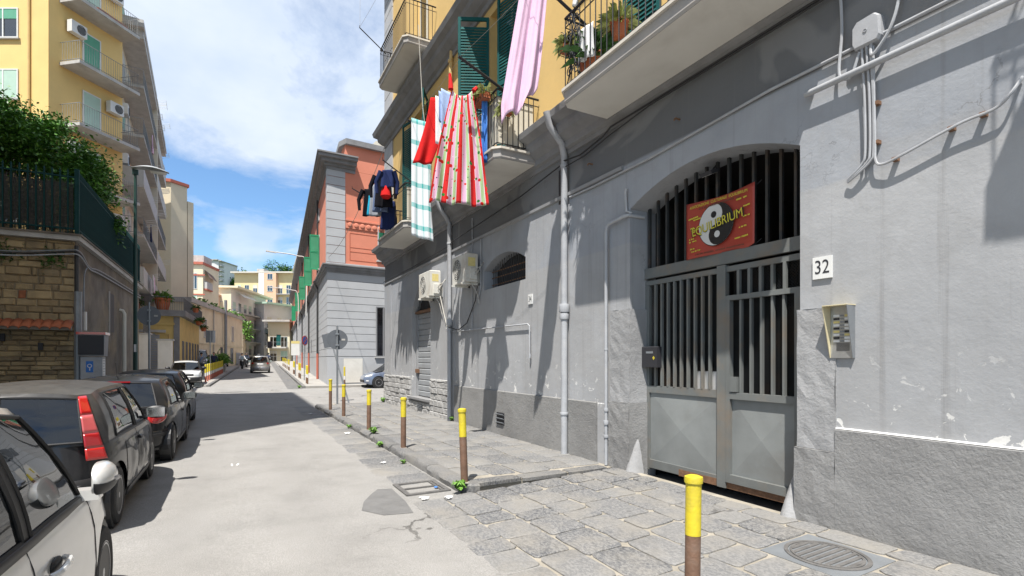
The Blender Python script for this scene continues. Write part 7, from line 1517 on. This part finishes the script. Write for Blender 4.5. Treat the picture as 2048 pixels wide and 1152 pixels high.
# ---------------------------------------------------------------- hill
mat('hill_green', (.075, .115, .035), .95, .4, .06, .6, 1)
h = MB()
def hillz(x, y):
    a = math.exp(-((x - 345) / 90) ** 2) * (30 + 16 * math.exp(-((y + 18) / 34) ** 2) + 8 * math.exp(-((y - 60) / 60) ** 2)) * math.exp(-(y / 260) ** 2); return 1 + a + 2.2 * noise.noise((x * .03, y * .03, 1))
h.grid(lambda u, v: (190 + 330 * u, -260 + 560 * v, hillz(190 + 330 * u, -260 + 560 * v) - .0), 44, 70); struct(h.build('hill', 'hill_green', smooth='all'))
for k, (x, y, s) in enumerate(((322, 3, 4.2), (324, -2, 3.6), (318, 9, 3.4), (330, -17, 5.5), (333, -25, 5.2), (328, -22, 4.5), (316, -1, 3.0), (310, 4, 3.0), (320, 14, 3.6))):
    z = hillz(x, y); tree('hill_tree', ('round dark tree', 'tall dark tree', 'low dark tree', 'spreading umbrella pine', 'broad umbrella pine', 'umbrella pine', 'small tree', 'bushy tree', 'wide tree')[k] + (' on the hillside by the distant tower blocks' if y > -10 else ' on the hilltop above the street'), (x, y, z - .5), 6, [((x, y, z + s * 1.1), (s, s, s * .8)), ((x + s * .4, y + s * .5, z + s * .8), (s * .7, s * .7, s * .6)), ((x - s * .3, y - s * .6, z + s * .9), (s * .7, s * .7, s * .6))], 1500, 1.1, ('leaf_dark', 'leaf_dark'), k, 'trees on the hill')
# ---------------------------------------------------------------- street things beyond the crossing
def striped_post(x, y, lab, grp):
    e = thing('bollard', lab, 'bollard', (x, y, gz(x) + .12), 0, grp); return e
pb = {}
def post(x, y, lab, grp, low='bollard_brown', white=True):
    e = thing('bollard', lab, 'bollard', (x, y, gz(x) + .12), 0, grp)
    for nm, a, c, m in (('foot_band', 0, .36, low), ('white_band', .36, .56, 'bollard_white'), ('yellow_band', .56, 1.05, 'bollard_yellow')):
        key = (nm, low)
        if key not in pb: pb[key] = MB().lathe([(.048, a), (.048, c)] + ([(.03, c + .02)] if nm == 'yellow_band' else []), (0, 0, 0), 10).build(nm, m, e, True, local=True)
        else: o = pb[key].copy(); COL.objects.link(o); o.parent = e
for k in range(12): x = 36 + k * 1.28; post(x, KL(x) + .45, ('first', 'second', 'third', 'fourth', 'fifth', 'sixth', 'seventh', 'eighth', 'ninth', 'tenth', 'eleventh', 'last')[k] + ' yellow, white and red post in the left row', 'striped posts along the left kerb', 'red_trim')
for k, x in enumerate((32.2, 32.9, 38.5, 40, 46.0, 47.2, 55, 56.5, 60, 64, 68, 72)): post(x, KR(x) - .4, ('nearest', 'second', 'third', 'fourth', 'fifth', 'sixth', 'seventh', 'eighth', 'ninth', 'tenth', 'eleventh', 'farthest')[k] + ' yellow, white and brown post on the pavement by the coral building', 'striped posts along the right kerb')
post(29.4, -.3, 'lone yellow, white and brown post near the blue car', 'striped posts along the right kerb')
def arm_lamp(x, y, h, lab, reach):
    t = thing('street_lamp', lab, 'street lamp', (x, y, gz(x))); p = [(x, y, gz(x) + h * .5), (x, y, gz(x) + h - .6), (x, y + reach * .3, gz(x) + h), (x, y + reach, gz(x) + h + .15)]
    MB().tube(catmull(p), .045, 8).build('arm', 'plastic_white', t, True); MB().obox((x, y + reach + .35, gz(x) + h + .15), (.12, 0, 0), (0, .4, .03), (0, 0, .05)).build('lamp_head', 'plastic_white', t)
arm_lamp(48, -.5, 10.2, 'curved white street lamp on the coral wall, nearer of two', 2.4); arm_lamp(66, -1.7, 9.2, 'curved white street lamp on the coral wall, farther of two', 2.4)
np_ = thing('road_sign', 'round blue and red no-parking sign on a pole by the coral building', 'road sign', (36.5, .95, gz(36.5) + .12), R(52)); MB().cyl((0, 0, 0), (0, 0, 2.9), .03, n=8).build('pole', 'galv', np_, True, local=True); MB().lathe([(.33, -.05), (.33, -.035)], (0, 0, 2.6), 28, 'x').build('red_disc', 'lens_red', np_, local=True)
mat('sign_blue', (.03, .09, .42), .5, .05, 4); MB().lathe([(.25, -.056), (.25, -.05)], (0, 0, 2.6), 28, 'x').build('blue_disc', 'sign_blue', np_, local=True); MB().obox((-.058, 0, 2.6), (.002, 0, 0), (0, .2, -.2), (0, .03, .03)).build('red_bar', 'lens_red', np_, local=True)
bs = thing('bus_stop_sign', 'white and yellow bus stop board on the pavement by the coral building', 'bus stop', (43, .85, gz(43) + .12)); MB().cyl((43, .85, gz(43)), (43, .85, gz(43) + 2.5), .03, n=8).build('pole', 'galv', bs); MB().box(42.97, 43.03, .55, 1.15, gz(43) + 1.7, gz(43) + 2.6).build('board', 'plastic_white', bs); MB().box(42.965, 43.035, .55, 1.15, gz(43) + 2.6, gz(43) + 2.8).build('heading', 'label_yellow', bs)
ls = thing('street_sign', 'dark rectangular sign back on a pole among the left posts', 'road sign', (39.6, KL(39.6) + .5, gz(39.6) + .12)); MB().cyl((39.6, KL(39.6) + .5, gz(39.6)), (39.6, KL(39.6) + .5, 3.5), .035, n=8).build('pole', 'galv', ls); MB().box(39.62, 39.66, KL(39.6) + .2, KL(39.6) + .75, 2.7, 3.5).build('board', 'sign_back', ls)
for k, (x, y) in enumerate(((78, 3.9), (80, 3.8))):
    t = thing('recycling_bin', ('near', 'far')[k] + ' grey recycling container with yellow stripe at the left kerb', 'bin', (x, y + .9, gz(x) + .12)); MB().bev(x - .8, x + .8, y + .3, y + 1.6, gz(x) + .2, gz(x) + 1.75, .15).build('tub', 'conduit', t); MB().box(x - .82, x - .8, y + .8, y + 1.05, gz(x) + .3, gz(x) + 1.7).build('stripe', 'label_yellow', t)
pl_ = thing('stone_planter', 'long stone planter with a green bush at the end of the posts', 'planter', (56, KL(56) + .9, gz(56))); MB().bev(53, 58, KL(55) + .5, KL(55) + 1.5, gz(55) + .1, gz(55) + .75, .08).build('trough', 'concrete', pl_); b = MB()
for k in range(500): leaves(b, (rnd.uniform(51.5, 58), KL(55) + 1 + rnd.gauss(0, .35), gz(55) + .9 + abs(rnd.gauss(0, .28))), .1, 1, .4, .06)
stuff(b.build('bush', 'weed', pl_))
# ---------------------------------------------------------------- people and riders
mat('skin', (.48, .27, .18), .6, .05, 5); mat('hair_dark', (.02, .015, .012), .7, .1, 9); mat('shirt_grey', (.26, .27, .30), .9, .08, 8); mat('shirt_navy', (.02, .03, .07), .9, .08, 8); mat('trouser', (.05, .055, .07), .9, .1, 8); mat('helmet_dark', (.03, .03, .035), .25, 0, coat=1); mat('shirt_white', (.66, .66, .68), .9, .05, 8)
def skin_body(name, pts, edges, m, par, root=0):
    me = bpy.data.meshes.new(name); me.from_pydata([p for p, r in pts], edges, []); me.materials.append(MATS[m]); o = link(name, me, par, 0, True); md = o.modifiers.new('skin', 'SKIN'); sv = me.skin_vertices
    sv = me.skin_vertices if me.skin_vertices else None
    bm = bmesh.new(); bm.from_mesh(me); ly = bm.verts.layers.skin.verify(); bm.verts.ensure_lookup_table()
    for i, (p, r) in enumerate(pts): bm.verts[i][ly].radius = r if isinstance(r, tuple) else (r, r); bm.verts[i][ly].use_root = (i == root)
    bm.to_mesh(me); bm.free(); s2 = o.modifiers.new('sub', 'SUBSURF'); s2.levels = 1; s2.render_levels = 2; me.polygons.foreach_set('use_smooth', [True] * len(me.polygons)); return o
def person(x, y, z, rz, lab, top, legs='trouser', stride=.22, bag=None):
    e = thing('person', lab, 'person', (x, y, z), rz, 'pedestrians')
    L = [((0, 0, .93), (.13, .15)), ((0, 0, 1.12), (.12, .155)), ((0, 0, 1.38), (.12, .19)), ((0, 0, 1.50), .065), ((0, .20, 1.42), .06), ((.03, .27, 1.16), .046), ((.14, .26, .93), .036), ((.19, .25, .86), .03), ((0, -.20, 1.42), .06), ((-.04, -.27, 1.16), .046), ((.02, -.28, .93), .036), ((.05, -.28, .86), .03)]
    skin_body('torso_and_arms', L, [(0, 1), (1, 2), (2, 3), (2, 4), (4, 5), (5, 6), (6, 7), (2, 8), (8, 9), (9, 10), (10, 11)], top, e)
    s = stride; Lg = [((0, 0, .95), (.13, .15)), ((.0, .09, .86), .09), ((s * .45, .1, .49), .064), ((s, .1, .09), .045), ((s + .16, .1, .045), .035), ((0, -.09, .86), .09), ((-s * .2, -.1, .49), .064), ((-s, -.1, .1), .045), ((-s + .15, -.1, .045), .035)]
    skin_body('legs', Lg, [(0, 1), (1, 2), (2, 3), (3, 4), (0, 5), (5, 6), (6, 7), (7, 8)], legs, e)
    MB().ball((.02, 0, 1.64), (.095, .078, .12), 14, 10).cyl((0, 0, 1.47), (.01, 0, 1.56), .05, .045, 8).ball((.115, 0, 1.63), (.016, .014, .02), 6, 4).ball((.02, .08, 1.63), (.02, .012, .03), 6, 4).ball((.02, -.08, 1.63), (.02, .012, .03), 6, 4).build('head', 'skin', e, True, local=True)
    MB().ball((.0, 0, 1.685), (.105, .088, .095), 14, 8).build('hair', 'hair_dark', e, True, local=True)
    for sg, hx_ in ((1, .20), (-1, .06)):
        hb = MB().ball((hx_, sg * (.25 if sg > 0 else .28), .815), (.03, .018, .042), 8, 6)
        for q in range(4): hb.tube([(hx_ - .02 + q * .014, sg * .265, .79), (hx_ - .018 + q * .015, sg * .262, .74 - .01 * (q in (1, 2))), (hx_ - .012 + q * .015, sg * .255, .715)], .007, 5)
        hb.tube([(hx_ + .025, sg * .25, .82), (hx_ + .045, sg * .245, .785), (hx_ + .045, sg * .242, .765)], .008, 5); hb.build('hand', 'skin', e, True, local=True)
    if bag: MB().tube([(.1, .16, 1.02), (.13, .02, 1.2), (.06, -.16, 1.46), (-.1, -.1, 1.4), (-.13, .1, 1.1)], .02, 6).ball((-.06, .22, .98), (.13, .05, .12), 8, 6).build('shoulder_bag', bag, e, True, local=True)
person(45.0, KL(45) + 1.5, gz(45) + .12, R(-10), 'person in a grey shirt with a blue shoulder bag behind the yellow posts', 'shirt_grey', bag='paper_blue'); person(49.0, KL(49) + 1.0, gz(49) + .12, R(180), 'person in dark clothes standing beside the sign pole behind the posts', 'shirt_navy', stride=.08)
person(118, -1.6, gz(118), R(180), 'distant person in dark clothes on the right pavement', 'shirt_navy'); person(112, .6, gz(112), 0, 'distant person in pale clothes walking up the street', 'shirt_white')
def motorbike(x, y, rz, lab, top):
    e = thing('motor_scooter', lab + ', the scooter', 'motor scooter', (x, y, gz(x)), rz, 'scooters on the street')
    for ax in (.66, -.62):
        w = bpy.data.objects.new('wheel', None); COL.objects.link(w); w.parent = e; w.location = (ax, 0, .27)
        MB().lathe([(.15, -.055), (.25, -.06), (.27, -.02), (.27, .02), (.25, .06), (.15, .055)], (0, 0, 0), 22, 'y').build('tyre', 'tyre', w, True, local=True); MB().lathe([(.16, -.03), (.05, -.045), (.05, .045), (.16, .03)], (0, 0, 0), 16, 'y').build('rim', 'alloy', w, local=True)
    MB().tube([(.66, 0, .27), (.52, 0, .7), (.42, 0, 1.02)], .035, 8).build('fork', 'black_trim', e, True, local=True); MB().tube([(.36, .36, 1.06), (.42, .15, 1.04), (.42, -.15, 1.04), (.36, -.36, 1.06)], .018, 6).build('handlebar', 'black_trim', e, local=True)
    MB().grid(lambda u, v: (.60 - .16 * v + .06 * math.sin(math.pi * u), (u - .5) * (.34 + .1 * math.sin(math.pi * v)), .42 + .62 * v), 8, 8).build('front_shield', 'black_paint_clean', e, True, solid=.03, local=True)
    MB().tube([(.42, 0, .34), (.1, 0, .30), (-.2, 0, .42), (-.72, 0, .62)], [.13, .14, .19, .13], 10).build('frame_body', 'black_paint_clean', e, True, local=True); MB().obox((-.32, 0, .78), (.38, 0, .02), (0, .15, 0), (-.01, 0, .06)).build('saddle', 'black_trim', e, 40, local=True); MB().ball((.56, 0, .92), (.06, .1, .08), 10, 6).build('headlamp', 'lens_clear', e, True, local=True)
    MB().obox((.44, 0, 1.22), (.02, 0, 0), (0, .16, 0), (-.06, 0, .17)).build('windscreen', 'car_glass', e, local=True)
    p = thing('person', lab, 'person', (x, y, gz(x)), rz, 'scooter riders'); P = [((-.25, 0, .90), (.13, .16)), ((-.22, 0, 1.12), (.12, .16)), ((-.16, 0, 1.38), (.12, .20)), ((-.14, 0, 1.5), .06), ((-.14, .21, 1.40), .06), ((.08, .30, 1.18), .046), ((.34, .32, 1.09), .036), ((-.14, -.21, 1.40), .06), ((.08, -.30, 1.18), .046), ((.34, -.32, 1.09), .036)]
    skin_body('torso_and_arms', P, [(0, 1), (1, 2), (2, 3), (2, 4), (4, 5), (5, 6), (2, 7), (7, 8), (8, 9)], top, p)
    skin_body('legs', [((-.25, 0, .90), (.12, .15)), ((-.15, .13, .86), .085), ((.20, .2, .80), .065), ((.16, .19, .42), .05), ((.28, .19, .36), .035), ((-.15, -.13, .86), .085), ((.20, -.2, .80), .065), ((.16, -.19, .42), .05), ((.28, -.19, .36), .035)], [(0, 1), (1, 2), (2, 3), (3, 4), (0, 5), (5, 6), (6, 7), (7, 8)], 'trouser', p)
    MB().ball((-.1, 0, 1.66), (.15, .125, .15), 14, 10).build('helmet', 'helmet_dark', p, True, local=True); MB().ball((-.03, 0, 1.62), (.088, .08, .1), 10, 8).build('face', 'skin', p, True, local=True)
    for sg in (1, -1): MB().ball((.37, sg * .325, 1.08), (.05, .035, .03), 8, 6).build('glove', 'black_trim', p, True, local=True)
motorbike(65.5, 4.15, R(183), 'rider in a white jacket coming toward the camera on a dark scooter', 'shirt_white'); motorbike(72, 3.6, R(183), 'second rider close behind the white-jacketed one', 'shirt_navy'); motorbike(76, .9, R(-3), 'rider in dark clothes going away past the beige car', 'shirt_navy')
